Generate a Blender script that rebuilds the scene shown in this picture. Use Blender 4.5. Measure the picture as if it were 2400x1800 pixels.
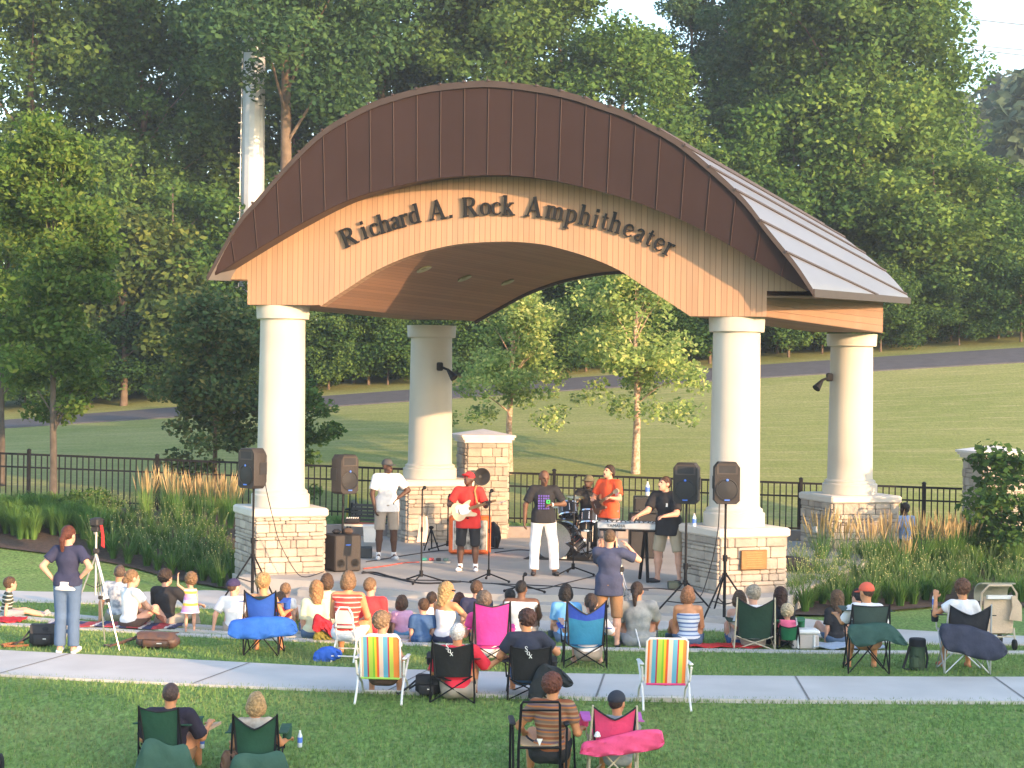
import bpy, math, random
import numpy as np
from mathutils import Vector, Matrix
random.seed(7); np.random.seed(7)
R = math.radians
for o in list(bpy.data.objects): bpy.data.objects.remove(o)
SC = bpy.context.scene; COL = SC.collection
# ---------------- camera ----------------
H = 3.6; FPX = 4200.0; ROLL = 0.014; PITCH = 10/4200.0
FW = Vector((0, math.cos(PITCH), -math.sin(PITCH)))
U0 = Vector((0, math.sin(PITCH), math.cos(PITCH))); R0 = Vector((1, 0, 0))
RT = math.cos(ROLL)*R0 + math.sin(ROLL)*U0
UP = -math.sin(ROLL)*R0 + math.cos(ROLL)*U0
CAM = Vector((0, 0, H))
cam = bpy.data.cameras.new('camera'); camo = bpy.data.objects.new('camera', cam); COL.objects.link(camo)
cam.sensor_width = 36; cam.lens = 36*FPX/2400.0; cam.clip_end = 2000; cam.clip_start = 0.5
camo.matrix_world = Matrix(((RT.x, UP.x, -FW.x, CAM.x), (RT.y, UP.y, -FW.y, CAM.y), (RT.z, UP.z, -FW.z, CAM.z), (0, 0, 0, 1)))
SC.camera = camo
# ---------------- sky, sun, exposure ----------------
SUN_EL = R(11); SUN_AZ = R(43)      # azimuth measured from behind the camera (-Y) towards +X
SDIR = Vector((math.sin(SUN_AZ)*math.cos(SUN_EL), -math.cos(SUN_AZ)*math.cos(SUN_EL), math.sin(SUN_EL)))
w = bpy.data.worlds.new('World'); SC.world = w; w.use_nodes = True
nt = w.node_tree; nt.nodes.clear()
sky = nt.nodes.new('ShaderNodeTexSky'); sky.sky_type = 'NISHITA'; sky.sun_disc = False
sky.sun_elevation = SUN_EL; sky.sun_rotation = math.atan2(SDIR.x, SDIR.y)
sky.air_density = 1.0; sky.dust_density = 1.6; sky.ozone_density = 1.5
bg = nt.nodes.new('ShaderNodeBackground'); bg.inputs['Strength'].default_value = 0.15
wo = nt.nodes.new('ShaderNodeOutputWorld')
nt.links.new(sky.outputs[0], bg.inputs[0]); nt.links.new(bg.outputs[0], wo.inputs[0])
sl = bpy.data.lights.new('sun', 'SUN'); sl.energy = 2.0; sl.angle = R(0.6); sl.color = (1.0, 0.62, 0.34)
so = bpy.data.objects.new('sun', sl); COL.objects.link(so)
so.rotation_euler = (-SDIR).to_track_quat('-Z', 'Y').to_euler(); so.location = SDIR*60
SC.view_settings.view_transform = 'Standard'; SC.view_settings.look = 'None'; SC.view_settings.gamma = 1
SC.view_settings.exposure = 2.3
# ---------------- helpers ----------------
def hz(x): return 890+ROLL*(x-1200)
def at(x, y, d):
    x, y, d = float(x), float(y), float(d)
    return CAM + d*(FW + ((x-1200)/FPX)*RT + ((900-y)/FPX)*UP)
def gp(x, y, z=0.0):
    x, y, z = float(x), float(y), float(z)
    v = FW + ((x-1200)/FPX)*RT + ((900-y)/FPX)*UP
    return CAM + v*((z-H)/v.z)
def tag(o, label=None, cat=None, group=None, kind=None):
    if label: o['label'] = label
    if cat: o['category'] = cat
    if group: o['group'] = group
    if kind: o['kind'] = kind
    return o
def empty(name, loc=(0, 0, 0), rz=0.0):
    o = bpy.data.objects.new(name, None); COL.objects.link(o); o.location = loc; o.rotation_euler = (0, 0, rz)
    o.empty_display_size = 0.2
    return o
def copy_tree(o, parent=None):
    c = o.copy(); COL.objects.link(c); c.parent = parent
    for ch in o.children: copy_tree(ch, c)
    return c
MATS = {}
def node(nt, t, **kw):
    n = nt.nodes.new(t)
    for k, v in kw.items(): setattr(n, k, v)
    return n
def mat(name, col, rough=0.7, var=0.12, scale=6.0, bump=0.0, bscale=40.0, metal=0.0, col2=None, island=0.0, spec=0.4, coord='Object'):
    if name in MATS: return MATS[name]
    m = bpy.data.materials.new(name); MATS[name] = m; m.use_nodes = True
    nt = m.node_tree; b = nt.nodes['Principled BSDF']
    b.inputs['Roughness'].default_value = rough; b.inputs['Metallic'].default_value = metal
    b.inputs['Specular IOR Level'].default_value = spec
    tc = node(nt, 'ShaderNodeTexCoord')
    nz = node(nt, 'ShaderNodeTexNoise'); nz.inputs['Scale'].default_value = scale; nz.inputs['Detail'].default_value = 4
    nt.links.new(tc.outputs[coord], nz.inputs['Vector'])
    mx = node(nt, 'ShaderNodeMix', data_type='RGBA')
    c2 = col2 or tuple(c*(1-var) for c in col)
    c1 = col if col2 else tuple(min(1, c*(1+var)) for c in col)
    mx.inputs[6].default_value = (*c1, 1); mx.inputs[7].default_value = (*c2, 1)
    mr = node(nt, 'ShaderNodeMapRange'); mr.inputs[1].default_value = 0.3; mr.inputs[2].default_value = 0.7
    nt.links.new(nz.outputs['Fac'], mr.inputs[0]); fac = mr.outputs[0]
    if island > 0:
        g = node(nt, 'ShaderNodeNewGeometry'); ad = node(nt, 'ShaderNodeMix', data_type='FLOAT'); ad.inputs[0].default_value = island
        nt.links.new(mr.outputs[0], ad.inputs[2]); nt.links.new(g.outputs['Random Per Island'], ad.inputs[3]); fac = ad.outputs[0]
    nt.links.new(fac, mx.inputs[0]); nt.links.new(mx.outputs[2], b.inputs['Base Color'])
    if bump > 0:
        n2 = node(nt, 'ShaderNodeTexNoise'); n2.inputs['Scale'].default_value = bscale; n2.inputs['Detail'].default_value = 5
        nt.links.new(tc.outputs[coord], n2.inputs['Vector'])
        bp = node(nt, 'ShaderNodeBump'); bp.inputs['Strength'].default_value = bump; bp.inputs['Distance'].default_value = 0.02
        nt.links.new(n2.outputs['Fac'], bp.inputs['Height']); nt.links.new(bp.outputs[0], b.inputs['Normal'])
    return m
def bands(name, axis, cols, period, rough=0.8, offset=0.0, bump=0.15, coord='Object'):
    """repeat of hard colour bands along one axis; cols = [(end fraction, colour)...]"""
    if name in MATS: return MATS[name]
    m = bpy.data.materials.new(name); MATS[name] = m; m.use_nodes = True
    nt = m.node_tree; b = nt.nodes['Principled BSDF']; b.inputs['Roughness'].default_value = rough
    b.inputs['Specular IOR Level'].default_value = 0.25
    tc = node(nt, 'ShaderNodeTexCoord'); sp = node(nt, 'ShaderNodeSeparateXYZ')
    nt.links.new(tc.outputs[coord], sp.inputs[0])
    a = node(nt, 'ShaderNodeMath', operation='MULTIPLY_ADD'); a.inputs[1].default_value = 1/period; a.inputs[2].default_value = offset+50
    nt.links.new(sp.outputs[axis], a.inputs[0])
    f = node(nt, 'ShaderNodeMath', operation='FRACT'); nt.links.new(a.outputs[0], f.inputs[0])
    r = node(nt, 'ShaderNodeValToRGB'); r.color_ramp.interpolation = 'CONSTANT'
    e = r.color_ramp.elements; st = 0.0
    for i, (end, c) in enumerate(cols):
        if i < 2: el = e[i]; el.position = st
        else: el = e.new(st)
        el.color = (*c, 1); st = end
    nt.links.new(f.outputs[0], r.inputs[0]); nt.links.new(r.outputs[0], b.inputs['Base Color'])
    n2 = node(nt, 'ShaderNodeTexNoise'); n2.inputs['Scale'].default_value = 12
    nt.links.new(tc.outputs[coord], n2.inputs['Vector'])
    bp = node(nt, 'ShaderNodeBump'); bp.inputs['Strength'].default_value = bump; bp.inputs['Distance'].default_value = 0.02
    nt.links.new(n2.outputs['Fac'], bp.inputs['Height']); nt.links.new(bp.outputs[0], b.inputs['Normal'])
    return m
class MB:
    def __init__(s): s.v = []; s.f = []; s.mi = []; s.uv = {}; s.cm = 0
    def add(s, vs, fs, uv=None):
        o = len(s.v); s.v += [tuple(p) for p in vs]
        for f in fs: s.f.append(tuple(i+o for i in f)); s.mi.append(s.cm)
        if uv:
            for i, u in enumerate(uv): s.uv[o+i] = u
        return s
    def box(s, c, sz, rz=0.0, rot=None, taper=1.0):
        hx, hy, hzz = sz[0]/2, sz[1]/2, sz[2]/2
        M = rot if rot is not None else Matrix.Rotation(rz, 3, 'Z'); c = Vector(c); vs = []
        for z in (-1, 1):
            t = taper if z > 0 else 1
            for a, b in ((-1, -1), (1, -1), (1, 1), (-1, 1)): vs.append(c + M @ Vector((a*hx*t, b*hy*t, z*hzz)))
        return s.add(vs, [(0, 3, 2, 1), (4, 5, 6, 7), (0, 1, 5, 4), (1, 2, 6, 5), (2, 3, 7, 6), (3, 0, 4, 7)])
    def rbox(s, c, sz, b=0.02, rz=0.0, rot=None):
        """box with chamfered vertical and horizontal edges"""
        hx, hy, hzz = sz[0]/2, sz[1]/2, sz[2]/2; b = min(b, hx*.9, hy*.9, hzz*.9)
        M = rot if rot is not None else Matrix.Rotation(rz, 3, 'Z'); c = Vector(c); vs = []; fs = []
        for (z, i) in ((-hzz, b), (-hzz+b, 0), (hzz-b, 0), (hzz, b)):
            ax, ay = hx-i, hy-i; cc = b
            for (x, y) in ((-ax+cc, -ay), (ax-cc, -ay), (ax, -ay+cc), (ax, ay-cc), (ax-cc, ay), (-ax+cc, ay), (-ax, ay-cc), (-ax, -ay+cc)):
                vs.append(c + M @ Vector((x, y, z)))
        for k in range(3):
            for i in range(8):
                j = (i+1) % 8; fs.append((k*8+i, k*8+j, k*8+8+j, k*8+8+i))
        fs.append(tuple(range(7, -1, -1))); fs.append(tuple(range(24, 32)))
        return s.add(vs, fs)
    def tube(s, pts, r, n=8, cap=True):
        pts = [Vector(p) for p in pts]; m = len(pts)
        rs = r if isinstance(r, (list, tuple)) else [r]*m
        vs = []; fs = []; pu = None
        for i, p in enumerate(pts):
            t = (pts[min(i+1, m-1)]-pts[max(i-1, 0)])
            t = t.normalized() if t.length > 1e-9 else Vector((0, 0, 1))
            if pu is None: pu = t.orthogonal().normalized()
            pu = (pu - t*pu.dot(t)); pu = pu.normalized() if pu.length > 1e-6 else t.orthogonal().normalized()
            q = t.cross(pu)
            for k in range(n):
                a = 2*math.pi*k/n; vs.append(p+(pu*math.cos(a)+q*math.sin(a))*rs[i])
        for i in range(m-1):
            for k in range(n):
                j = (k+1) % n; fs.append((i*n+k, i*n+j, (i+1)*n+j, (i+1)*n+k))
        if cap: fs.append(tuple(range(n-1, -1, -1))); fs.append(tuple((m-1)*n+k for k in range(n)))
        return s.add(vs, fs)
    def lathe(s, prof, n=32, c=(0, 0, 0), rot=None):
        c = Vector(c); vs = []; fs = []; m = len(prof)
        for (r, z) in prof:
            for k in range(n):
                a = 2*math.pi*k/n; p = Vector((r*math.cos(a), r*math.sin(a), z)); vs.append(c+(rot @ p if rot is not None else p))
        for i in range(m-1):
            for k in range(n):
                j = (k+1) % n; fs.append((i*n+k, i*n+j, (i+1)*n+j, (i+1)*n+k))
        fs.append(tuple(range(n-1, -1, -1))); fs.append(tuple((m-1)*n+k for k in range(n)))
        return s.add(vs, fs)
    def ball(s, c, r, n=12, m=8, rot=None):
        rr = r if isinstance(r, (tuple, list)) else (r, r, r); c = Vector(c); vs = []; fs = []
        for i in range(m+1):
            th = math.pi*i/m
            for k in range(n):
                a = 2*math.pi*k/n; p = Vector((rr[0]*math.sin(th)*math.cos(a), rr[1]*math.sin(th)*math.sin(a), -rr[2]*math.cos(th)))
                vs.append(c+(rot @ p if rot is not None else p))
        for i in range(m):
            for k in range(n):
                j = (k+1) % n; fs.append((i*n+k, i*n+j, (i+1)*n+j, (i+1)*n+k))
        return s.add(vs, fs)
    def grid(s, P, uv=None, close=False):
        a = len(P); b = len(P[0]); vs = [p for row in P for p in row]; fs = []
        for i in range(a-1):
            for j in range(b-1): fs.append((i*b+j, i*b+j+1, (i+1)*b+j+1, (i+1)*b+j))
            if close: fs.append((i*b+b-1, i*b, (i+1)*b, (i+1)*b+b-1))
        return s.add(vs, fs, [u for row in uv for u in row] if uv else None)
    def slab(s, P, nrm, th, uv=None):
        """grid surface P given thickness th along nrm (vector or function)"""
        a = len(P); b = len(P[0]); n = Vector(nrm)*th
        Q = [[Vector(p)+n for p in row] for row in P]
        vs = [Vector(p) for row in P for p in row]+[p for row in Q for p in row]; fs = []; o = a*b
        for i in range(a-1):
            for j in range(b-1):
                q = (i*b+j, i*b+j+1, (i+1)*b+j+1, (i+1)*b+j); fs.append(q); fs.append(tuple(o+k for k in reversed(q)))
        for i in range(a-1):
            for j in (0, b-1): q = (i*b+j, (i+1)*b+j, o+(i+1)*b+j, o+i*b+j); fs.append(q if j == 0 else q[::-1])
        for j in range(b-1):
            for i in (0, a-1): q = (i*b+j+1, i*b+j, o+i*b+j, o+i*b+j+1); fs.append(q if i == 0 else q[::-1])
        u = None
        if uv: u = [x for row in uv for x in row]; u = u+u
        return s.add(vs, fs, u)
    def build(s, name, m, parent=None, smooth=35, loc=None, rz=0.0):
        me = bpy.data.meshes.new(name); me.from_pydata(s.v, [], s.f)
        ms = m if isinstance(m, (list, tuple)) else [m]
        for x in ms: me.materials.append(x)
        if len(ms) > 1: me.polygons.foreach_set('material_index', s.mi)
        if s.uv:
            ul = me.uv_layers.new(name='UVMap'); li = np.empty(len(me.loops), dtype=np.int32); me.loops.foreach_get('vertex_index', li)
            arr = np.array([s.uv.get(int(i), (0, 0)) for i in li], dtype=np.float32).ravel(); ul.data.foreach_set('uv', arr)
        if smooth:
            me.polygons.foreach_set('use_smooth', [True]*len(me.polygons)); me.set_sharp_from_angle(angle=R(smooth))
        me.update()
        o = bpy.data.objects.new(name, me); COL.objects.link(o); o.parent = parent
        if loc is not None: o.location = loc; o.rotation_euler = (0, 0, rz)
        return o
def npmesh(name, V, Fq, m, parent=None, smooth=False, mi=None):
    """fast mesh from numpy arrays; Fq (n,k)"""
    me = bpy.data.meshes.new(name); n, k = Fq.shape
    me.vertices.add(len(V)); me.vertices.foreach_set('co', V.astype(np.float32).ravel())
    me.loops.add(n*k); me.loops.foreach_set('vertex_index', Fq.astype(np.int32).ravel())
    me.polygons.add(n); me.polygons.foreach_set('loop_start', (np.arange(n)*k).astype(np.int32))
    try: me.polygons.foreach_set('loop_total', np.full(n, k, dtype=np.int32))
    except Exception: pass
    ms = m if isinstance(m, (list, tuple)) else [m]
    for x in ms: me.materials.append(x)
    if mi is not None: me.polygons.foreach_set('material_index', mi.astype(np.int32))
    if smooth: me.polygons.foreach_set('use_smooth', np.ones(n, dtype=bool))
    me.update(calc_edges=True); me.validate()
    o = bpy.data.objects.new(name, me); COL.objects.link(o); o.parent = parent
    return o
def interp(pts, n):
    """Catmull-Rom resample of a list of 2-D/3-D points into n points, even in chord length"""
    P = [np.array(p, float) for p in pts]; P = [2*P[0]-P[1]]+P+[2*P[-1]-P[-2]]; out = []
    for i in range(1, len(P)-2):
        for k in range(16):
            t = k/16; a, b, c, d = P[i-1:i+3]
            out.append(.5*((2*b)+(c-a)*t+(2*a-5*b+4*c-d)*t*t+(3*b-a-3*c+d)*t**3))
    out.append(P[-2]); out = np.array(out); s = np.r_[0, np.cumsum(np.linalg.norm(np.diff(out, axis=0), axis=1))]
    q = np.linspace(0, s[-1], n)
    return np.stack([np.interp(q, s, out[:, k]) for k in range(out.shape[1])], 1)
# ---------------- shared materials ----------------
M_black = mat('black_metal', (.010, .010, .012), .55, .2, spec=.2)
M_blackplastic = mat('black_plastic', (.025, .025, .028), .6, .2)
M_alu = mat('aluminium', (.62, .62, .63), .35, .05, metal=.7)
M_steel = mat('painted_white_steel', (.75, .74, .72), .4, .05)
M_darkfabric = mat('black_fabric', (.02, .021, .026), .85, .3, bump=.3)
M_chrome = mat('chrome', (.7, .7, .72), .15, .05, metal=1.0)
M_rubber = mat('rubber', (.02, .02, .02), .8, .1)
# ================= ground =================
def sm(a, b, x): t = min(1, max(0, (x-a)/(b-a))); return t*t*(3-2*t)
def ground_z(X, Y):
    zf = .46-.026*X; zp = 3.22+.083*X
    if Y < 20.2: return -.17*min(20.2-Y, 8)
    if Y < 31: z = 0.0
    elif Y < 39.5: z = zf*sm(30.5, 39.8, Y)*1.0
    elif Y < 60: z = zf+(zp-zf)*((Y-39.5)/20.5)
    elif Y < 70: z = zp+(Y-60)*.13
    else: z = zp+1.3+(Y-70)*.02
    if Y < 39.2:      # level pad under the stage
        k = sm(-6.2, -4.6, X-(Y-33)*.3)*(1-sm(7.2, 9.0, X-(Y-33)*.3)); z *= (1-k)
    return z
def grass_mat(name, c1, c2, c3, fine=22.0, amp=1.0, patch=.45):
    m = bpy.data.materials.new(name); m.use_nodes = True; nt = m.node_tree; b = nt.nodes['Principled BSDF']
    b.inputs['Roughness'].default_value = .9; b.inputs['Specular IOR Level'].default_value = .15
    tc = node(nt, 'ShaderNodeTexCoord'); L = nt.links.new
    def nz(sc, det, stretch=None):
        n = node(nt, 'ShaderNodeTexNoise'); n.inputs['Scale'].default_value = sc; n.inputs['Detail'].default_value = det; n.inputs['Roughness'].default_value = .65
        if stretch:
            mp = node(nt, 'ShaderNodeMapping'); mp.inputs['Scale'].default_value = stretch; mp.inputs['Rotation'].default_value = (0, 0, R(-8))
            L(tc.outputs['Object'], mp.inputs[0]); L(mp.outputs[0], n.inputs['Vector'])
        else: L(tc.outputs['Object'], n.inputs['Vector'])
        return n
    big = nz(patch, 6, (.6, 1.6, 1)); mid = nz(3.5, 5, (.12, 1.5, 1)) if amp < 1 else nz(6, 5, (.8, 1.5, 1)); fin = nz(fine, 3, (1, .5, 1))
    a = node(nt, 'ShaderNodeMix', data_type='RGBA'); a.inputs[6].default_value = (*c1, 1); a.inputs[7].default_value = (*c2, 1)
    mr = node(nt, 'ShaderNodeMapRange'); mr.inputs[1].default_value = .38; mr.inputs[2].default_value = .64; L(big.outputs['Fac'], mr.inputs[0]); L(mr.outputs[0], a.inputs[0])
    c = node(nt, 'ShaderNodeMix', data_type='RGBA'); L(a.outputs[2], c.inputs[6]); c.inputs[7].default_value = (*c3, 1)
    mr2 = node(nt, 'ShaderNodeMapRange'); mr2.inputs[1].default_value = .5; mr2.inputs[2].default_value = .75; mr2.inputs[4].default_value = .75; L(mid.outputs['Fac'], mr2.inputs[0]); L(mr2.outputs[0], c.inputs[0])
    d = node(nt, 'ShaderNodeMix', data_type='RGBA', blend_type='MULTIPLY'); d.inputs[0].default_value = .9*amp; L(c.outputs[2], d.inputs[6])
    r = node(nt, 'ShaderNodeValToRGB'); r.color_ramp.elements[0].position = .3; r.color_ramp.elements[0].color = (.42, .44, .38, 1); r.color_ramp.elements[1].position = .7; r.color_ramp.elements[1].color = (1.55, 1.5, 1.35, 1)
    L(fin.outputs['Fac'], r.inputs[0]); L(r.outputs[0], d.inputs[7]); L(d.outputs[2], b.inputs['Base Color'])
    bp = node(nt, 'ShaderNodeBump'); bp.inputs['Strength'].default_value = .7*amp; bp.inputs['Distance'].default_value = .04; L(fin.outputs['Fac'], bp.inputs['Height']); L(bp.outputs[0], b.inputs['Normal'])
    return m
G1 = grass_mat('lawn_grass', (.145, .25, .07), (.19, .285, .09), (.26, .28, .135))
G2 = grass_mat('hill_grass', (.19, .225, .07), (.26, .27, .105), (.37, .335, .18), fine=14, amp=.4, patch=.22)
def ribbon_px(name, near, far, z, m, n=60, zoff=0.0, zf=None):
    """flat strip of ground between two pixel curves lying at height z"""
    A = interp([gp(x, y, z)[:2] for x, y in near], n); B = interp([gp(x, y, z)[:2] for x, y in far], n)
    return A, B
# one sheet from in front of the camera to the horizon
xs = np.r_[np.linspace(-400, -45, 12), np.linspace(-42, 42, 121), np.linspace(45, 400, 12)]
ys = np.r_[np.linspace(-60, 14, 10), np.linspace(16, 80, 129), np.linspace(85, 700, 24)]
V = np.array([[x, y, ground_z(max(-30, min(30, x)), y)] for y in ys for x in xs])
nx = len(xs); F = []; mi = []
for j in range(len(ys)-1):
    for i in range(nx-1):
        F.append((j*nx+i, j*nx+i+1, (j+1)*nx+i+1, (j+1)*nx+i)); mi.append(1 if ys[j] > 39.2 else 0)
o = npmesh('ground', V, np.array(F), [G1, G2], smooth=True, mi=np.array(mi)); tag(o, kind='structure')
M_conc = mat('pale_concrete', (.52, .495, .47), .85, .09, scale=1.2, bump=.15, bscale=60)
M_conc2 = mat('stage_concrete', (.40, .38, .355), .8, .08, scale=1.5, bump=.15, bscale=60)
M_joint = mat('concrete_joint', (.2, .19, .18), .9, .1)
M_asph = mat('asphalt', (.085, .085, .095), .9, .12, scale=3, bump=.4, bscale=80)
# foreground pavement (curved), its joints
near = [(-250, 1566), (0, 1580), (250, 1593), (600, 1609), (1000, 1623), (1400, 1633), (1800, 1639), (2400, 1643), (2650, 1643)]
far = [(-250, 1508), (0, 1523), (400, 1543), (800, 1563), (1200, 1575), (1600, 1582), (2000, 1585), (2400, 1586), (2650, 1586)]
def strip(name, near, far, z, th, m, n=80):
    A = interp([gp(x, y, z)[:2] for x, y in near], n); B = interp([gp(x, y, z)[:2] for x, y in far], n)
    mb = MB(); mb.slab([[(a[0], a[1], z) for a in A], [(b[0], b[1], z) for b in B]], (0, 0, -1), th)
    return mb, A, B
mb, A, B = strip('pavement', near, far, .03, .1, M_conc)
o = mb.build('pavement', M_conc, smooth=0); tag(o, kind='structure')
jm = MB()
for (x0, y0, x1, y1) in ((586, 1552, 450, 1602), (1002, 1570, 905, 1620), (1417, 1578, 1397, 1633), (1864, 1584, 1897, 1640), (2330, 1586, 2410, 1643), (165, 1531, -10, 1580)):
    p = gp(x0, y0, .034); q = gp(x1, y1, .034); dd = (q-p).normalized(); nn = Vector((-dd.y, dd.x, 0))*.012
    jm.add([p-nn, p+nn, q+nn, q-nn], [(0, 3, 2, 1)])
o = jm.build('pavement_joints', M_joint, smooth=0); tag(o, kind='structure')
# walk below the stage and the seat edges
wn = [(-200, 1398), (0, 1408), (150, 1411), (480, 1424), (620, 1436), (900, 1464), (1200, 1478), (1600, 1475), (1800, 1484), (2050, 1503), (2230, 1508), (2400, 1510), (2600, 1512)]
wf = [(-200, 1372), (0, 1383), (150, 1387), (430, 1386), (520, 1384), (900, 1405), (1200, 1420), (1600, 1425), (1870, 1448), (2050, 1470), (2230, 1482), (2400, 1490), (2600, 1494)]
mb, A, B = strip('walk', wn, wf, .02, .08, M_conc); o = mb.build('stage_walk', M_conc, smooth=0); tag(o, kind='structure')
seat = [[(-150, 1417), (0, 1424), (140, 1439), (500, 1468), (960, 1492)],
        [(-150, 1431), (0, 1440), (140, 1453), (480, 1477), (960, 1499)],
        [(-150, 1449), (0, 1459), (200, 1470), (530, 1489), (960, 1506), (1430, 1518), (1700, 1521), (1950, 1525), (2400, 1526), (2600, 1526)]]
for k, (pts, lb) in enumerate(zip(seat, ('long low concrete seat edge in the lawn nearest the stage walk', 'middle one of the three long concrete seat edges in the lawn', 'long low concrete seat edge in the lawn nearest the crowd'))):
    A = interp([gp(x, y, .03)[:2] for x, y in pts], 70); mb = MB(); P = []
    for i, a in enumerate(A):
        t = A[min(i+1, 69)]-A[max(i-1, 0)]; t /= np.linalg.norm(t); nn = np.array([-t[1], t[0]])*.10
        P.append([(a[0]-nn[0], a[1]-nn[1], .03-.004*k), (a[0]+nn[0], a[1]+nn[1], .03-.004*k)])
    mb.slab(P, (0, 0, -1), .1); o = mb.build('seat_edge', M_conc, smooth=0)
    tag(o, lb, 'seat wall', 'concrete seat edges stepping through the lawn')
# asphalt path on the hill
P = []
for X in np.linspace(-60, 60, 121):
    wob = .5*math.sin(X*.09+1)
    P.append([(X, 58.7+wob, ground_z(max(-30, min(30, X)), 58.7+wob)+.04), (X, 60.05+wob, ground_z(max(-30, min(30, X)), 60.05+wob)+.07), (X, 61.5+wob, ground_z(max(-30, min(30, X)), 61.5+wob)+.05)])
mb = MB(); mb.slab(P, (0, 0, -1), .15); o = mb.build('asphalt_path', M_asph); tag(o, kind='structure')
# planting beds
M_mulch = mat('bark_mulch', (.075, .05, .038), .95, .35, scale=14, bump=.8, bscale=30)
def bed(edge_near, xr):
    A = interp([gp(x, y, .06)[:2] for x, y in edge_near], 40); P = []
    for k in range(9):
        row = []
        for i, a in enumerate(A):
            Y = a[1]+(38.9-a[1])*k/8; X = a[0]+(xr)*k/8
            row.append((X, Y, ground_z(X, Y)+.035))
        P.append(row)
    mb = MB(); mb.grid(P); o = mb.build('planting_bed', M_mulch); tag(o, kind='structure'); return A
bedL = bed([(-250, 1296), (0, 1309), (250, 1328), (400, 1352), (545, 1378)], 0.3)
bedR = bed([(1850, 1436), (1960, 1437), (2100, 1425), (2250, 1415), (2400, 1417), (2650, 1420)], 1.2)
# ================= stage =================
ZS = .30
edge = [(560, 1352), (770, 1364), (880, 1379), (1000, 1388), (1200, 1393), (1400, 1395), (1560, 1396), (1690, 1405)]
E = interp([gp(x, y, ZS)[:2] for x, y in edge], 60)
ctr = np.array([1.2, 34.0])
back = [gp(700, 1253, ZS), gp(1250, 1259, ZS), gp(1600, 1262, ZS), gp(2150, 1272, ZS)]
def floor_piece(off, z0, z1, name, m):
    P = []
    for e in (E if off == 0 else E[10:]):
        d = e-ctr; d = d/np.linalg.norm(d); q = e+d*off; P.append((q[0], q[1]))
    br = [(p.x, p.y) for p in back][::-1]
    ring = P+[tuple(gp(1850, 1398, ZS)[:2]), tuple(gp(1985, 1335, ZS)[:2])]+br+[(-4.2, 34.5)] if off == 0 else P+[(4.6, 30.5), (-3.2, 32)]
    mb = MB(); n = len(ring); mb.add([(x, y, z1) for x, y in ring]+[(x, y, z0) for x, y in ring], [tuple(range(n))]+[(i, n+i, n+(i+1) % n, (i+1) % n) for i in range(n)])
    o = mb.build(name, m, smooth=0); tag(o, kind='structure'); return o
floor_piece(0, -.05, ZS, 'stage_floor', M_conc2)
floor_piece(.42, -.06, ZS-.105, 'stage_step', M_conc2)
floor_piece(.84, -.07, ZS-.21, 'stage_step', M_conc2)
# low kerb at the back of the stage
mb = MB()
for a, b in zip(back[:-1], back[1:]):
    t = (b-a).normalized(); nn = Vector((-t.y, t.x, 0))*.15
    mb.box((a+b)/2+Vector((0, 0, .11)), ((b-a).length+.05, .25, .22), math.atan2(t.y, t.x))
o = mb.build('stage_kerb', mat('kerb_stone', (.3, .26, .24), .85, .1), smooth=0); tag(o, kind='structure')

# short blades of turf in the foreground
rng = np.random.default_rng(5); n = 170000; Yb = 15.5+(31.5-15.5)*rng.random(n)**1.25; Xb = (rng.random(n)-.5)*(Yb*.60+1); 
pv_n = interp([gp(x, y, 0)[:2] for x, y in near], 60); pv_f = interp([gp(x, y, 0)[:2] for x, y in far], 60); wk_n = interp([gp(x, y, 0)[:2] for x, y in wn], 60)
ok = ~((Yb > np.interp(Xb, pv_n[:, 0], pv_n[:, 1])-.02) & (Yb < np.interp(Xb, pv_f[:, 0], pv_f[:, 1])+.02)) & (Yb < np.interp(Xb, wk_n[:, 0], wk_n[:, 1])-.03)
for pts in seat: s_ = interp([gp(x, y, 0)[:2] for x, y in pts], 50); ok &= ~((abs(Yb-np.interp(Xb, s_[:, 0], s_[:, 1])) < .13) & (Xb < s_[-1, 0]+.05))
Xb, Yb = Xb[ok], Yb[ok]; n = len(Xb); Zb = np.where(Yb < 20.2, -.17*np.minimum(20.2-Yb, 8), 0.0); a = rng.random(n)*6.283; hh = rng.uniform(.025, .06, n); wv = rng.uniform(.004, .009, n); l = rng.normal(size=(n, 2))*.018
V = np.empty((n, 3, 3)); V[:, 0] = np.stack([Xb-np.cos(a)*wv, Yb-np.sin(a)*wv, Zb-.005], 1); V[:, 1] = np.stack([Xb+np.cos(a)*wv, Yb+np.sin(a)*wv, Zb-.005], 1); V[:, 2] = np.stack([Xb+l[:, 0], Yb+l[:, 1], Zb+hh], 1)
mg = bpy.data.materials.new('turf_blade'); mg.use_nodes = True; nt = mg.node_tree; b = nt.nodes['Principled BSDF']; b.inputs['Roughness'].default_value = .8; b.inputs['Specular IOR Level'].default_value = .15
g = node(nt, 'ShaderNodeNewGeometry'); r = node(nt, 'ShaderNodeValToRGB'); e = r.color_ramp.elements; e[0].color = (.11, .21, .055, 1); e[1].color = (.25, .27, .12, 1); x_ = e.new(.75); x_.color = (.18, .29, .085, 1); nt.links.new(g.outputs['Random Per Island'], r.inputs[0])
tc = node(nt, 'ShaderNodeTexCoord'); nz = node(nt, 'ShaderNodeTexNoise'); nz.inputs['Scale'].default_value = .6; nz.inputs['Detail'].default_value = 5; nt.links.new(tc.outputs['Object'], nz.inputs['Vector']); mx = node(nt, 'ShaderNodeMix', data_type='RGBA'); mr = node(nt, 'ShaderNodeMapRange'); mr.inputs[1].default_value = .5; mr.inputs[2].default_value = .72; mr.inputs[4].default_value = .6
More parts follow.
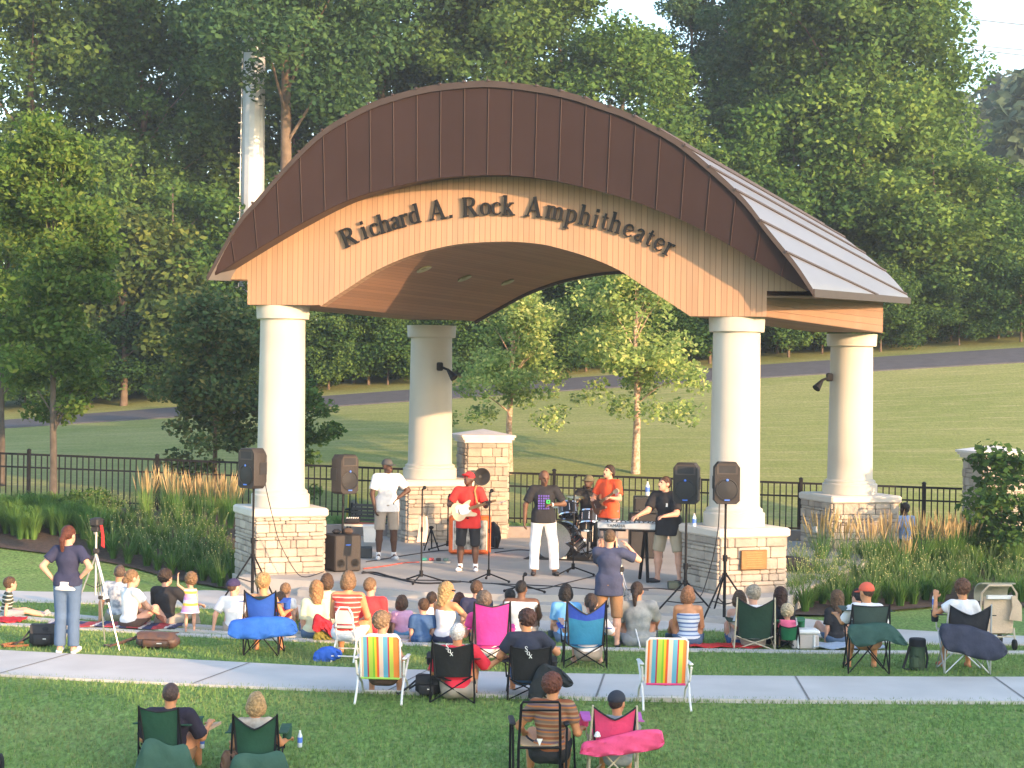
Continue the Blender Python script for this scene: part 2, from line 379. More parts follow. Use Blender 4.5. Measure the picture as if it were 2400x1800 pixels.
nt.links.new(nz.outputs['Fac'], mr.inputs[0]); nt.links.new(mr.outputs[0], mx.inputs[0]); nt.links.new(r.outputs[0], mx.inputs[6]); mx.inputs[7].default_value = (.27, .28, .13, 1); nt.links.new(mx.outputs[2], b.inputs['Base Color'])
o = npmesh('grass', V.reshape(-1, 3), np.arange(n*3).reshape(-1, 3), mg); tag(o, 'short mown grass blades of the lawn around the crowd', 'grass', kind='stuff')
# ================= pavilion =================
PAV = empty('pavilion', (0, 30, 0)); PO = Vector((0, 30, 0))
tag(PAV, 'open stage pavilion with arched brown metal roof, timber arch and four cream columns', 'pavilion')
dFL, dFR, dBL, dBR = 30.5, 28.7, 36.8, 36.2
cFL = at(661, 900, dFL); cFR = at(1725, 900, dFR); cBL = at(1010, 900, dBL); cBR = at(1995, 900, dBR)
ux = Vector((cFR.x-cFL.x, cFR.y-cFL.y, 0)).normalized(); nf = Vector((ux.y, -ux.x, 0))     # nf towards the camera
W0 = Vector((cFL.x, cFL.y, 0))+nf*.46
def onplane(x, y, off=0.0):
    v = FW + ((x-1200)/FPX)*RT + ((900-y)/FPX)*UP
    q = W0+nf*off; t = (q-CAM).dot(nf)/v.dot(nf); return CAM+v*t
VL = Vector((cBL.x-cFL.x, cBL.y-cFL.y, 0)); VR = Vector((cBR.x-cFR.x, cBR.y-cFR.y, 0)); WID = (cFR-cFL).length
def Vof(p): s = (p-W0).dot(ux)/WID; return VL.lerp(VR, s)
def loc(p): return Vector(p)-PO
def wood_mat(name, c1, c2, plank, axis, grey=.35, uvs=True):
    m = bpy.data.materials.new(name); m.use_nodes = True; nt = m.node_tree; b = nt.nodes['Principled BSDF']; L = nt.links.new
    b.inputs['Roughness'].default_value = .7; b.inputs['Specular IOR Level'].default_value = .25
    uv = node(nt, 'ShaderNodeUVMap'); sp = node(nt, 'ShaderNodeSeparateXYZ'); L(uv.outputs[0], sp.inputs[0])
    a = node(nt, 'ShaderNodeMath', operation='DIVIDE'); a.inputs[1].default_value = plank; L(sp.outputs[axis], a.inputs[0])
    fl = node(nt, 'ShaderNodeMath', operation='FLOOR'); L(a.outputs[0], fl.inputs[0]); fr = node(nt, 'ShaderNodeMath', operation='FRACT'); L(a.outputs[0], fr.inputs[0])
    wn = node(nt, 'ShaderNodeTexWhiteNoise', noise_dimensions='1D'); L(fl.outputs[0], wn.inputs['W'])
    cb = node(nt, 'ShaderNodeCombineXYZ'); k = 1-axis
    m1 = node(nt, 'ShaderNodeMath', operation='MULTIPLY'); m1.inputs[1].default_value = 1.2; L(sp.outputs[k], m1.inputs[0])
    m2 = node(nt, 'ShaderNodeMath', operation='MULTIPLY'); m2.inputs[1].default_value = 22; L(sp.outputs[axis], m2.inputs[0])
    m3 = node(nt, 'ShaderNodeMath', operation='MULTIPLY'); m3.inputs[1].default_value = 7; L(wn.outputs[0], m3.inputs[0])
    L(m1.outputs[0], cb.inputs[0]); L(m2.outputs[0], cb.inputs[1]); L(m3.outputs[0], cb.inputs[2])
    nz = node(nt, 'ShaderNodeTexNoise'); nz.inputs['Scale'].default_value = 1.6; nz.inputs['Detail'].default_value = 6; L(cb.outputs[0], nz.inputs['Vector'])
    mx = node(nt, 'ShaderNodeMix', data_type='RGBA'); mx.inputs[6].default_value = (*c1, 1); mx.inputs[7].default_value = (*c2, 1)
    ad = node(nt, 'ShaderNodeMath', operation='MULTIPLY_ADD'); ad.inputs[1].default_value = .45; L(wn.outputs[0], ad.inputs[0])
    s2 = node(nt, 'ShaderNodeMath', operation='MULTIPLY'); s2.inputs[1].default_value = .6; L(nz.outputs['Fac'], s2.inputs[0]); L(s2.outputs[0], ad.inputs[2]); L(ad.outputs[0], mx.inputs[0])
    # large weather stains
    n3 = node(nt, 'ShaderNodeTexNoise'); n3.inputs['Scale'].default_value = .9; n3.inputs['Detail'].default_value = 3; L(uv.outputs[0], n3.inputs['Vector'])
    gx = node(nt, 'ShaderNodeMix', data_type='RGBA'); gx.inputs[7].default_value = (.30, .24, .17, 1); L(mx.outputs[2], gx.inputs[6])
    r3 = node(nt, 'ShaderNodeMapRange'); r3.inputs[1].default_value = .48; r3.inputs[2].default_value = .75; r3.inputs[4].default_value = grey; L(n3.outputs['Fac'], r3.inputs[0]); L(r3.outputs[0], gx.inputs[0])
    # groove
    g = node(nt, 'ShaderNodeMath', operation='LESS_THAN'); g.inputs[1].default_value = .09; L(fr.outputs[0], g.inputs[0])
    gm = node(nt, 'ShaderNodeMix', data_type='RGBA'); L(g.outputs[0], gm.inputs[0]); L(gx.outputs[2], gm.inputs[6]); gm.inputs[7].default_value = (.20, .125, .075, 1)
    L(gm.outputs[2], b.inputs['Base Color'])
    bp = node(nt, 'ShaderNodeBump'); bp.inputs['Strength'].default_value = .6; bp.inputs['Distance'].default_value = .01; bp.invert = True; L(g.outputs[0], bp.inputs['Height']); L(bp.outputs[0], b.inputs['Normal'])
    return m
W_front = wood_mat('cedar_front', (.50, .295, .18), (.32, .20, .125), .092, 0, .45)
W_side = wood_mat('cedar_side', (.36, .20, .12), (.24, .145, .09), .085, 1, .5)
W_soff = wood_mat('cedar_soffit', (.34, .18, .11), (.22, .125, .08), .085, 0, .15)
M_band = mat('brown_metal_panel', (.034, .019, .018), .6, .08, scale=1.2, spec=.2)
M_trim = mat('brown_metal_trim', (.05, .034, .028), .5, .1)
M_roof = mat('roof_metal', (.26, .245, .24), .38, .04, scale=1, metal=.5, spec=.6)
M_stucco = mat('cream_stucco', (.55, .51, .44), .9, .08, scale=1.1, bump=.12, bscale=120)
# --- pixel outlines of the front ---
low_px = [(499, 648), (572, 602), (694, 530), (816, 469), (938, 434), (1040, 416), (1162, 410), (1264, 418), (1360, 437), (1466, 465), (1523, 486), (1616, 524), (1710, 575), (1787, 622), (1828, 646), (1889, 681)]
top_px = [(487, 648), (556, 526), (613, 459), (678, 384), (751, 313), (816, 272), (889, 237), (985, 209), (1040, 200), (1101, 194), (1162, 193), (1264, 205), (1345, 223), (1413, 246), (1474, 268), (1571, 319), (1620, 355), (1665, 393), (1712, 435), (1754, 479), (1791, 528), (1830, 576), (1868, 623), (1905, 679)]
arch_px = [(751, 718), (816, 675), (881, 634), (954, 602), (1020, 583), (1085, 571), (1182, 566), (1250, 570), (1292, 577), (1372, 600), (1445, 630), (1494, 661), (1555, 700), (1616, 740)]
N = 72
def curve(px, off, n=N): return [Vector(p) for p in interp([onplane(x, y, off) for x, y in px], n)]
def s_of(p): return (p-W0).dot(ux)
def z_at(C, s):
    ss = [s_of(p) for p in C]; return float(np.interp(s, ss, [p.z for p in C]))
BOFF = .50; TOFF = .62
low = curve(low_px, BOFF); top = curve(top_px, TOFF); arch = curve(arch_px, 0)
lowW = curve(low_px, 0)      # where the wood passes behind the band
# --- timber front: columns of quads between lower and upper outline, thick slab ---
sl0, sl1 = s_of(onplane(499, 650)), s_of(onplane(580, 700)); sr0, sr1 = s_of(onplane(1797, 700)), s_of(onplane(1889, 681))
sa0, sa1 = s_of(arch[0]), s_of(arch[-1])
zbL = onplane(580, 714).z; zbR = onplane(1797, 742).z; zwL = onplane(580, 655).z; zwR = onplane(1797, 682).z
def zlow(s):
    if s < sl1: return zwL
    if s < sa0: return zbL
    if s <= sa1: return z_at(arch, s)
    if s < sr0: return zbR
    return zwR
segs = [(sl0, sl1, 6), (sl1, sa0, 8), (sa0, sa1, 60), (sa1, sr0, 8), (sr0, sr1, 6)]
TH = .25
mb = MB()
zbreak = lambda s: zbL+(zbR-zbL)*(s-sa0)/(sa1-sa0)
for k, (a, b, n) in enumerate(segs):
    P = []; UVs = []
    for i in range(n+1):
        s = a+(b-a)*i/n; e = 1e-4; q = s+(e if i == 0 else (-e if i == n else 0))
        zl = zlow(q); zt = max(zl+.01, z_at(lowW, s)+(.28 if 0 < k < 4 else .1*min(1, (s-sl0)/(sl1-sl0)) if k == 0 else .1*min(1, (sr1-s)/(sr1-sr0))))
        base = Vector((W0.x, W0.y, 0))+ux*s
        P.append([loc(base+Vector((0, 0, zl))), loc(base+Vector((0, 0, zt)))]); UVs.append([(s+20, zl), (s+20, zt)])
    mb.slab(P, -nf, TH, UVs)
mb.build('timber_front', W_front, PAV, smooth=0)
# --- metal band: panels between low and top curves ---
mb = MB()
def at_s(C, s):
    ss = [s_of(p) for p in C]; return Vector([float(np.interp(s, ss, [p[k] for p in C])) for k in range(3)])
sA, sB = s_of(low[0]), s_of(low[-1]); tA, tB = s_of(top[0]), s_of(top[-1])
NP = 25; bl = []; bt = []
for i in range(NP+1):
    f = i/NP; bl.append(at_s(low, sA+(sB-sA)*f)); bt.append(at_s(top, tA+(tB-tA)*f))
fine = 6
P = []
for i in range(NP*fine+1):
    f = i/(NP*fine); P.append([loc(at_s(low, sA+(sB-sA)*f)), loc(at_s(top, tA+(tB-tA)*f))])
mb.slab(P, -nf, .05); BAND = mb.build('metal_band', M_band, PAV, smooth=30)
mb = MB()
for i in range(1, NP):
    mb.tube([loc(bl[i]+nf*.006), loc(bt[i]+nf*.006)], .011, 5)
mb.build('panel_seams', M_band, BAND)
mb = MB(); P = []
for p in top:     # trim strip at the top of the band, 3 mm proud
    P.append([loc(p+nf*.012+Vector((0, 0, .02))), loc(p+nf*.014+Vector((0, 0, -.085)))])
mb.slab(P, nf, .02); mb.build('edge_trim', M_trim, BAND)
# soffit strip from band back to timber
mb = MB(); P = []
for i in range(NP*2+1):
    f = i/(NP*2); p = at_s(low, sA+(sB-sA)*f); P.append([loc(p-nf*.04+Vector((0, 0, .012))), loc(p-nf*(BOFF+.05)+Vector((0, 0, .03)))])
mb.slab(P, (0, 0, 1), .04); mb.build('band_underside', M_trim, PAV)
# --- roof shell: ruled from the front edge back and down, cut off at the eave ---
topE = [onplane(x, y, TOFF) for x, y in ((487, 648), (1905, 679))]
rearR = at(2137, 697, 37.0); DROP = .62
_c = [q for q in top if s_of(q) > (s_of(top[0])+s_of(top[-1]))/2]; _q = min(_c, key=lambda q: abs(q.z-(rearR.z+DROP)))
vR = Vector((rearR.x-_q.x, rearR.y-_q.y, 0)); vLr = vR*1.0+Vector((VL.x-VR.x, VL.y-VR.y, 0))*.9
def vroof(s): f = (s-tA)/(tB-tA); return vLr.lerp(vR, min(1, max(0, f)))+Vector((0, 0, -DROP))
def zeave(s, k):
    f = (s-tA)/(tB-tA); z0 = topE[0].z+(topE[1].z-topE[0].z)*f; return z0+k*(rearR.z-topE[1].z)*.9
def roofpt(f, k): s = tA+(tB-tA)*f; return at_s(top, s)+vroof(s)*k
def cutf(k, side):
    lo, hi = (0.0, .5) if side == 0 else (1.0, .5)
    for _ in range(28):
        m_ = (lo+hi)/2; p = roofpt(m_, k)
        if p.z < zeave(tA+(tB-tA)*m_, k): lo = m_
        else: hi = m_
    return hi
KK = [i/10 for i in range(11)]; P = []
for k in KK:
    f0 = 0 if k == 0 else cutf(k, 0); f1 = 1 if k == 0 else cutf(k, 1)
    P.append([loc(roofpt(f0+(f1-f0)*j/96, k)) for j in range(97)])
mb = MB(); mb.slab(P, (0, 0, -1), .06); ROOF = mb.build('roof', M_roof, PAV, smooth=40)
mb = MB()
for i in range(1, NP*1+0):
    f = i/NP; kmax = 1.0
    if f < .5:
        for k in np.linspace(0, 1, 60):
            if roofpt(f, k).z < zeave(tA+(tB-tA)*f, k): kmax = k; break
    else:
        for k in np.linspace(0, 1, 60):
            if roofpt(f, k).z < zeave(tA+(tB-tA)*f, k): kmax = k; break
    a, b = roofpt(f, -.006), roofpt(f, kmax)
    mb.tube([loc(a+Vector((0, 0, .02))), loc(b+Vector((0, 0, .02)))], .022, 5)
mb.build('roof_seam', mat('roof_seam_metal', (.06, .04, .034), .5, .1), ROOF)
# eave drip trims both sides and rear edge
for side in (0, 1):
    mb = MB(); P = []
    for k in KK:
        f = (0 if side == 0 else 1) if k == 0 else cutf(k, side); p = roofpt(f, k)
        P.append([loc(p+Vector((0, 0, .012))), loc(p+Vector((0, 0, -.115 if side else -.045)))])
    mb.slab(P, ux*(1 if side else -1), .03); mb.build('eave_trim', M_trim, ROOF)
mb = MB(); P = []
f0, f1 = cutf(1, 0), cutf(1, 1)
for j in range(61): p = roofpt(f0+(f1-f0)*j/60, 1.0); P.append([loc(p+Vector((0, .02, .015))), loc(p+Vector((0, .02, -.16)))])
mb.slab(P, (0, 1, 0), .03); mb.build('rear_trim', M_trim, ROOF)
# --- vaulted soffit and rear arch ---
KV = 1.03
def back_of(p, k=KV): return p+Vof(p)*k
P = []; UVs = []; acc = 0
for i, p in enumerate(arch):
    if i: acc += (p-arch[i-1]).length
    row = []; ru = []
    for k in range(9):
        q = p.lerp(back_of(p), k/8)+(-nf*(TH+.002) if k == 0 else Vector((0, 0, 0))); row.append(loc(q)); ru.append((acc+30, k/8*7))
    P.append(row); UVs.append(ru)
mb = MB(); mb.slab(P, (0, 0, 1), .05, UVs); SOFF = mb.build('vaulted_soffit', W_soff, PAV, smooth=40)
# rear gable: from the rear arch up to the roof
mb = MB(); P = []; UVs = []
g0, g1 = sl1, sr0
for i in range(61):
    s = g0+(g1-g0)*i/60; f = (s-tA)/(tB-tA); base = Vector((W0.x, W0.y, 0))+ux*s
    zl = zlow(min(max(s, g0+1e-3), g1-1e-3)); b = back_of(base+Vector((0, 0, zl)), KV+.004); zt = min(roofpt(f, .93).z-.12, 99)
    P.append([loc(b), loc(Vector((b.x, b.y, max(zl+.02, zt))))]); UVs.append([(s+20, zl), (s+20, zt)])
mb.slab(P, -nf, .12, UVs); mb.build('rear_gable', W_side, PAV, smooth=0)
mb = MB(); mb.tube([loc(back_of(p)+Vector((0, 0, -.02))) for p in arch], .045, 6); mb.build('arch_trim', M_trim, PAV)
# side boards and beam undersides
for side in (0, 1):
    s_o = sr0 if side else sl1; s_i = sa1 if side else sa0
    a0 = Vector((W0.x, W0.y, 0))+ux*s_o; a1 = back_of(a0, KV); zb = zbR if side else zbL; zt0 = (zwR if side else zwL); zt1 = zt0+.27
    P = []; UVs = []
    for k in range(9):
        q = a0.lerp(a1, k/8)+(-nf*.003 if k == 0 else Vector((0, 0, 0))); ln = (a1-a0).length*k/8
        P.append([loc(q+Vector((0, 0, zb+.002))), loc(q+Vector((0, 0, zt0+(zt1-zt0)*k/8+.13)))]); UVs.append([(ln, 0), (ln, zt0-zb+.1)])
    inn = -ux if side else ux
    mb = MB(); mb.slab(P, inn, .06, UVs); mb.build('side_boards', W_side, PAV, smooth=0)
    i0 = Vector((W0.x, W0.y, 0))+ux*s_i
    P = []; UVs = []
    for k in range(2):
        q0 = a0.lerp(a1, k); q1 = i0.lerp(back_of(i0, KV), k)
        if k == 0: q0 = q0-nf*.006; q1 = q1-nf*.006
        P.append([loc(q0+Vector((0, 0, zb-.003))), loc(q1+Vector((0, 0, (zbR if side else zbL)-.003)))]); UVs.append([(0, k*7), (.8, k*7)])
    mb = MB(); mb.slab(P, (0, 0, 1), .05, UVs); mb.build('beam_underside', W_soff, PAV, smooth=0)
# under-eave closing boards
for side in (0, 1):
    mb = MB(); P = []
    for k in KK[:]:
        f = (0 if side == 0 else 1) if k == 0 else cutf(k, side); p = roofpt(f, k)+Vector((0, 0, -.09 if side else -.03))
        s_o = sr0 if side else sl1; a0 = Vector((W0.x, W0.y, 0))+ux*s_o; q = a0.lerp(back_of(a0, KV), k); q.z = p.z-.004
        P.append([loc(p-nf*(.7*(1-k))), loc(q)])
    mb.slab(P, (0, 0, 1), .03); mb.build('eave_soffit', W_soff, PAV)
# recessed lights
for (x, y) in ((990, 631), (1091, 648), (1186, 662)):
    best = None
    v = FW + ((x-1200)/FPX)*RT + ((900-y)/FPX)*UP
    for i in range(0, N-1):
        for k in range(0, 60):
            q = arch[i].lerp(back_of(arch[i]), k/60); c = CAM+v*((q-CAM).dot(FW)); dd = (c-q).length
            if best is None or dd < best[0]: best = (dd, q, i)
    q, i = best[1], best[2]; tng = (arch[i+1]-arch[i]).normalized(); nrm = Vof(q).normalized().cross(tng).normalized()
    if nrm.z > 0: nrm = -nrm
    rot = nrm.to_track_quat('Z', 'Y').to_matrix()
    mb = MB(); mb.lathe([(.05, .002), (.125, .002), (.135, .02), (.135, .03), (.12, .03), (.05, .004)], 20, loc(q), rot)
    L_ = mb.build('recessed_light', mat('light_ring', (.30, .29, .16), .4, .05), PAV)
    mb = MB(); mb.lathe([(.001, .004), (.08, .004), (.08, .006), (.001, .006)], 16, loc(q), rot); mb.build('light_lens', mat('light_lens', (.28, .28, .12), .2, .05), L_)
# --- lettering ---
def ribbon(mb, pts, ws, M, depth, z0):
    pts = [np.array(p, float) for p in pts]; n = len(pts); Lp = []; Rp = []
    ws = ws if isinstance(ws, (list, tuple)) else [ws]*n
    for i, p in enumerate(pts):
        t = pts[min(i+1, n-1)]-pts[max(i-1, 0)]; t /= (np.linalg.norm(t)+1e-9); q = np.array([-t[1], t[0]])*ws[i]/2
        Lp.append(p+q); Rp.append(p-q)
    vs = []; fs = []
    for k in range(n):
        for (p, z) in ((Lp[k], z0), (Rp[k], z0), (Rp[k], z0+depth), (Lp[k], z0+depth)): vs.append(M @ Vector((p[0], p[1], z)))
    for k in range(n-1):
        a = k*4; b = a+4
        fs += [(a, b, b+1, a+1), (a+1, b+1, b+2, a+2), (a+2, b+2, b+3, a+3), (a+3, b+3, b, a)]
    fs += [(0, 1, 2, 3), ((n-1)*4+3, (n-1)*4+2, (n-1)*4+1, (n-1)*4)]
    mb.add(vs, fs)
def sm2(pts, ws, n=14):
    r = interp([(*p, w_) for p, w_ in zip(pts, ws)], n); return [(a, b) for a, b, c in r], [max(.03, c) for a, b, c in r]
T = .175; SF = .075
GL = {
'R': (.82, [([(.14, 0), (.14, 1)], T), ([(0, .03), (.3, .03)], SF), ([(0, .97), (.2, .97)], SF), ('s', [(.14, .965), (.4, .965), (.56, .87), (.6, .74), (.55, .6), (.42, .52), (.14, .51)], [.06, .07, .14, .16, .14, .08, .06]), ([(.36, .53), (.68, .03)], T), ([(.58, .03), (.84, .03)], SF)]),
'A': (.9, [([(.12, 0), (.42, 1.02)], .075), ([(.4, 1.02), (.74, 0)], .17), ([(.2, .33), (.6, .33)], .06), ([(-.02, .03), (.24, .03)], SF), ([(.58, .03), (.9, .03)], SF)]),
'i': (.3, [([(.13, 0), (.13, .67)], T-.02), ([(0, .03), (.26, .03)], SF), ([(.0, .63), (.13, .64)], SF), ('s', [(.13, .8), (.13, .97)], [.15, .15])]),
'c': (.54, [('s', [(.47, .5), (.4, .62), (.28, .65), (.15, .59), (.09, .45), (.09, .26), (.15, .1), (.28, .03), (.42, .06), (.5, .17)], [.11, .09, .06, .11, .15, .15, .13, .08, .06, .05])]),
'h': (.66, [([(.13, 0), (.13, 1.03)], T-.02), ([(0, .03), (.26, .03)], SF), ([(0, .99), (.13, 1.0)], SF), ('s', [(.15, .5), (.24, .61), (.35, .64), (.46, .57), (.49, .42), (.49, 0)], [.05, .07, .1, .13, .14, .14]), ([(.37, .03), (.62, .03)], SF)]),
'a': (.54, [('s', [(.1, .5), (.15, .61), (.27, .65), (.38, .59), (.4, .46), (.4, .12), (.5, .03)], [.1, .07, .07, .12, .14, .14, .07]), ('s', [(.4, .4), (.22, .34), (.11, .23), (.11, .11), (.2, .04), (.32, .07), (.4, .16)], [.06, .08, .13, .13, .1, .06, .05])]),
'r': (.47, [([(.13, 0), (.13, .67)], T-.02), ([(0, .03), (.28, .03)], SF), ([(.0, .63), (.13, .64)], SF), ('s', [(.15, .46), (.22, .58), (.31, .63), (.41, .6)], [.05, .07, .1, .15])]),
'd': (.64, [([(.48, 0), (.48, 1.03)], T-.02), ([(.34, .99), (.48, 1.0)], SF), ([(.48, .03), (.62, .03)], SF), ('s', [(.47, .55), (.34, .64), (.21, .62), (.1, .5), (.09, .3), (.13, .12), (.24, .03), (.37, .06), (.47, .16)], [.05, .06, .1, .14, .15, .13, .09, .06, .05])]),
'o': (.6, [('s', [(.29, .645), (.17, .6), (.09, .46), (.09, .22), (.17, .08), (.29, .03), (.41, .08), (.49, .22), (.49, .46), (.41, .6), (.29, .645)], [.06, .1, .15, .15, .1, .06, .1, .15, .15, .1, .06])]),
'k': (.64, [([(.13, 0), (.13, 1.03)], T-.02), ([(0, .03), (.27, .03)], SF), ([(0, .99), (.13, 1.0)], SF), ([(.16, .27), (.46, .62)], .07), ([(.34, .63), (.58, .63)], SF), ([(.25, .38), (.52, .03)], .15), ([(.4, .03), (.66, .03)], SF)]),
'm': (1.0, [([(.13, 0), (.13, .67)], T-.02), ([(0, .03), (.26, .03)], SF), ([(.0, .63), (.13, .64)], SF), ('s', [(.15, .5), (.24, .61), (.33, .64), (.43, .57), (.46, .42), (.46, 0)], [.05, .07, .1, .13, .14, .14]), ([(.35, .03), (.58, .03)], SF), ('s', [(.49, .5), (.57, .61), (.67, .64), (.77, .57), (.8, .42), (.8, 0)], [.05, .07, .1, .13, .14, .14]), ([(.69, .03), (.93, .03)], SF)]),
'p': (.64, [([(.13, -.31), (.13, .67)], T-.02), ([(0, -.3), (.28, -.3)], SF), ([(0, .63), (.13, .64)], SF), ('s', [(.14, .5), (.25, .62), (.38, .63), (.49, .5), (.51, .32), (.47, .13), (.36, .03), (.23, .04), (.14, .14)], [.05, .07, .1, .14, .15, .13, .09, .06, .05])]),
't': (.38, [('s', [(.16, .84), (.16, .4), (.17, .12), (.24, .04), (.35, .08)], [.1, .14, .14, .09, .05]), ([(.02, .625), (.34, .625)], SF)]),
'e': (.54, [('s', [(.1, .36), (.47, .37), (.46, .52), (.37, .63), (.26, .65), (.14, .58), (.09, .43), (.09, .25), (.15, .1), (.28, .03), (.41, .06), (.5, .17)], [.05, .06, .11, .08, .06, .11, .15, .15, .13, .08, .06, .05])]),
'.': (.25, [('s', [(.12, .0), (.12, .16)], [.16, .16])]),
'S': (.6, [('s', [(.5, .72), (.44, .93), (.28, .99), (.13, .9), (.12, .7), (.28, .55), (.44, .4), (.46, .18), (.3, .02), (.13, .07), (.07, .26)], [.06, .08, .1, .15, .15, .16, .16, .15, .1, .08, .06])]),
'x': (.6, [([(.06, .64), (.52, .02)], .16), ([(.08, .02), (.5, .64)], .08), ([(0, .63), (.2, .63)], SF), ([(.38, .63), (.58, .63)], SF), ([(0, .03), (.2, .03)], SF), ([(.38, .03), (.6, .03)], SF)]),
}
def glyph(mb, ch, M, depth=.12):
    for i, st in enumerate(GL[ch][1]):
        if st[0] == 's': p, w_ = sm2(st[1], st[2]); ribbon(mb, p, w_, M, depth+.004*i, -.001*i)
        else: ribbon(mb, st[0], st[1], M, depth+.004*i, -.001*i)
base_px = [(806, 586), (857, 563), (910, 545), (989, 522), (1040, 514), (1100, 508), (1160, 505), (1220, 506), (1278, 511), (1335, 521), (1400, 535), (1453, 549), (1510, 572), (1575, 604)]
BC = interp([onplane(x, y, 0) for x, y in base_px], 200)
bs = [s_of(Vector(p)) for p in BC]
M_let = mat('dark_sign_letter', (.006, .006, .007), .7, .1)
lets = [('R', 812), ('i', 856), ('c', 873), ('h', 895), ('a', 921), ('r', 944), ('d', 964), ('A', 1010), ('.', 1054), ('R', 1087), ('o', 1127), ('c', 1153), ('k', 1179), ('A', 1232), ('m', 1279), ('p', 1324), ('h', 1355), ('i', 1388), ('t', 1406), ('h', 1425), ('e', 1457), ('a', 1483), ('t', 1509), ('e', 1528), ('r', 1553)]
CH = .315
for ch, px in lets:
    s = float(np.interp(px, [806+0, 1575], [bs[0], bs[-1]]))
    # find s whose pixel is px: use plane hit at baseline height
    yb = float(np.interp(px, [p[0] for p in base_px], [p[1] for p in base_px])); s = s_of(onplane(px, yb))
    i = min(max(int(np.searchsorted(bs, s)), 2), 197); p = Vector(BC[i]); p = p+ux*(s-bs[i]); wdt = GL[ch][0]*CH/2
    j = min(197, int(np.searchsorted(bs, s+wdt))); t = (Vector(BC[min(199, j+4)])-Vector(BC[max(0, j-4)])).normalized()
    p = Vector(BC[min(199, max(0, i))])+ux*(s-bs[i]); upv = nf.cross(t) if nf.cross(t).z > 0 else t.cross(nf)
    c0 = loc(p+nf*.03)
    M = Matrix(((t.x*CH, upv.x*CH, nf.x*CH, c0.x), (t.y*CH, upv.y*CH, nf.y*CH, c0.y), (t.z*CH, upv.z*CH, nf.z*CH, c0.z), (0, 0, 0, 1)))
    mb = MB(); glyph(mb, ch, M, .09); mb.build('letter', M_let, PAV, smooth=25)
# --- columns and pedestals ---
M_stone = mat('limestone_block', (.54, .47, .385), .85, .1, scale=5, bump=.6, bscale=25, col2=(.25, .215, .185), island=.65)
M_mortar = mat('mortar', (.30, .27, .23), .95, .1)
M_cast = mat('cast_stone', (.62, .57, .50), .8, .05, scale=2, bump=.1)
def stone_box(name, cx, cy, z0, z1, hx, hy, rz, parent, seed, smax=.2):
    """ashlar facing: separate slightly proud blocks on all four sides"""
    rnd = random.Random(seed); mb = MB(); Rz = Matrix.Rotation(rz, 3, 'Z'); c = Vector((cx, cy, 0))
    for side in range(4):
        Rs = Rz @ Matrix.Rotation(side*math.pi/2, 3, 'Z'); wdt = (hx if side % 2 == 0 else hy)*2; dep = hy if side % 2 == 0 else hx
        z = z0
        while z < z1-.02:
            h = min(rnd.choice([.055, .07, .09, .11, .14, .18])*(smax/.2), z1-z)
            if z1-z-h < .05: h = z1-z
            x = -wdt/2
            while x < wdt/2-.01:
                l = rnd.uniform(.10, .40)
                if wdt/2-x-l < .1: l = wdt/2-x
                two = h > .15 and rnd.random() < .3
                for (zz, hh) in (((z, h/2), (z+h/2, h/2)) if two else ((z, h),)):
                    pr = rnd.uniform(.008, .028); g = rnd.uniform(.003, .009)
                    mb.rbox(c+Rs @ Vector((x+l/2, -dep-pr/2+.0, zz+hh/2)), (l-g, .05+pr, hh-g), .012, rot=Rs)
                x += l
            z += h
    o = mb.build(name, M_stone, parent, smooth=25)
    mb = MB(); mb.box(c+Vector((0, 0, (z0+z1)/2)), (hx*2, hy*2, z1-z0), rz); mb.build('mortar', M_mortar, o, smooth=0)
    return o
def column(cpos, ztop, zcap, zbot, r, rz, s, seed, cnr):
    cx, cy = cpos.x-PO.x, cpos.y-PO.y
    ped = stone_box('stone_pedestal', cx, cy, zbot+.0, zcap-.15, s/2-.05, s/2-.05, rz, PAV, seed)
    mb = MB(); mb.box((cx, cy, zbot-.02+.11), (s+.03, s+.03, .22), rz); mb.build('plinth', M_cast, PAV, smooth=0) if cnr else None
    mb = MB(); mb.rbox((cx, cy, zcap-.075), (s+.04, s+.04, .15), .03, rz); mb.build('pedestal_cap', M_cast, PAV, smooth=30)
    mb = MB(); rb = r*1.25
    prof = [(rb, zcap+.002), (rb, zcap+.2), (rb-.012, zcap+.215), (r*1.16, zcap+.225), (r*1.16, zcap+.27), (r*1.1, zcap+.285), (r*1.05, zcap+.30)]
    hh = ztop-zcap
    for i in range(9):
        t = i/8; prof.append((r*(1.03-.07*t), zcap+.32+(hh-.57)*t))
    prof += [(r*.96, ztop-.245)]
    mb.lathe(prof, 48, (cx, cy, 0)); C_ = mb.build('column', M_stucco, PAV, smooth=30)
    mb = MB(); mb.lathe([(r*.96, ztop-.25), (r*1.1, ztop-.25), (r*1.12, ztop-.24), (r*1.15, ztop-.01), (r*1.15, ztop-.004)], 48, (cx, cy, 0)); mb.build('capital', M_stucco, C_, smooth=30)
    return ped
def zpx(y, x, d): return H+(hz(x)-y)*d/FPX
column(cFL, zpx(714, 661, dFL), zpx(1190, 661, dFL-.4), .0, .395, R(23), 1.28, 1, True)
pFR = column(cFR, zpx(742, 1725, dFR), zpx(1236, 1725, dFR-.4), .0, .392, R(23), 1.28, 2, True)
column(cBL, zpx(763, 1010, dBL), zpx(1123, 1010, dBL-.4), ZS-.02, .44, R(20), 1.42, 3, False)
column(cBR, zpx(783, 1995, dBR), zpx(1160, 1995, dBR-.4), ZS-.02, .44, R(16), 1.5, 4, False)
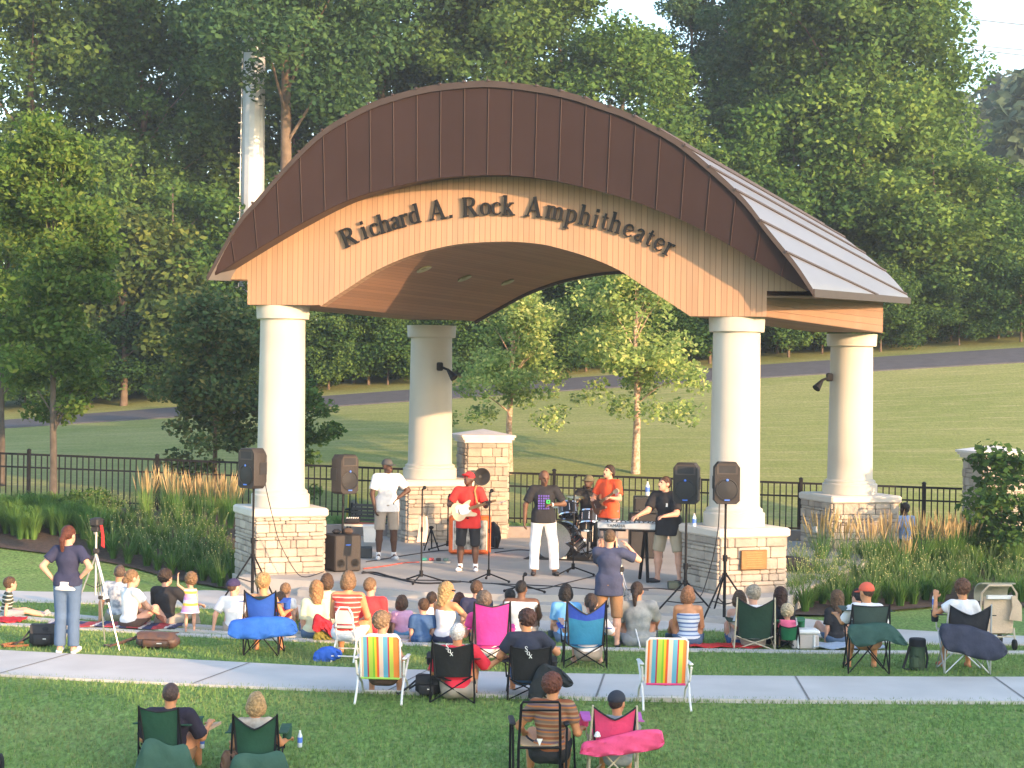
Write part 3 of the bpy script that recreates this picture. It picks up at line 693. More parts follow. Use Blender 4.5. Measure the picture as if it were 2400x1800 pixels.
# bronze plaque on the right front pedestal
rz = R(23); nF = Vector((math.sin(rz), -math.cos(rz), 0)); uF = Vector((math.cos(rz), math.sin(rz), 0))
c = Vector((cFR.x, cFR.y, 0))+nF*(.64+.035); v = FW + ((1767-1200)/FPX)*RT + ((900-1312)/FPX)*UP
t = (c-CAM).dot(nF)/v.dot(nF); pp = CAM+v*t
mb = MB(); mb.rbox(loc(pp), (.47, .03, .31), .01, rz); PL = mb.build('plaque', mat('bronze', (.20, .11, .045), .45, .15, scale=20, metal=.5, bump=.2, bscale=60), PAV)
mb = MB()
for k in range(7):
    mb.box(loc(pp+nF*.0175+Vector((0, 0, .11-.035*k))), (.3-.02*(k % 3), .004, .008), rz)
mb.build('plaque_relief', mat('bronze_relief', (.28, .17, .08), .4, .1, metal=.5), PL, smooth=0)
mb = MB(); c2 = Vector((cFR.x, cFR.y, 0))
# spotlights on the rear columns
def spot(cpos, x, y, d, sgn):
    p = at(x, y, d); mb = MB(); mb.rbox(loc(p), (.13, .1, .17), .02)
    S = mb.build('spotlight_box', M_black, PAV)
    q = p+Vector((sgn*.16, -.12, -.06)); e = q+Vector((sgn*.14, -.1, -.17))
    mb = MB(); mb.tube([loc(p), loc(q)], .025, 8); mb.tube([loc(q), loc(q.lerp(e, .3)), loc(e)], [.03, .045, .085], 12); mb.build('spotlight_head', M_black, S)
spot(cBL, 1031, 859, 36.3, 1); spot(cBR, 1944, 884, 36.0, -1)
# small junction box on rear right pedestal
mb = MB(); mb.rbox(loc(at(1911, 1241, 35.4)), (.1, .06, .12), .01, R(-60)); mb.build('junction_box', mat('grey_box', (.6, .62, .65), .4, .05), PAV)
# ================= vegetation =================
def leaf_mat(name, dark, mid, light, trans=.35, rough=.7):
    m = bpy.data.materials.new(name); m.use_nodes = True; nt = m.node_tree; L = nt.links.new
    out = nt.nodes['Material Output']; b = nt.nodes['Principled BSDF']; b.inputs['Roughness'].default_value = rough; b.inputs['Specular IOR Level'].default_value = .12
    g = node(nt, 'ShaderNodeNewGeometry'); r = node(nt, 'ShaderNodeValToRGB'); e = r.color_ramp.elements
    e[0].color = (*dark, 1); e[1].color = (*light, 1); x = e.new(.55); x.color = (*mid, 1)
    oi = node(nt, 'ShaderNodeObjectInfo'); L(g.outputs['Random Per Island'], r.inputs[0])
    hs = node(nt, 'ShaderNodeHueSaturation'); L(r.outputs[0], hs.inputs['Color'])
    mr = node(nt, 'ShaderNodeMapRange'); mr.inputs[3].default_value = .75; mr.inputs[4].default_value = 1.25; L(oi.outputs['Random'], mr.inputs[0]); L(mr.outputs[0], hs.inputs['Value'])
    m2 = node(nt, 'ShaderNodeMath', operation='MULTIPLY_ADD'); m2.inputs[1].default_value = -.035; m2.inputs[2].default_value = .525; L(oi.outputs['Random'], m2.inputs[0]); L(m2.outputs[0], hs.inputs['Hue'])
    # clumps of older and younger leaves
    tc = node(nt, 'ShaderNodeTexCoord'); nz = node(nt, 'ShaderNodeTexNoise'); nz.inputs['Scale'].default_value = .9; nz.inputs['Detail'].default_value = 2; L(tc.outputs['Object'], nz.inputs['Vector'])
    mm = node(nt, 'ShaderNodeMix', data_type='RGBA', blend_type='MULTIPLY'); mm.inputs[0].default_value = 1
    r2 = node(nt, 'ShaderNodeValToRGB'); r2.color_ramp.elements[0].position = .35; r2.color_ramp.elements[0].color = (.62, .7, .66, 1); r2.color_ramp.elements[1].position = .65; r2.color_ramp.elements[1].color = (1.3, 1.22, 1, 1)
    L(nz.outputs['Fac'], r2.inputs[0]); L(hs.outputs[0], mm.inputs[6]); L(r2.outputs[0], mm.inputs[7]); L(mm.outputs[2], b.inputs['Base Color'])
    t = node(nt, 'ShaderNodeBsdfTranslucent'); L(mm.outputs[2], t.inputs[0]); ms = node(nt, 'ShaderNodeMixShader'); ms.inputs[0].default_value = trans
    L(b.outputs[0], ms.inputs[1]); L(t.outputs[0], ms.inputs[2]); L(ms.outputs[0], out.inputs[0]); return m
L_wood = leaf_mat('woodland_leaf', (.050, .105, .036), (.074, .138, .042), (.105, .168, .05))
L_deep = leaf_mat('deep_green_leaf', (.036, .088, .046), (.052, .112, .05), (.075, .14, .055))
L_light = leaf_mat('light_green_leaf', (.065, .135, .04), (.095, .175, .048), (.135, .21, .055))
L_birch = leaf_mat('birch_leaf', (.15, .24, .09), (.25, .36, .13), (.46, .50, .22), .45)
L_loc = leaf_mat('locust_leaf', (.085, .16, .035), (.14, .22, .05), (.21, .26, .07), .45)
L_maple = leaf_mat('maple_leaf', (.085, .14, .065), (.13, .19, .08), (.24, .21, .09))
M_bark = mat('bark', (.13, .095, .07), .95, .3, scale=5, bump=.8, bscale=18)
M_barkp = mat('pale_bark', (.10, .085, .072), .95, .3, scale=5, bump=.6)
M_birchb = mat('birch_bark', (.62, .47, .36), .85, .1, scale=22, bump=.5, bscale=30, col2=(.30, .17, .11))
def leaves(rng, C, Rr, n, size, aspect=1.6, droop=0.0, outward=.35):
    """n leaf quads spread in blobs (centres C, radii Rr); returns V, F"""
    k = rng.choice(len(C), n, p=(Rr[:, 0]*Rr[:, 2])/np.sum(Rr[:, 0]*Rr[:, 2]))
    d = rng.normal(size=(n, 3)); d /= np.linalg.norm(d, axis=1)[:, None]
    rad = rng.random(n)**(1/2.2); P = C[k]+d*Rr[k]*rad[:, None]
    a = rng.normal(size=(n, 3)); a[:, 2] = a[:, 2]*.6-droop; a /= np.linalg.norm(a, axis=1)[:, None]
    nn = rng.normal(size=(n, 3))*(1-outward)+d*outward*1.5+np.array([0, 0, .5]); b = np.cross(a, nn); b /= (np.linalg.norm(b, axis=1)[:, None]+1e-9)
    s = size*rng.uniform(.6, 1.35, n)[:, None]
    q = [P-a*s*aspect*.5, P+b*s*.5, P+a*s*aspect*.5, P-b*s*.5]
    V = np.stack(q, 1).reshape(-1, 3); F = np.arange(n*4).reshape(-1, 4); return V, F
def crown_blobs(rng, rx, ry, h0, h1, nb, br, shape='oval', hang=0.0):
    C = []; Rr = []
    for i in range(nb):
        t = rng.random()**.85; z = h0+(h1-h0)*t
        if shape == 'oval': w_ = math.sqrt(max(.02, 1-(2*t-.9)**2/1.25))
        elif shape == 'cone': w_ = (1-t)**.7*.95+.08
        elif shape == 'column': w_ = min(1, 3.2*(1-t)+.15)*min(1, .45+3*t)
        else: w_ = min(1, .5+2.2*t)*math.sqrt(max(.03, 1-max(0, t-.45)**2*3.0))
        a = rng.random()*2*math.pi; rr = math.sqrt(rng.random())*.5+.5; rr *= rng.uniform(.75, 1.08)
        f = rng.uniform(.65, 1.25)
        C.append((rx*w_*rr*math.cos(a), ry*w_*rr*math.sin(a), z)); Rr.append((br*f*1.15, br*f*1.15, br*f*(.75+hang)))
    for i in range(max(3, nb//5)):
        t = rng.random(); C.append((rng.normal()*rx*.25, rng.normal()*ry*.25, h0+(h1-h0)*(.15+.75*t))); Rr.append((br*1.4, br*1.4, br*1.2))
    return np.array(C), np.array(Rr)
def limbs(mb, rng, h0, h1, r0, C, lean=.0, nb=9, top=.9):
    """trunk with tapering limbs reaching toward blob centres"""
    pts = [Vector((0, 0, -.3))]; n = 7
    for i in range(1, n+1):
        t = i/n; pts.append(Vector((lean*t*t*h1+rng.normal()*.012*h1*t, rng.normal()*.012*h1*t, h1*top*t)))
    mb.tube(pts, [r0*(1.25 if i == 0 else (1-.82*i/n)) for i in range(n+1)], 9)
    idx = rng.choice(len(C), min(nb, len(C)), replace=False)
    for k in idx:
        c = Vector(C[k]); z = max(h0*.8, min(c.z*.75, h1*.75)); t = z/(h1*top); j = min(n-1, int(t*n)); p = pts[j].lerp(pts[j+1], t*n-j)
        q = p.lerp(c, .5)+Vector((0, 0, .08*(c-p).length)); rr = r0*(1-.8*t)*.34
        mb.tube([p, q, c], [rr, rr*.6, rr*.2], 6)
def make_tree(name, seed, rx, h, h0, nb, br, nleaf, size, lm, bark, shape='oval', r0=None, lean=0, hang=0.0, droop=0.0, asp=1.6, ry=None, nl=10):
    rng = np.random.default_rng(seed); root = empty(name); C, Rr = crown_blobs(rng, rx, ry or rx, h0, h-br*.6, nb, br, shape, hang)
    if lean: C[:, 0] += lean*(C[:, 2]/h)**2*h
    mb = MB(); limbs(mb, rng, h0, h, r0 or h*.016, C, lean, nl); mb.build('trunk', bark, root, smooth=40)
    V, F = leaves(rng, C, Rr, nleaf, size, asp, droop); npmesh('crown', V, F, lm, root); return root
def put(root, loc_, rz, sc, label, group=None, first=False, cat='tree', kind=None, sz=None):
    o = root if first else copy_tree(root); o.location = loc_; o.rotation_euler = (0, 0, rz); o.scale = (sc, sc, sz or sc)
    tag(o, label, cat, group, kind); return o
def gput(root, px, py_unused, d, rz, sc, label, group=None, first=False, cat='tree', sz=None, dz=0):
    X = (px-1200)/FPX*d; return put(root, (X, d, ground_z(max(-30, min(30, X)), d)-.05+dz), rz, sc, label, group, first, cat, sz=sz)
# --- prototypes of the wood (copied) ---
T1 = make_tree('woodland_tree', 11, 4.2, 17, 3.2, 70, 1.05, 34000, .14, L_wood, M_bark)
T2 = make_tree('woodland_tree', 12, 3.4, 19, 2.6, 72, .92, 33000, .135, L_deep, M_bark, 'column')
T3 = make_tree('woodland_tree', 13, 4.8, 15, 1.6, 76, 1.05, 35000, .14, L_light, M_barkp, 'round')
T4 = make_tree('woodland_tree', 14, 3.0, 8.5, .5, 50, .8, 21000, .115, L_light, M_barkp, 'oval', nl=16)
T5 = make_tree('woodland_shrub', 15, 2.6, 4.6, .1, 36, .72, 15000, .105, L_wood, M_bark, 'round', r0=.07, nl=14)
GW = 'trees of the wood beyond the hill path'
used = {}
def W(T, px, d, sc, label, rz=None, sz=None):
    f = id(T) not in used; used[id(T)] = 1
    return gput(T, px, 0, d, rz if rz is not None else random.uniform(0, 6.28), sc, label, GW, f, 'tree', sz)
W(T1, 60, 70, 1.1, 'tall olive-green tree rising at the left end of the wood, cut by the frame')
W(T2, 210, 74, 1.05, 'tall dark tree behind the young yellow-green tree on the left')
W(T1, 330, 71, 1.0, 'broad speckled olive tree standing left of the white pole')
W(T2, 455, 77, 1.12, 'dark tall tree just left of the white steel pole')
TO_ = make_tree('woodland_tree', 16, 4.3, 23, 10.3, 64, 1.1, 34000, .135, L_deep, M_bark, 'oval', r0=.3); gput(TO_, 664, 0, 63.4, 0, 1.0, 'dark high-crowned tree whose leaves hang over the top of the white pole', GW, True)
W(T1, 690, 74, 1.15, 'tall dark tree over the left shoulder of the metal roof')
W(T2, 905, 71, 1.1, 'dark tree directly above the left half of the roof arch')
W(T1, 1050, 74, 1.1, 'tall tree with bare forking limbs above the top of the roof')
W(T1, 1180, 70, 1.05, 'dense tree behind the crest of the roof')
W(T2, 1310, 76, .86, 'loose airy tree above the roof right of its crest, sky behind')
W(T2, 1600, 84, .9, 'thin blue-green tree with sky showing between its branches')
W(T3, 1440, 68, .86, 'bright yellow-green tree just behind the right slope of the roof')
W(T2, 1700, 84, .98, 'slender pale tree left of the big tree on the right')
W(T2, 1800, 73, .98, 'tall upright tree in the right part of the wood, top cut by the frame')
W(T1, 1960, 70, 1.02, 'large tree with a forked grey trunk right of the roof')
W(T3, 2040, 72, 1.02, 'biggest broad tree at the right, its edge against the sky')
W(T3, 1930, 79, 1.12, 'second broad tree standing close behind the biggest one at the right')
# understorey
W(T4, 120, 65.5, .9, 'low leafy tree at the foot of the wood, far left')
W(T4, 300, 66.5, 1.15, 'dark low tree at the foot of the wood near the left bush')
W(T4, 400, 65.5, 1.0, 'pointed yellow-green young tree left of the white pole')
W(T4, 330, 68, 1.05, 'pale-topped young tree between the left bush and the pole')
W(T4, 800, 66, .95, 'low tree just right of the white pole, under the roof edge')
W(T4, 850, 66.5, .9, 'low bright tree seen between the two left columns')
W(T4, 1010, 66, .9, 'low tree behind the left rear column')
W(T4, 1190, 67, .9, 'low tree under the arch between the two birches')
W(T4, 1370, 66, 1.0, 'low tree beneath the arch behind the right birch')
W(T4, 1540, 67, 1.05, 'low tree beneath the arch next to the right front column')
W(T4, 1700, 66.5, 1.0, 'low tree behind the right front column')
W(T4, 1850, 66.5, 1.1, 'low tree seen between the two right columns')
W(T4, 2010, 67, 1.25, 'low tree just right of the eave end')
W(T4, 2180, 66, 1.15, 'rounded yellow-green low tree right of the right rear column', sz=.9)
W(T4, 2330, 68, .8, 'low bush-like tree at the right end of the wood')
GS = 'shrubs along the foot of the wood'
def S(px, d, sc, label, group=GS):
    f = id(T5) not in used; used[id(T5)] = 1
    return gput(T5, px, 0, d, random.uniform(0, 6.28), sc, label, group, f, 'shrub')
for i in range(44):
    px = -60+i*58+random.uniform(-25, 25); S(px, random.uniform(63.6, 65.4), random.uniform(.5, .85), 'leafy shrub in the row where the wood meets the mown grass strip')
# far hazy trees at the right
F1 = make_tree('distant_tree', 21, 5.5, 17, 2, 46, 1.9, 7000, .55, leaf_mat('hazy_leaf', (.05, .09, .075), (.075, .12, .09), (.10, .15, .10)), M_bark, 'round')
GF = 'hazy trees far behind the right end of the wood'
for i, (px, d, sc, lb) in enumerate(((2250, 150, 1.15, 'hazy blue-green far tree just right of the biggest tree'), (2400, 165, 1.36, 'tallest hazy far tree, at the right frame edge under the wires'), (2330, 120, .72, 'hazy far tree at the right edge above the low bush'), (2480, 110, .95, 'hazy dark tree cut by the right frame edge'), (2180, 175, 1.2, 'farthest hazy tree, mostly hidden behind the biggest tree'), (1700, 170, 1.0, 'far hazy tree behind the slender pale tree'), (1450, 180, 1.0, 'far hazy tree seen through the airy tops above the roof'), (1950, 170, 1.0, 'far hazy tree behind the large forked tree'))):
    gput(F1, px, 0, d, i*1.3, sc, lb, GF, i == 0)
# --- white steel pole with step pegs ---
pole = empty('utility_pole', (0, 0, 0)); tag(pole, 'tall pale grey steel pole with climbing pegs standing among the trees on the left', 'pole')
X = (586-1200)/FPX*66; zb = ground_z(X, 66); pole.location = (X, 66, zb)
mb = MB(); mb.lathe([(.46, -.2), (.45, 3), (.40, 12), (.34, 26)], 14); mb.build('shaft', mat('pale_galvanised', (.50, .53, .58), .5, .05, metal=.2), pole, smooth=20)
mb = MB()
for i in range(40): mb.tube([(-(.42-.0021*i), -.12, 2+i*.55), (-(.56-.0021*i), -.16, 2+i*.55)], .02, 5)
mb.tube([(-.47, -.12, 0), (-.38, -.12, 24)], .025, 5); mb.build('step_pegs', M_alu, pole)
# --- overhead wires ---
for i, ((x0, y0, d0), (x1, y1, d1), lb) in enumerate((((1500, -28, 95), (2600, 150, 95), 'middle overhead power line crossing in front of the upright trees'), ((1690, -62, 90), (2700, 82, 90), 'upper overhead power line at the top right corner'), ((1900, 43, 100), (2700, 130, 100), 'lower overhead power line in the sky at the right edge'))):
    a, b = at(x0, y0, d0), at(x1, y1, d1); pts = [a.lerp(b, t/20)+Vector((0, 0, -.5*math.sin(math.pi*t/20))) for t in range(21)]
    mb = MB(); mb.tube(pts, .028, 5); o = mb.build('power_line', mat('wire', (.25, .24, .24), .5, .05, metal=.5)); tag(o, lb, 'power line', 'overhead power lines at the top right')
# --- nearer individual trees ---
t = make_tree('locust_tree', 31, 1.35, 8.5, 2.2, 76, .40, 27000, .07, L_loc, M_barkp, 'oval', r0=.085, lean=-.05, droop=.3, asp=1.9, nl=22)
gput(t, 128, 0, 37.6, 1.0, 1.0, 'young feathery yellow-green tree with a slim trunk in front of the fence, left', None, True)
t = make_tree('locust_tree', 36, 1.5, 8.2, 2.6, 50, .45, 26000, .075, L_loc, M_barkp, 'oval', r0=.085, droop=.3, asp=1.9, nl=18)
gput(t, 5, 0, 42, 0.5, 1.0, 'second feathery tree cut by the left frame edge, behind the fence', None, True)
t = make_tree('hawthorn_tree', 32, 1.8, 4.5, .7, 46, .5, 17000, .10, leaf_mat('hawthorn_leaf', (.04, .075, .025), (.085, .13, .04), (.16, .19, .055)), M_bark, 'round', r0=.08)
gput(t, 290, 0, 63.2, 2.0, 1.62, 'rounded dark olive bush-like tree behind the fence right of the young tree', None, True)
t = make_tree('maple_tree', 33, 1.35, 5.4, .55, 56, .44, 15000, .09, L_maple, M_bark, 'oval', r0=.07, lean=-.0)
gput(t, 505, 0, 40.6, 1.1, .93, 'dark reddish-green young maple behind the fence beside the left column', None, True)
t = make_tree('sapling', 34, .75, 2.9, .4, 26, .26, 4200, .07, L_light, M_bark, 'oval', r0=.035)
gput(t, 705, 0, 40.2, .6, 1.0, 'small light-green sapling right of the left front column', None, True)
t = make_tree('birch_tree', 35, 1.5, 4.5, 1.25, 64, .34, 11500, .062, L_birch, M_birchb, 'cone', r0=.085, nl=14)
gput(t, 1197, 0, 45.2, .3, 1.14, 'left one of the two birches under the arch, beside the stone pier', 'birches on the slope behind the stage', True)
o = copy_tree(t); gput(o, 1492, 0, 45.4, 2.4, 1.30, 'right one of the two birches under the arch, above the drummer', 'birches on the slope behind the stage', True)
t = make_tree('serviceberry', 37, .75, 2.0, .25, 26, .24, 3000, .07, L_light, M_bark, 'oval', r0=.025, nl=20)
gput(t, 2350, 0, 34.2, .3, 1.3, 'small open-branched tree in front of the right stone pier', None, True)
# --- low shrubs in the left bed ---
t = make_tree('shrub', 38, .62, .75, .05, 26, .17, 2600, .045, L_light, M_bark, 'round', r0=.02)
gput(t, 78, 0, 37.2, .3, .85, 'low rounded green shrub left of the young tree trunk', 'low shrubs before the fence', True, 'shrub')
o = copy_tree(t); gput(o, 215, 0, 37.0, 1.3, 1.1, 'low rounded green shrub right of the young tree trunk', 'low shrubs before the fence', True, 'shrub')
# --- blade clumps ---
def blades(rng, n, h, spread, wd, arch=.9):
    V = []; F = []
    for i in range(n):
        a = rng.random()*2*math.pi; hh = h*rng.uniform(.6, 1.1); sp = spread*rng.uniform(.3, 1.1); r0 = rng.random()*.07
        d = np.array([math.cos(a), math.sin(a), 0]); s = np.array([-d[1], d[0], 0])*wd/2; o = len(V)
        for j, t in enumerate((0, .35, .7, 1.0)):
            z = hh*(t*1.25-arch*.55*t*t*t) if arch > .5 else hh*t; p = d*(r0+sp*t**1.6)+np.array([0, 0, z]); k = (1-t*.85)
            V += [p-s*k, p+s*k]
        for j in range(3): F.append((o+j*2, o+j*2+1, o+j*2+3, o+j*2+2))
    return np.array(V), np.array(F)
L_lily = leaf_mat('daylily_leaf', (.065, .15, .035), (.105, .21, .05), (.17, .28, .08), .3)
L_grs = leaf_mat('fountain_grass', (.09, .20, .05), (.14, .27, .075), (.20, .33, .10), .3)
M_plume = leaf_mat('tan_plume', (.46, .34, .20), (.58, .43, .27), (.68, .54, .36), .3)
M_bud = mat('yellow_bud', (.40, .40, .17), .6, .1); M_flower = mat('orange_flower', (.75, .38, .04), .6, .1)
M_stalk = mat('flower_stalk', (.08, .14, .045), .7, .2)
lil = []
for s in range(3):
    rng = np.random.default_rng(50+s); root = empty('daylily'); V, F = blades(rng, 110, .62, .42, .022); npmesh('leaves', V, F, L_lily, root)
    st = MB(); bd = MB(); fl = MB()
    for i in range(7):
        a = rng.random()*6.28; r = rng.uniform(.05, .38); z = rng.uniform(.5, .92); p = Vector((r*math.cos(a), r*math.sin(a), z))
        st.tube([(0, 0, .1), p*.6+Vector((0, 0, .12)), p], .005, 4, cap=False)
        st.cm = 2 if rng.random() < .07 else 1; q_ = .019 if st.cm == 2 else .009
        st.ball(p, (q_, q_, q_*1.4), 5, 3); st.cm = 0
    st.build('flower_stalks', [M_stalk, M_bud, M_flower], root)
    lil.append([root, 0])
rng = np.random.default_rng(77); fg = empty('fountain_grass'); V, F = blades(rng, 260, .85, .5, .014); npmesh('leaves', V, F, L_grs, fg)
rng = np.random.default_rng(78); rg = empty('feather_grass'); V, F = blades(rng, 150, .85, .35, .013, .3); npmesh('leaves', V, F, L_grs, rg)
V, F = blades(rng, 130, 1.25, .32, .022, .2); V[:, 2] = V[:, 2]*1.0; 
pl = []; fr = []
for i in range(38):
    a = rng.random()*6.28; r = rng.random()*.30; z0 = rng.uniform(.62, .85); top_ = np.array([r*math.cos(a)*1.5, r*math.sin(a)*1.5, z0+rng.uniform(.3, .48)]); b0 = np.array([r*math.cos(a), r*math.sin(a), z0])
    for k in range(2):
        n = rng.normal(size=3); n[2] = 0; n /= np.linalg.norm(n); n *= .013; o = len(pl); mid_ = (b0+top_)/2
        pl += [b0, mid_+n, top_, mid_-n]; fr.append((o, o+1, o+2, o+3))
npmesh('plumes', np.array(pl), np.array(fr), M_plume, rg)
def inbed(A, side):
    """random spots in a planting bed (left/right)"""
    out = []; i = random.randrange(0, 39); a = A[i]; t = random.random(); Y = a[1]+.35+(38.4-a[1]-.35)*t; return a[0]+t*(.3 if side == 0 else 1.2), Y
GL1 = 'daylilies in the left planting bed'; GL2 = 'daylilies in the right planting bed'
cnt = 0
def clump(pro, x, y, label, group, cat='flower', sc=None):
    c = lil[pro] if isinstance(pro, int) else pro; f = c[1] == 0; c[1] = 1
    s = sc or random.uniform(.58, .88); put(c[0], (x, y, ground_z(x, y)+.02), random.uniform(0, 6.28), s, label, group, f, cat)
FG = [fg, 0]; RG = [rg, 0]
def bedfill(A, side, x0, x1, step, rows, label, group, yoff, keep):
    for r in range(rows):
        for i in np.arange(x0, x1, step):
            k = (i-x0)/(x1-x0); j = int(k*39); a = A[min(39, max(0, j))]
            x = a[0]+random.uniform(-.12, .12)+(r % 2)*step/2; y = a[1]+yoff+r*.48+random.uniform(-.1, .1)
            if y > 38.3 or not keep(x, y): continue
            clump(random.randrange(3), x, y, label, group)
aL0, aL1 = bedL[0][0], bedL[-1][0]; aR0, aR1 = bedR[0][0], bedR[-1][0]
def sx(x, y): return 1200+FPX*x/y
bedfill(bedL, 0, aL0, aL1, .38, 8, 'daylily clump with long arching leaves and small yellow buds in the left bed', GL1, .35, lambda x, y: 215 < sx(x, y) < 556)
for i in range(26):
    d_ = random.uniform(29.3, 33.2); x_ = random.uniform(1868, 1868+(33.4-d_)*45)
    clump(random.randrange(3), (x_-1200)/FPX*d_, d_, 'daylily clump with long arching leaves and small yellow buds in the right bed', GL2)
bedfill(bedR, 1, aR0+.5, aR1, .40, 13, 'daylily clump with long arching leaves and small yellow buds in the right bed', GL2, .5, lambda x, y: (1858 if y < 33 else 1990) < sx(x, y) < 2440)
for i in range(60):
    x_ = random.uniform(-40, 250); d_ = random.uniform(34.9, 37.3); x = (x_-1200)/FPX*d_
    clump(FG, x, d_, 'soft arching green grass clump in the left end of the bed', 'fountain grasses in the left bed', 'grass plant', random.uniform(.68, .88))
for x_, d_ in ((345, 36.9), (395, 37.1), (420, 36.8), (447, 37.2), (470, 37.0), (500, 36.9), (525, 37.1), (545, 36.7)):
    clump(RG, (x_-1200)/FPX*d_, d_, 'tan plumed feather grass clump before the fence, left of the left column', 'tan feather grasses in the left bed', 'grass plant', random.uniform(.88, 1.0))
for x_, d_ in ((1930, 33.9), (1985, 33.9), (2050, 33.6), (2088, 34.1), (2165, 33.7), (2200, 34.0), (2235, 33.8), (2262, 34.2), (2125, 33.0)):
    clump(RG, (x_-1200)/FPX*d_, d_, 'tan plumed feather grass clump by the right rear pedestal', 'tan feather grasses in the right bed', 'grass plant', .72 if x_ == 2125 else random.uniform(.92, 1.08))
for i in range(34):
    d_ = random.uniform(33.5, 37.2); x_ = random.uniform(2010 if d_ < 35.5 else 2120, 2420)
    clump(FG, (x_-1200)/FPX*d_, d_, 'soft arching green grass clump at the back of the right bed', 'fountain grasses in the right bed', 'grass plant', random.uniform(.7, .95))
for i in range(9):
    x_ = random.uniform(800, 965); d_ = random.uniform(38.2, 38.8); x = (x_-1200)/FPX*d_
    clump(FG, x, d_, 'green grass clump behind the stage by the dark bench', 'grasses behind the stage left', 'grass plant', .7)
# --- row of trees behind the camera to the right (they shade the lawn in the photograph) ---
SH = make_tree('shade_tree', 41, 3.8, 9.8, .3, 56, 1.4, 5600, .75, L_wood, M_bark, 'round')
cb = Vector((0.5, 29, 0))+Vector((math.sin(SUN_AZ), -math.cos(SUN_AZ), 0))*52; tb = Vector((math.cos(SUN_AZ), math.sin(SUN_AZ), 0))
for i in range(22):
    p = cb+Vector((SDIR.x, SDIR.y, 0))*(5*(i//11))+tb*(((i % 11)-5)*5.6+2.8*(i//11)+random.uniform(-.8, .8)); p.y += 0
    put(SH, (p.x, p.y, 0), i*1.1, random.uniform(.96, 1.07), 'tree in the row behind the crowd', 'row of trees behind the crowd', i == 0)
# ================= people =================
def sdf(prims, P, k):
    """smooth union of primitives at points P (n,3) float32"""
    D = np.full(len(P), 9.0, np.float32)
    for pr in prims:
        t = pr[0]
        if t == 'c':      # round cone: a, b, ra, rb, flat
            a, b, ra, rb = np.array(pr[1], np.float32), np.array(pr[2], np.float32), pr[3], pr[4]; fl = pr[5] if len(pr) > 5 else 0
            ba = b-a; L2 = float(ba @ ba)+1e-9; pa = P-a; tt = pa @ ba/L2; tc_ = np.clip(tt, 0, 1)
            d = np.linalg.norm(pa-tc_[:, None]*ba, axis=1)-(ra+(rb-ra)*tc_)
            if fl: Ln = math.sqrt(L2); d = np.maximum(d, (tt-1)*Ln)
            if fl == 2: d = np.maximum(d, -tt*Ln)
        else:             # ellipsoid: centre, radii, (rotation rows)
            c, r = np.array(pr[1], np.float32), np.array(pr[2], np.float32); q = P-c
            if len(pr) > 3: q = q @ np.array(pr[3], np.float32).T
            kk = np.linalg.norm(q/r, axis=1); k2 = np.linalg.norm(q/(r*r), axis=1)+1e-6; d = kk*(kk-1)/k2
        h = np.clip(.5+.5*(D-d)/k, 0, 1); D = D*(1-h)+d*h-k*h*(1-h)
    return D
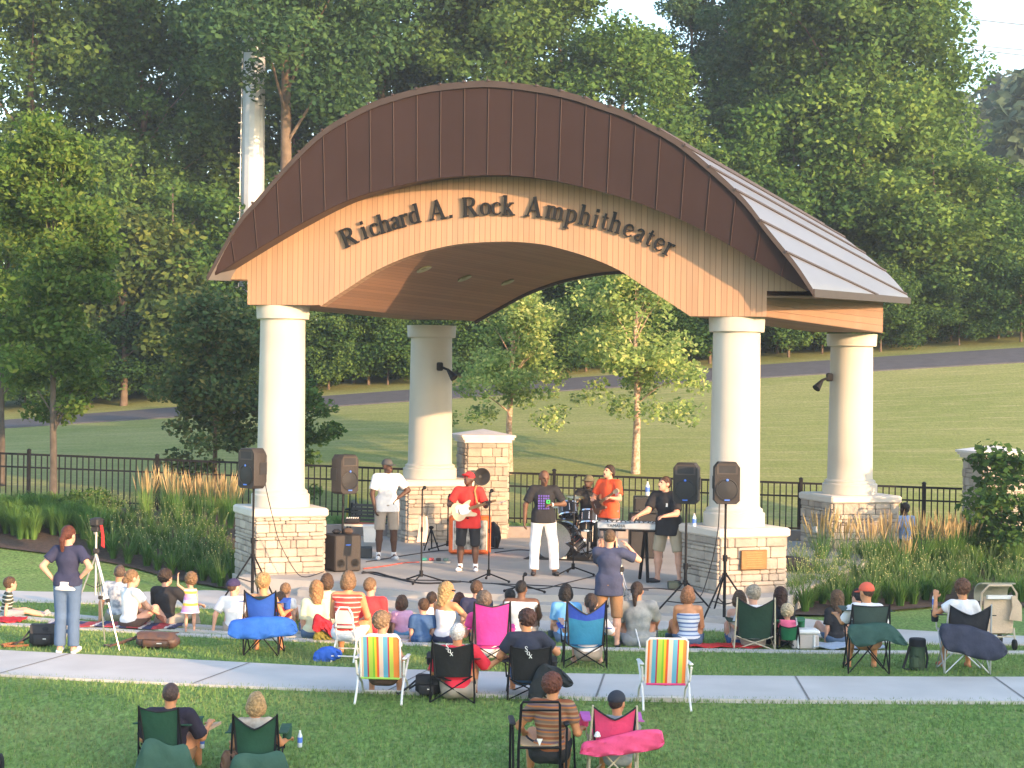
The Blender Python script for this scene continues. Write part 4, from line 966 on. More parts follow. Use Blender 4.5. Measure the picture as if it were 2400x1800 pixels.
def surf(prims, h, k=.02, cut=None, noise=0.0):
    """surface-nets mesh of the smooth union; cut = [(point, normal)] keeps the side below each plane"""
    lo = np.full(3, 9e9); hi = np.full(3, -9e9)
    for p in prims:
        if p[0] == 'c':
            r = max(p[3], p[4])
            for q in (p[1], p[2]): lo = np.minimum(lo, np.array(q)-r); hi = np.maximum(hi, np.array(q)+r)
        else: r = max(p[2]); lo = np.minimum(lo, np.array(p[1])-r); hi = np.maximum(hi, np.array(p[1])+r)
    lo = lo-2*h; n = np.ceil((hi+2*h-lo)/h).astype(int)+1
    gx, gy, gz = [lo[i]+h*np.arange(n[i]) for i in range(3)]
    G = np.stack(np.meshgrid(gx, gy, gz, indexing='ij'), -1).reshape(-1, 3).astype(np.float32)
    D = sdf(prims, G, k)
    if noise < 0: D = D-noise*(np.sin(G[:, 0]*131+G[:, 2]*67+2*np.sin(G[:, 1]*83))*.5+np.sin(G[:, 2]*113+G[:, 0]*61+G[:, 1]*97+1.5*np.sin(G[:, 2]*37))*.5).astype(np.float32)
    if noise > 0: D = D+noise*(np.sin(G[:, 0]*31+G[:, 2]*17+2*np.sin(G[:, 1]*23))*.6+np.sin(G[:, 2]*43+G[:, 0]*11+G[:, 1]*19)*.4).astype(np.float32)
    for (p, nn) in (cut or []): D = np.maximum(D, (G-np.array(p, np.float32)) @ np.array(nn, np.float32))
    D = D.reshape(n); s = D < 0
    c = [D[i:n[0]-1+i, j:n[1]-1+j, l:n[2]-1+l] for i in (0, 1) for j in (0, 1) for l in (0, 1)]
    off = [(i, j, l) for i in (0, 1) for j in (0, 1) for l in (0, 1)]
    cs = np.stack([x < 0 for x in c]); cnt_ = cs.sum(0); act = (cnt_ > 0) & (cnt_ < 8)
    idx = np.argwhere(act); m = len(idx)
    if m == 0: return np.zeros((0, 3)), np.zeros((0, 4), int)
    vid = -np.ones(act.shape, int); vid[act] = np.arange(m)
    val = np.stack([x[act] for x in c]); acc = np.zeros((m, 3)); w_ = np.zeros(m)
    for a in range(8):
        for b in range(a+1, 8):
            oa, ob = off[a], off[b]
            if sum(abs(oa[q]-ob[q]) for q in range(3)) != 1: continue
            va, vb = val[a], val[b]; cr = (va < 0) != (vb < 0); t = np.where(cr, va/(va-vb+1e-12), 0)
            acc += cr[:, None]*(np.array(oa)+t[:, None]*(np.array(ob)-np.array(oa))); w_ += cr
    V = lo+h*(idx+acc/w_[:, None]); Fs = []
    for ax in range(3):
        a1, a2 = (ax+1) % 3, (ax+2) % 3; sl0 = [slice(None)]*3; sl1 = [slice(None)]*3; sl0[ax] = slice(0, -1); sl1[ax] = slice(1, None)
        s0, s1 = s[tuple(sl0)], s[tuple(sl1)]; e = np.argwhere(s0 != s1)
        e = e[(e[:, a1] > 0) & (e[:, a2] > 0) & (e[:, a1] < n[a1]-1) & (e[:, a2] < n[a2]-1)]
        if len(e) == 0: continue
        fl = s0[tuple(e.T)]; u1 = np.zeros(3, int); u1[a1] = 1; u2 = np.zeros(3, int); u2[a2] = 1
        q = np.stack([vid[tuple((e-u1-u2).T)], vid[tuple((e-u2).T)], vid[tuple(e.T)], vid[tuple((e-u1).T)]], 1); q[~fl] = q[~fl][:, ::-1]; Fs.append(q)
    F = np.concatenate(Fs); F = F[(F >= 0).all(1)]
    return V, F
SK = {'tan': (.50, .25, .15), 'fair': (.62, .34, .24), 'dark': (.085, .042, .028), 'brown': (.15, .075, .045), 'orange': (.60, .27, .13)}
def skinm(n):
    return mat('skin_'+n, SK[n], .55, .06, scale=15)
def hairm(c): return mat('hair_%d_%d_%d' % tuple(int(x*1000) for x in c), tuple(x*.8 for x in c), .6, .45, scale=45, bump=.9, bscale=60)
def cloth(name, c): return mat('cloth_'+name, c, .85, .12, scale=3, bump=1.0, bscale=8)
def rotz(v, a): c, s_ = math.cos(a), math.sin(a); return np.array([v[0]*c-v[1]*s_, v[0]*s_+v[1]*c, v[2]])
def hand_mesh(w, d, side, curl=.5, s=1.0):
    """hand with palm, four bent fingers and a thumb; w wrist point, d direction of the forearm"""
    w = np.array(w, float); d = np.array(d, float); d /= np.linalg.norm(d); up = np.array([0, 0, 1.0])
    if abs(d @ up) > .9: up = np.array([0, 1.0, 0])
    x = np.cross(d, up); x /= np.linalg.norm(x); z = np.cross(x, d)       # x across the palm, z back of hand
    if abs((np.array(w)[2])) > -9 and abs(d[2]) > .9: x, z = z, x
    pr = [('c', w-d*.02*s, w+d*.02*s, .025*s, .026*s)]
    pc = w+d*.055*s
    for i, f in enumerate((-.028, -.010, .010, .027)):
        b = w+d*.085*s+x*f*s; pr.append(('c', w+d*.02*s+x*f*.6*s, b, .016*s, .012*s)); ln = (.06, .07, .066, .05)[i]*s
        k = curl*(1+.12*i); m_ = b+(d*math.cos(k*.7)-z*math.sin(k*.7))*ln*.55; e = m_+(d*math.cos(k*1.9)-z*math.sin(k*1.9))*ln*.5
        pr.append(('c', b, m_, .0105*s, .0095*s)); pr.append(('c', m_, e, .0095*s, .0075*s))
    tb = w+d*.025*s-x*side*.025*s; tm = tb+(d*.6-x*side*.75-z*.3)*.035*s; te = tm+(d*.85-x*side*.2-z*.4)*.03*s
    pr += [('c', tb, tm, .014*s, .011*s), ('c', tm, te, .011*s, .0085*s)]
    return surf(pr, .0056*s, .006*s)
def person(loc_, yaw, h=1.72, pose='stand', label='', group=None, skin='fair', build=1.0, lean=0.0, twist=0.0, hy=0.0, hp=0.0, ht=0.0,
           armL='down', armR='down', legs=None, seat=0.45, shirt=None, sleeve=.55, hem=0.0, pants=None, plen=1.0, shoes=None, socks=None,
           hair=None, hs='short', cap=None, capm=None, vox=.016, hands=True, female=False, child=False, extra=None, face=False, belt=None, roll=0.0, tank=False):
    """local frame: x = person's right, y = the way the person faces, z up. yaw 0 = facing away from the camera"""
    s = h/1.75; hd = .125*(.80+.20*s if not child else .88)   # head half height
    J = {}
    zp = (.545*h) if pose == 'stand' else seat+.095*s
    pel = np.array([0, 0, zp]); up = np.array([math.sin(roll), math.sin(lean), math.cos(lean)]); up /= np.linalg.norm(up)
    T_ = .50*s if not child else .44*s
    che = pel+up*(T_*.62); nb = pel+up*T_; sh_w = .185*s*build*(.9 if female else 1); hw = .092*s*build
    ct, st = math.cos(twist), math.sin(twist); rx = np.array([ct, st, 0])
    shz = nb-up*.035*s
    SH_ = {1: shz+rx*sh_w*.92, -1: shz-rx*sh_w*.92}
    HP = {1: pel+np.array([hw, 0, -.02*s]), -1: pel+np.array([-hw, 0, -.02*s])}
    nd = up*.6+np.array([0, math.sin(hp)*.3+.08, .5]); nd /= np.linalg.norm(nd)
    hc = nb+nd*(.062*s+hd*.84)+np.array([0, .012, 0])
    ua, fa = .29*s, .25*s
    A = {'down': ((.10, -.03, -1), (.04, .18, -1)), 'hips': ((.85, -.45, -.9), (-.85, .35, -.55)), 'lap': ((.12, .35, -.95), (-.35, .85, -.25)),
         'rest': ((.35, .15, -1), (.05, 1, -.02)), 'forward': ((.15, .7, -.75), (-.1, 1, .05)), 'knee': ((.2, .65, -.8), (-.1, .85, -.5)), 'back': ((.35, -.55, -.95), (.1, -.35, -1)),
         'raise': ((.55, .45, .35), (-.55, .15, 1.0)), 'belly': ((.35, -.05, -1), (-.85, .55, .12)), 'up': ((.6, .3, .5), (.1, .1, 1)), 'cam': ((.35, .75, -.2), (-.5, .35, .75)),
         'prop': ((.25, -.25, -1), (.05, -.1, -1)), 'bent': ((.45, .1, -.9), (-.3, .9, .1)), 'strum': ((.45, .1, -1), (-.75, .75, .05)), 'fret': ((.3, .35, -.9), (.35, .85, .35)), 'keys': ((.15, .55, -.9), (-.1, 1, -.12)), 'hug': ((.35, .8, -.35), (-.7, .7, -.2))}
    EL = {}; WR = {}
    for sd, a in ((-1, armL), (1, armR)):
        if isinstance(a, str): a = A[a]
        u = np.array([a[0][0]*sd, a[0][1], a[0][2]], float); u /= np.linalg.norm(u); f = np.array([a[1][0]*sd, a[1][1], a[1][2]], float); f /= np.linalg.norm(f)
        u = rotz(u, twist); f = rotz(f, twist)
        EL[sd] = SH_[sd]+u*ua; WR[sd] = EL[sd]+f*fa; J[sd] = f
    KN = {}; AN = {}; TO = {}; tl, cl = .43*s, .42*s
    for sd in (-1, 1):
        l = (legs or {}).get(sd)
        if pose == 'stand':
            a = l or ((.05, .02, -1), (.02, -.02, -1)); 
        elif pose == 'chair': a = l or ((.12, 1, -.12), (.03, .12, -1))
        elif pose == 'floor': a = l or ((.25, .85, .55), (.05, .75, -.8))
        elif pose == 'cross': a = l or ((.75, .75, -.05), (-1.0, .25, -.15))
        u = np.array([a[0][0]*sd, a[0][1], a[0][2]], float); u /= np.linalg.norm(u); f = np.array([a[1][0]*sd, a[1][1], a[1][2]], float); f /= np.linalg.norm(f)
        KN[sd] = HP[sd]+u*tl; AN[sd] = KN[sd]+f*cl; tdir = np.array([.18*sd, 1, 0]); tdir /= np.linalg.norm(tdir)
        if f[2] > -.4: tdir = np.array([.1*sd, .5, .75])
        TO[sd] = AN[sd]+tdir*.15*s+np.array([0, 0, -.045*s]); AN[sd] = AN[sd]
    b = build; F_ = female
    tor = [('e', pel+up*.02, (.155*s*b*(1.03 if F_ else .98), .115*s*b, .13*s)), ('e', pel+up*T_*.38, (.132*s*b*(.9 if F_ else 1), .10*s*b, .15*s)),
           ('e', che+up*.02*s, (.158*s*b*(.93 if F_ else 1), .108*s*b, .17*s), None), ('c', SH_[-1]-rx*(-.03*s), SH_[1]-rx*.03*s, .056*s*b, .056*s*b), ('c', nb-up*.05*s, nb-up*.0, .085*s*b, .055*s)]
    tor = [t[:3] if t[0] == 'e' else t for t in tor]
    if twist or True:
        Rm = np.array([[ct, st, 0], [-st, ct, 0], [0, 0, 1]]); tor = [(t[0], t[1], t[2], Rm) if t[0] == 'e' else t for t in tor]
    Hr = lambda v: rotz(np.array(v), hy+twist)
    Hm = np.array([[math.cos(hy+twist), math.sin(hy+twist), 0], [-math.sin(hy+twist), math.cos(hy+twist), 0], [0, 0, 1]])
    # pitch the head
    cp, sp_ = math.cos(hp), math.sin(hp)
    def hpnt(x, y, z): return hc+Hr((x*hd/.118, (y*cp+z*sp_)*hd/.118, (-y*sp_+z*cp)*hd/.118))
    Pm = np.array([[1, 0, 0], [0, cp, -sp_], [0, sp_, cp]]) @ Hm
    q = hd/.118
    head = [('e', hpnt(0, -.012, .022), (.076*q, .095*q, .093*q), Pm), ('e', hpnt(0, .028, -.045), (.056*q, .062*q, .072*q), Pm), ('c', nb-up*.03*s, hc-np.array([0, .02, .03])*q, .058*s, .052*q),
            ('c', hpnt(0, .088, .0), hpnt(0, .106, -.03), .009*q, .015*q), ('c', hpnt(-.03, .082, .018), hpnt(.03, .082, .018), .012*q, .012*q), ('c', hpnt(-.02, .082, -.064), hpnt(.02, .082, -.064), .011*q, .011*q),
            ('e', hpnt(-.077, -.005, -.008), (.012*q, .022*q, .032*q), Pm), ('e', hpnt(.077, -.005, -.008), (.012*q, .022*q, .032*q), Pm), ('e', hpnt(0, .066, -.098), (.024*q, .02*q, .018*q), Pm)]
    arms = []; legp = []; feet = []
    for sd in (-1, 1):
        arms += [('c', SH_[sd], EL[sd], .05*s*b, .038*s*b), ('c', EL[sd], WR[sd], .040*s*b, .026*s)]
        if not hands: arms.append(('c', WR[sd], WR[sd]+J[sd]*.11*s, .03*s, .022*s))
        legp += [('c', HP[sd], KN[sd], .088*s*b, .056*s*b), ('c', KN[sd], KN[sd]*.6+AN[sd]*.4-np.array([0, .012, 0]), .054*s*b, .055*s*b), ('c', KN[sd]*.6+AN[sd]*.4-np.array([0, .012, 0]), AN[sd], .055*s*b, .034*s)]
        feet += [('c', AN[sd], AN[sd]-np.array([0, .02, .03*s]), .036*s, .036*s), ('c', AN[sd]-np.array([0, .02, .045*s]), TO[sd], .036*s, .03*s)]
    V, Fc = surf(tor+head+arms+legp+feet, vox if not face else .0115, .018*s)
    parts = [(V, Fc)]
    if hands:
        for sd in (-1, 1): parts.append(hand_mesh(WR[sd], J[sd], sd, .45 if not isinstance(hands, float) else hands, s*1.02))
    Vs = np.concatenate([p[0] for p in parts]); o_ = 0; Fl = []
    for p in parts: Fl.append(p[1]+o_); o_ += len(p[0])
    Fs = np.concatenate(Fl); mi = np.zeros(len(Fs), int); ms = [skinm(skin)]
    if face or True:
        cen = Vs[Fs].mean(1)
        for (pt, r_, k) in ((hpnt(-.03, .084, .004), .0135*q, 1), (hpnt(.03, .084, .004), .0135*q, 1), (hpnt(0, .088, -.064), .018*q, 2)):
            dd = cen-pt; mi[(np.linalg.norm(dd*np.array([1, 1, 1.4]), axis=1) < r_)] = k
        ms += [mat('eye_dark', (.03, .022, .02), .3, .1), mat('lip', (.30, .12, .10) if skin in ('fair', 'tan', 'orange') else (.12, .045, .035), .5, .1)]
    body = npmesh('person', Vs, Fs, ms, None, True, mi)
    body.location = loc_; body.rotation_euler = (0, 0, yaw); tag(body, label, 'person', group)
    def part(name, prims, m, hh=None, k=.02, cut=None, noise=0.0):
        v, f = surf(prims, hh or vox, k, cut, noise)
        if len(v): return npmesh(name, v, f, m, body, True)
    e = .012
    def inf(pl, a): return [(p[0], p[1], p[2], p[3]+a, p[4]+a, *p[5:]) if p[0] == 'c' else (p[0], p[1], tuple(x+a for x in p[2]), *p[3:]) for p in pl]
    if shirt:
        pr = inf(tor, e); 
        if not tank:
            for sd in (-1, 1):
                L_ = sleeve
                if L_ <= 1: pr.append(('c', SH_[sd], SH_[sd]+(EL[sd]-SH_[sd])*L_, .058*s*b+e, .052*s*b+e*1.6, 1))
                else: pr += [('c', SH_[sd], EL[sd], .056*s*b+e, .045*s*b+e), ('c', EL[sd], EL[sd]+(WR[sd]-EL[sd])*(L_-1), .044*s*b+e, .036*s*b+e, 1)]
        if hem or pose == 'stand': pr += [('c', pel+np.array([q_*.066*s*b, 0, .06*s]), pel+np.array([q_*.07*s*b, 0, -hem-.10]), .122*s*b, .128*s*b) for q_ in (-1, 0, 1)]
        ct2 = [(nb+up*.046*s, up)]
        if tank: ct2 = [(nb-up*.01*s, up)] if tank == 1 else [(che+up*.09*s, up)]
        if pose == 'stand' or hem: ct2.append((pel-up*(.03*s+hem), -up))
        part('shirt', pr, shirt, cut=ct2, noise=.0035)
    if pants:
        L_ = plen; pr = [('e', pel-up*.005, (.165*s*b*(1.04 if F_ else 1)+.004, .125*s*b+.004, .125*s), Rm)]
        for sd in (-1, 1):
            if L_ <= 1: pr.append(('c', HP[sd], HP[sd]+(KN[sd]-HP[sd])*L_, .10*s*b, (.056*s*b*L_+.088*s*b*(1-L_))+.028, 1))
            else: pr += [('c', HP[sd], KN[sd], .10*s*b, .066*s*b+.01), ('c', KN[sd], KN[sd]+(AN[sd]-KN[sd])*(L_-1), .066*s*b+.01, .058*s*b+.018, 1)]
        part('trousers' if L_ > 1.3 else 'shorts', pr, pants, k=.03, cut=[(pel+up*.085*s, up)], noise=.003)
    if shoes:
        for sd in (-1, 1): part('shoe', [('c', TO[sd]*.25+AN[sd]*.75-np.array([0, .055*s, .055*s]), TO[sd]+np.array([0, .02, 0]), .044*s, .038*s)], shoes, .012, .01, cut=[((0, 0, (AN[1][2]-.088*s)), (0, 0, -1))] if pose == 'stand' else None)
    if socks:
        for sd in (-1, 1): part('sock', [('c', AN[sd]+np.array([0, 0, .05]), AN[sd]-np.array([0, .01, .03]), .043*s, .046*s, 2)], socks, .012, .006)
    if hair:
        hmm = hairm(hair); top_ = [('e', hpnt(0, -.014, .026), (.083*q, .103*q, .101*q), Pm)]; fcut = [(hpnt(0, .058, .0), rotz((0, cp, -sp_), hy+twist)*1.0)]
        fn = rotz((0, .80*cp-.6*sp_*-1*0, 0), hy+twist); fn = np.array([fn[0], fn[1], -.55]); 
        cutf_ = [(hpnt(0, .055, .028), fn/np.linalg.norm(fn)), (hpnt(0, -.05, -.075), np.array([0, 0, -1.0]))]
        if hs == 'short': part('hair', top_, hmm, .012, .01, cutf_, -.004)
        elif hs == 'buzz': part('hair', [('e', hpnt(0, -.015, .024), (.0785*q, .0975*q, .0955*q), Pm)], hmm, .011, .01, [(hpnt(0, .035, .03), fn/np.linalg.norm(fn)), (hpnt(0, -.05, -.06), np.array([0, 0, -1.0]))])
        elif hs == 'curly': part('hair', [('e', hpnt(0, -.02, .032), (.096*q, .112*q, .108*q), Pm)], hmm, .012, .01, [(hpnt(0, .05, .03), fn/np.linalg.norm(fn)), (hpnt(0, -.05, -.085), np.array([0, 0, -1.0]))], -.010)
        elif hs == 'bob': part('hair', top_+[('e', hpnt(0, -.03, -.03), (.095*q, .085*q, .10*q), Pm), ('e', hpnt(-.06, -.0, -.04), (.04*q, .06*q, .085*q), Pm), ('e', hpnt(.06, -.0, -.04), (.04*q, .06*q, .085*q), Pm)], hmm, .012, .02, [(hpnt(0, .045, .02), fn/np.linalg.norm(fn)), (hpnt(0, 0, -.115), np.array([0, 0, -1.0]))], -.006)
        elif hs == 'long': part('hair', top_+[('c', hpnt(0, -.04, .02), hpnt(0, -.065, -.20), .088*q, .07*q, 1), ('c', hpnt(-.06, -.01, 0), hpnt(-.075, -.04, -.18), .035*q, .03*q, 1), ('c', hpnt(.06, -.01, 0), hpnt(.075, -.04, -.18), .035*q, .03*q, 1)], hmm, .012, .02, [(hpnt(0, .045, .02), fn/np.linalg.norm(fn))], -.007)
        elif hs == 'pony': part('hair', top_+[('c', hpnt(0, -.10, .01), hpnt(0, -.13, -.05), .03*q, .038*q), ('c', hpnt(0, -.13, -.05), hpnt(0, -.12, -.18), .038*q, .022*q)], hmm, .012, .012, [(hpnt(0, .05, .028), fn/np.linalg.norm(fn))], -.004)
        elif hs == 'bun': part('hair', top_+[('e', hpnt(0, -.11, -.02), (.045*q, .04*q, .045*q), Pm)], hmm, .012, .012, [(hpnt(0, .05, .028), fn/np.linalg.norm(fn)), (hpnt(0, -.05, -.09), np.array([0, 0, -1.0]))], -.004)
        elif hs == 'fringe': part('hair', [('c', hpnt(-.072, -.03, .02), hpnt(-.07, -.04, -.05), .022*q, .02*q), ('c', hpnt(.072, -.03, .02), hpnt(.07, -.04, -.05), .022*q, .02*q), ('e', hpnt(0, -.075, -.03), (.075*q, .035*q, .05*q), Pm)], hmm, .011, .02)
    if cap is not None:
        sg = -1 if cap == 'back' else 1
        pr = [('e', hpnt(0, -.012, .035), (.088*q, .108*q, .095*q), Pm)]; c_ = part('cap', pr, capm, .012, .01, [(hpnt(0, 0, .022), -np.array([0, 0, 1.0]))])
        if cap in ('front', 'side'):
            a = 0 if cap == 'front' else .0; pb = [('e', hpnt(0, .115, .022), (.07*q, .075*q, .012*q), Pm)]; v, f = surf(pb, .008, .01)
            if c_: npmesh('brim', v, f, capm, c_, True)
        if cap == 'bucket':
            pb = [('e', hpnt(0, -.01, .03), (.135*q, .15*q, .022*q), Pm)]; v, f = surf(pb, .009, .01); npmesh('brim', v, f, capm, c_, True)
    body['_'] = 0; del body['_']
    Mw = Matrix.Translation(Vector(loc_)) @ Matrix.Rotation(yaw, 4, 'Z')
    W_ = lambda p: Mw @ Vector(tuple(p))
    return dict(o=body, hp=hpnt, wrist=WR, J=J, W=W_, nb=nb, che=che, pel=pel, EL=EL, AN=AN, TO=TO, s=s, hc=hc, SH=SH_, up=up)
# ================= fence, piers, stage equipment, band =================
# --- fence ---
FD = 38.6
def fence(px0, px1, d0, d1, posts, label, y0=None):
    """panels between posts; px/d give the ends"""
    a = Vector(((px0-1200)/FPX*d0, d0, 0)); b = Vector(((px1-1200)/FPX*d1, d1, 0)); t = (b-a); Ln = t.length; t.normalize(); rz = math.atan2(t.y, t.x)
    za, zb_ = fz(px0, d0), fz(px1, d1); root = empty('fence', (a.x, a.y, 0), rz); tag(root, label, 'fence', 'black metal picket fences behind the stage')
    def zz(u): return za+(zb_-za)*u/Ln
    mb = MB(); n = int(Ln/.128)
    for i in range(1, n): u = i*Ln/n; mb.box((u, 0, zz(u)-.54), (.024, .024, 1.06))
    PK = mb.build('pickets', M_black, root, smooth=0)
    for (dz, h) in ((0, .045), (-.28, .035), (-.97, .035)):
        mb = MB(); mb.slab([[(0, -.02, za+dz-h/2), (0, .02, za+dz-h/2)], [(Ln, -.02, zb_+dz-h/2), (Ln, .02, zb_+dz-h/2)]], (0, 0, 1), h); mb.build('rail', M_black, root, smooth=0)
    for p in posts:
        u = (((p-1200)/FPX*(d0+d1)/2)-a.x)/t.x
        mb = MB(); mb.rbox((u, 0, zz(u)-.53), (.075, .075, 1.22), .006); mb.lathe([(.05, zz(u)+.08), (.05, zz(u)+.10), (.02, zz(u)+.125)], 10, (u, 0, 0)); mb.build('post', M_black, root)
TOPY = [(-100, 1058), (0, 1064), (500, 1080), (800, 1096), (1250, 1110), (1600, 1120), (1880, 1128), (2167, 1139), (2260, 1146)]
def fz(px, d): y = float(np.interp(px, [p[0] for p in TOPY], [p[1] for p in TOPY])); return H+(hz(px)-y)*d/FPX
fence(-80, 1090, 38.9, 38.6, (67, 370, 672, 975), 'left run of black picket fence, ending at the stone pier behind the guitarist')
fence(1182, 2258, 38.6, 38.4, (1302, 1590, 1880, 2167), 'right run of black picket fence, between the two stone piers')
M_capst = mat('pier_cap', (.74, .68, .64), .8, .06)
def pier(px, ytop, d, s, label, horn):
    X = (px-1200)/FPX*d; zt = H+(hz(px)-ytop)*d/FPX; root = empty('stone_pier', (X, d, 0)); tag(root, label, 'pier', 'stone piers with pyramid caps in the fence line')
    rz = R(14); g = ground_z(X, d); stone_box('stone_shaft', 0, 0, g-.1, zt-.28, s/2-.06, s/2-.06, rz, root, int(px), .2)
    mb = MB(); mb.box((0, 0, zt-.24), (s+.02, s+.02, .07), rz); mb.box((0, 0, zt-.19), (s+.10, s+.10, .05), rz)
    h = (s+.16)/2; c = [(rotz((x, y, 0), rz)) for x, y in ((-h, -h), (h, -h), (h, h), (-h, h))]
    mb.add([(p[0], p[1], zt-.165) for p in c]+[(p[0], p[1], zt-.12) for p in c]+[(0, 0, zt)], [(3, 2, 1, 0), (0, 1, 5, 4), (1, 2, 6, 5), (2, 3, 7, 6), (3, 0, 4, 7), (4, 5, 8), (5, 6, 8), (6, 7, 8), (7, 4, 8)])
    mb.build('pyramid_cap', M_capst, root, smooth=20)
    q = at(horn[0], horn[1], d-s/2-.18)-Vector((X, d, 0)); mb = MB(); rot = Vector((.35, -1, 0)).to_track_quat('Z', 'Y').to_matrix()
    mb.lathe([(.03, -.12), (.06, -.1), (.17, .05), (.185, .07), (.175, .07), (.03, -.04)], 20, q, rot); mb.build('horn_loudspeaker', M_blackplastic, root)
pier(1134, 1005, 37.6, .98, 'stone pier with a white pyramid cap and a black horn, behind the guitarist', (1127, 1117))
pier(2330, 1043, 37.4, .98, 'stone pier with a pyramid cap behind the small tree at the right edge', (2312, 1165))
M_grille = mat('speaker_grille', (.022, .022, .024), .5, .3, scale=200)
M_cab = mat('speaker_cabinet', (.034, .029, .027), .65, .1, scale=30, bump=.2)
M_blue = mat('blue_badge', (.08, .2, .7), .4, .05)
M_white = mat('white_plastic', (.75, .75, .74), .5, .05)
def text_mesh(name, txt, size, m, parent, M, ext=.002):
    cu = bpy.data.curves.new(name, 'FONT'); cu.body = txt; cu.size = size; cu.extrude = ext; cu.align_x = 'CENTER'; cu.align_y = 'CENTER'
    to = bpy.data.objects.new(name+'_tmp', cu); COL.objects.link(to); dg = bpy.context.evaluated_depsgraph_get(); dg.update()
    me = bpy.data.meshes.new_from_object(to.evaluated_get(dg)); bpy.data.objects.remove(to); me.name = name; me.materials.clear(); me.materials.append(m)
    me.transform(M); o = bpy.data.objects.new(name, me); COL.objects.link(o); o.parent = parent; return o
def tripod_stand(name, loc_, hz_, spread, legz, label, group, r=.02, az0=.3, m=None, cat='speaker stand', foot=True):
    m = m or M_black; root = empty(name, loc_); tag(root, label, cat, group)
    mb = MB(); mb.tube([(0, 0, .12), (0, 0, legz+.25)], r*1.25, 10); mb.tube([(0, 0, legz+.2), (0, 0, hz_)], r*.9, 10); mb.tube([(0, 0, legz+.2), (0, 0, legz+.29)], r*1.9, 10); mb.tube([(r*1.5, 0, legz+.25), (r*4, 0, legz+.25)], r*.5, 6); mb.build('pole', m, root)
    mb = MB(); mb.tube([(0, 0, legz-.03), (0, 0, legz+.03)], r*2, 10); mb.build('collar', m, root)
    for k in range(3):
        a = az0+k*2.094; d = Vector((math.cos(a), math.sin(a), 0)); mb = MB(); mb.tube([d*r*1.5+Vector((0, 0, legz)), d*spread+Vector((0, 0, .015))], r*.7, 8)
        mb.tube([d*r+Vector((0, 0, legz*.42)), d*spread*.5+Vector((0, 0, legz*.5))], r*.45, 6)
        lg = mb.build('leg', m, root)
        if foot: mb = MB(); mb.ball(d*spread+Vector((0, 0, .025)), (r*1.6, r*1.6, .025), 8, 6); mb.build('rubber_foot', M_rubber, lg)
    return root
def pa_speaker(center, yaw, w, h, dp, label, group, pitch=0):
    """moulded two-way loudspeaker; front faces -y in local frame"""
    root = empty('loudspeaker', center, yaw); tag(root, label, 'loudspeaker', group)
    mb = MB(); b = .05; y0, y1 = -dp/2, dp/2
    ring = [(-w/2+b, -h/2), (w/2-b, -h/2), (w/2, -h/2+b), (w/2, h/2-b*1.6), (w/2-b*1.2, h/2), (-w/2+b*1.2, h/2), (-w/2, h/2-b*1.6), (-w/2, -h/2+b)]
    vs = []
    for (y, k) in ((y0, .94), (y0+.03, 1.0), (y1-.1, 1.0), (y1, .62)): vs += [(x*k, y, z*(k*.5+.5)) for x, z in ring]
    fs = [(i+o, (i+1) % 8+o, (i+1) % 8+o+8, i+o+8) for o in (0, 8, 16) for i in range(8)]+[tuple(range(7, -1, -1)), tuple(range(24, 32))]
    mb.add(vs, [f[::-1] for f in fs]); mb.build('cabinet', M_cab, root)
    mb = MB(); rot = Vector((0, -1, 0)).to_track_quat('Z', 'Y').to_matrix()
    mb.lathe([(w*.42, 0), (w*.435, .012), (w*.40, .014), (w*.38, .004), (.001, .018)], 28, (0, y0-.001, -h*.16), rot); g = mb.build('woofer_grille', M_grille, root)
    hh = h*.16; cz = h*.33; P0 = [(-w*.40, y0-.002, cz-hh*.75), (w*.40, y0-.002, cz-hh*.75), (w*.40, y0-.002, cz+hh*.75), (-w*.40, y0-.002, cz+hh*.75)]
    P1 = [(-w*.13, y0+.09, cz-hh*.3), (w*.13, y0+.09, cz-hh*.3), (w*.13, y0+.09, cz+hh*.3), (-w*.13, y0+.09, cz+hh*.3)]
    P0 = [(x, y-.004, z) for x, y, z in P0]
    mb = MB(); mb.add([(x*1.0, y0-.006, z) for x, y, z in P0]+[(x*.8, y0-.003, cz+(z-cz)*.75) for x, y, z in P0]+[(x, y0-.0025, z) for x, y, z in P1], [(0, 1, 5, 4), (1, 2, 6, 5), (2, 3, 7, 6), (3, 0, 4, 7)]); mb.build('horn_rim', mat('horn_plastic', (.055, .045, .04), .5, .05), root)
    mb = MB(); mb.add([(x*.8, y0-.0028, cz+(z-cz)*.75) for x, y, z in P0], [(0, 1, 2, 3)]); mb.build('horn_mouth', M_blackplastic, root, smooth=0)
    mb = MB(); mb.box((0, y0-.02, -h*.40), (w*.2, .006, h*.03)); mb.build('badge', M_blue, root, smooth=0)
    mb = MB(); mb.ball((0, y0-.02, h*.075), (w*.05, .006, w*.05), 8, 6); mb.build('logo_dot', M_blue, root)
    for s_ in (-1, 1): mb = MB(); mb.box((s_*w*.505, .02, 0), (.012, dp*.45, h*.3)); mb.build('side_handle', M_blackplastic, root)
    return root
GSP = 'loudspeakers of the public address system'; GST = 'black tripod stands under the loudspeakers'
def stand_and_speaker(px, ysp0, ysp1, wpx, d, yaw, lab_sp, lab_st, zg, dz=.4, spread=.5, az0=.3, legz=.62):
    X = (px-1200)/FPX*d; zc = H+(hz(px)-(ysp0+ysp1)/2)*d/FPX; hh = (ysp1-ysp0)*d/FPX
    pa_speaker((X, d-.02, zc), yaw, .385, hh, .34, lab_sp, GSP)
    tripod_stand('speaker_stand', (X, d, zg), zc-hh/2-zg, spread, legz, lab_st, GST, az0=az0)
stand_and_speaker(598, 1050, 1144, 46, 28.7, R(-38), 'black loudspeaker on a tripod in front of the left front column', 'tripod stand before the left front pedestal', 0, az0=.9, spread=.48, legz=.72)
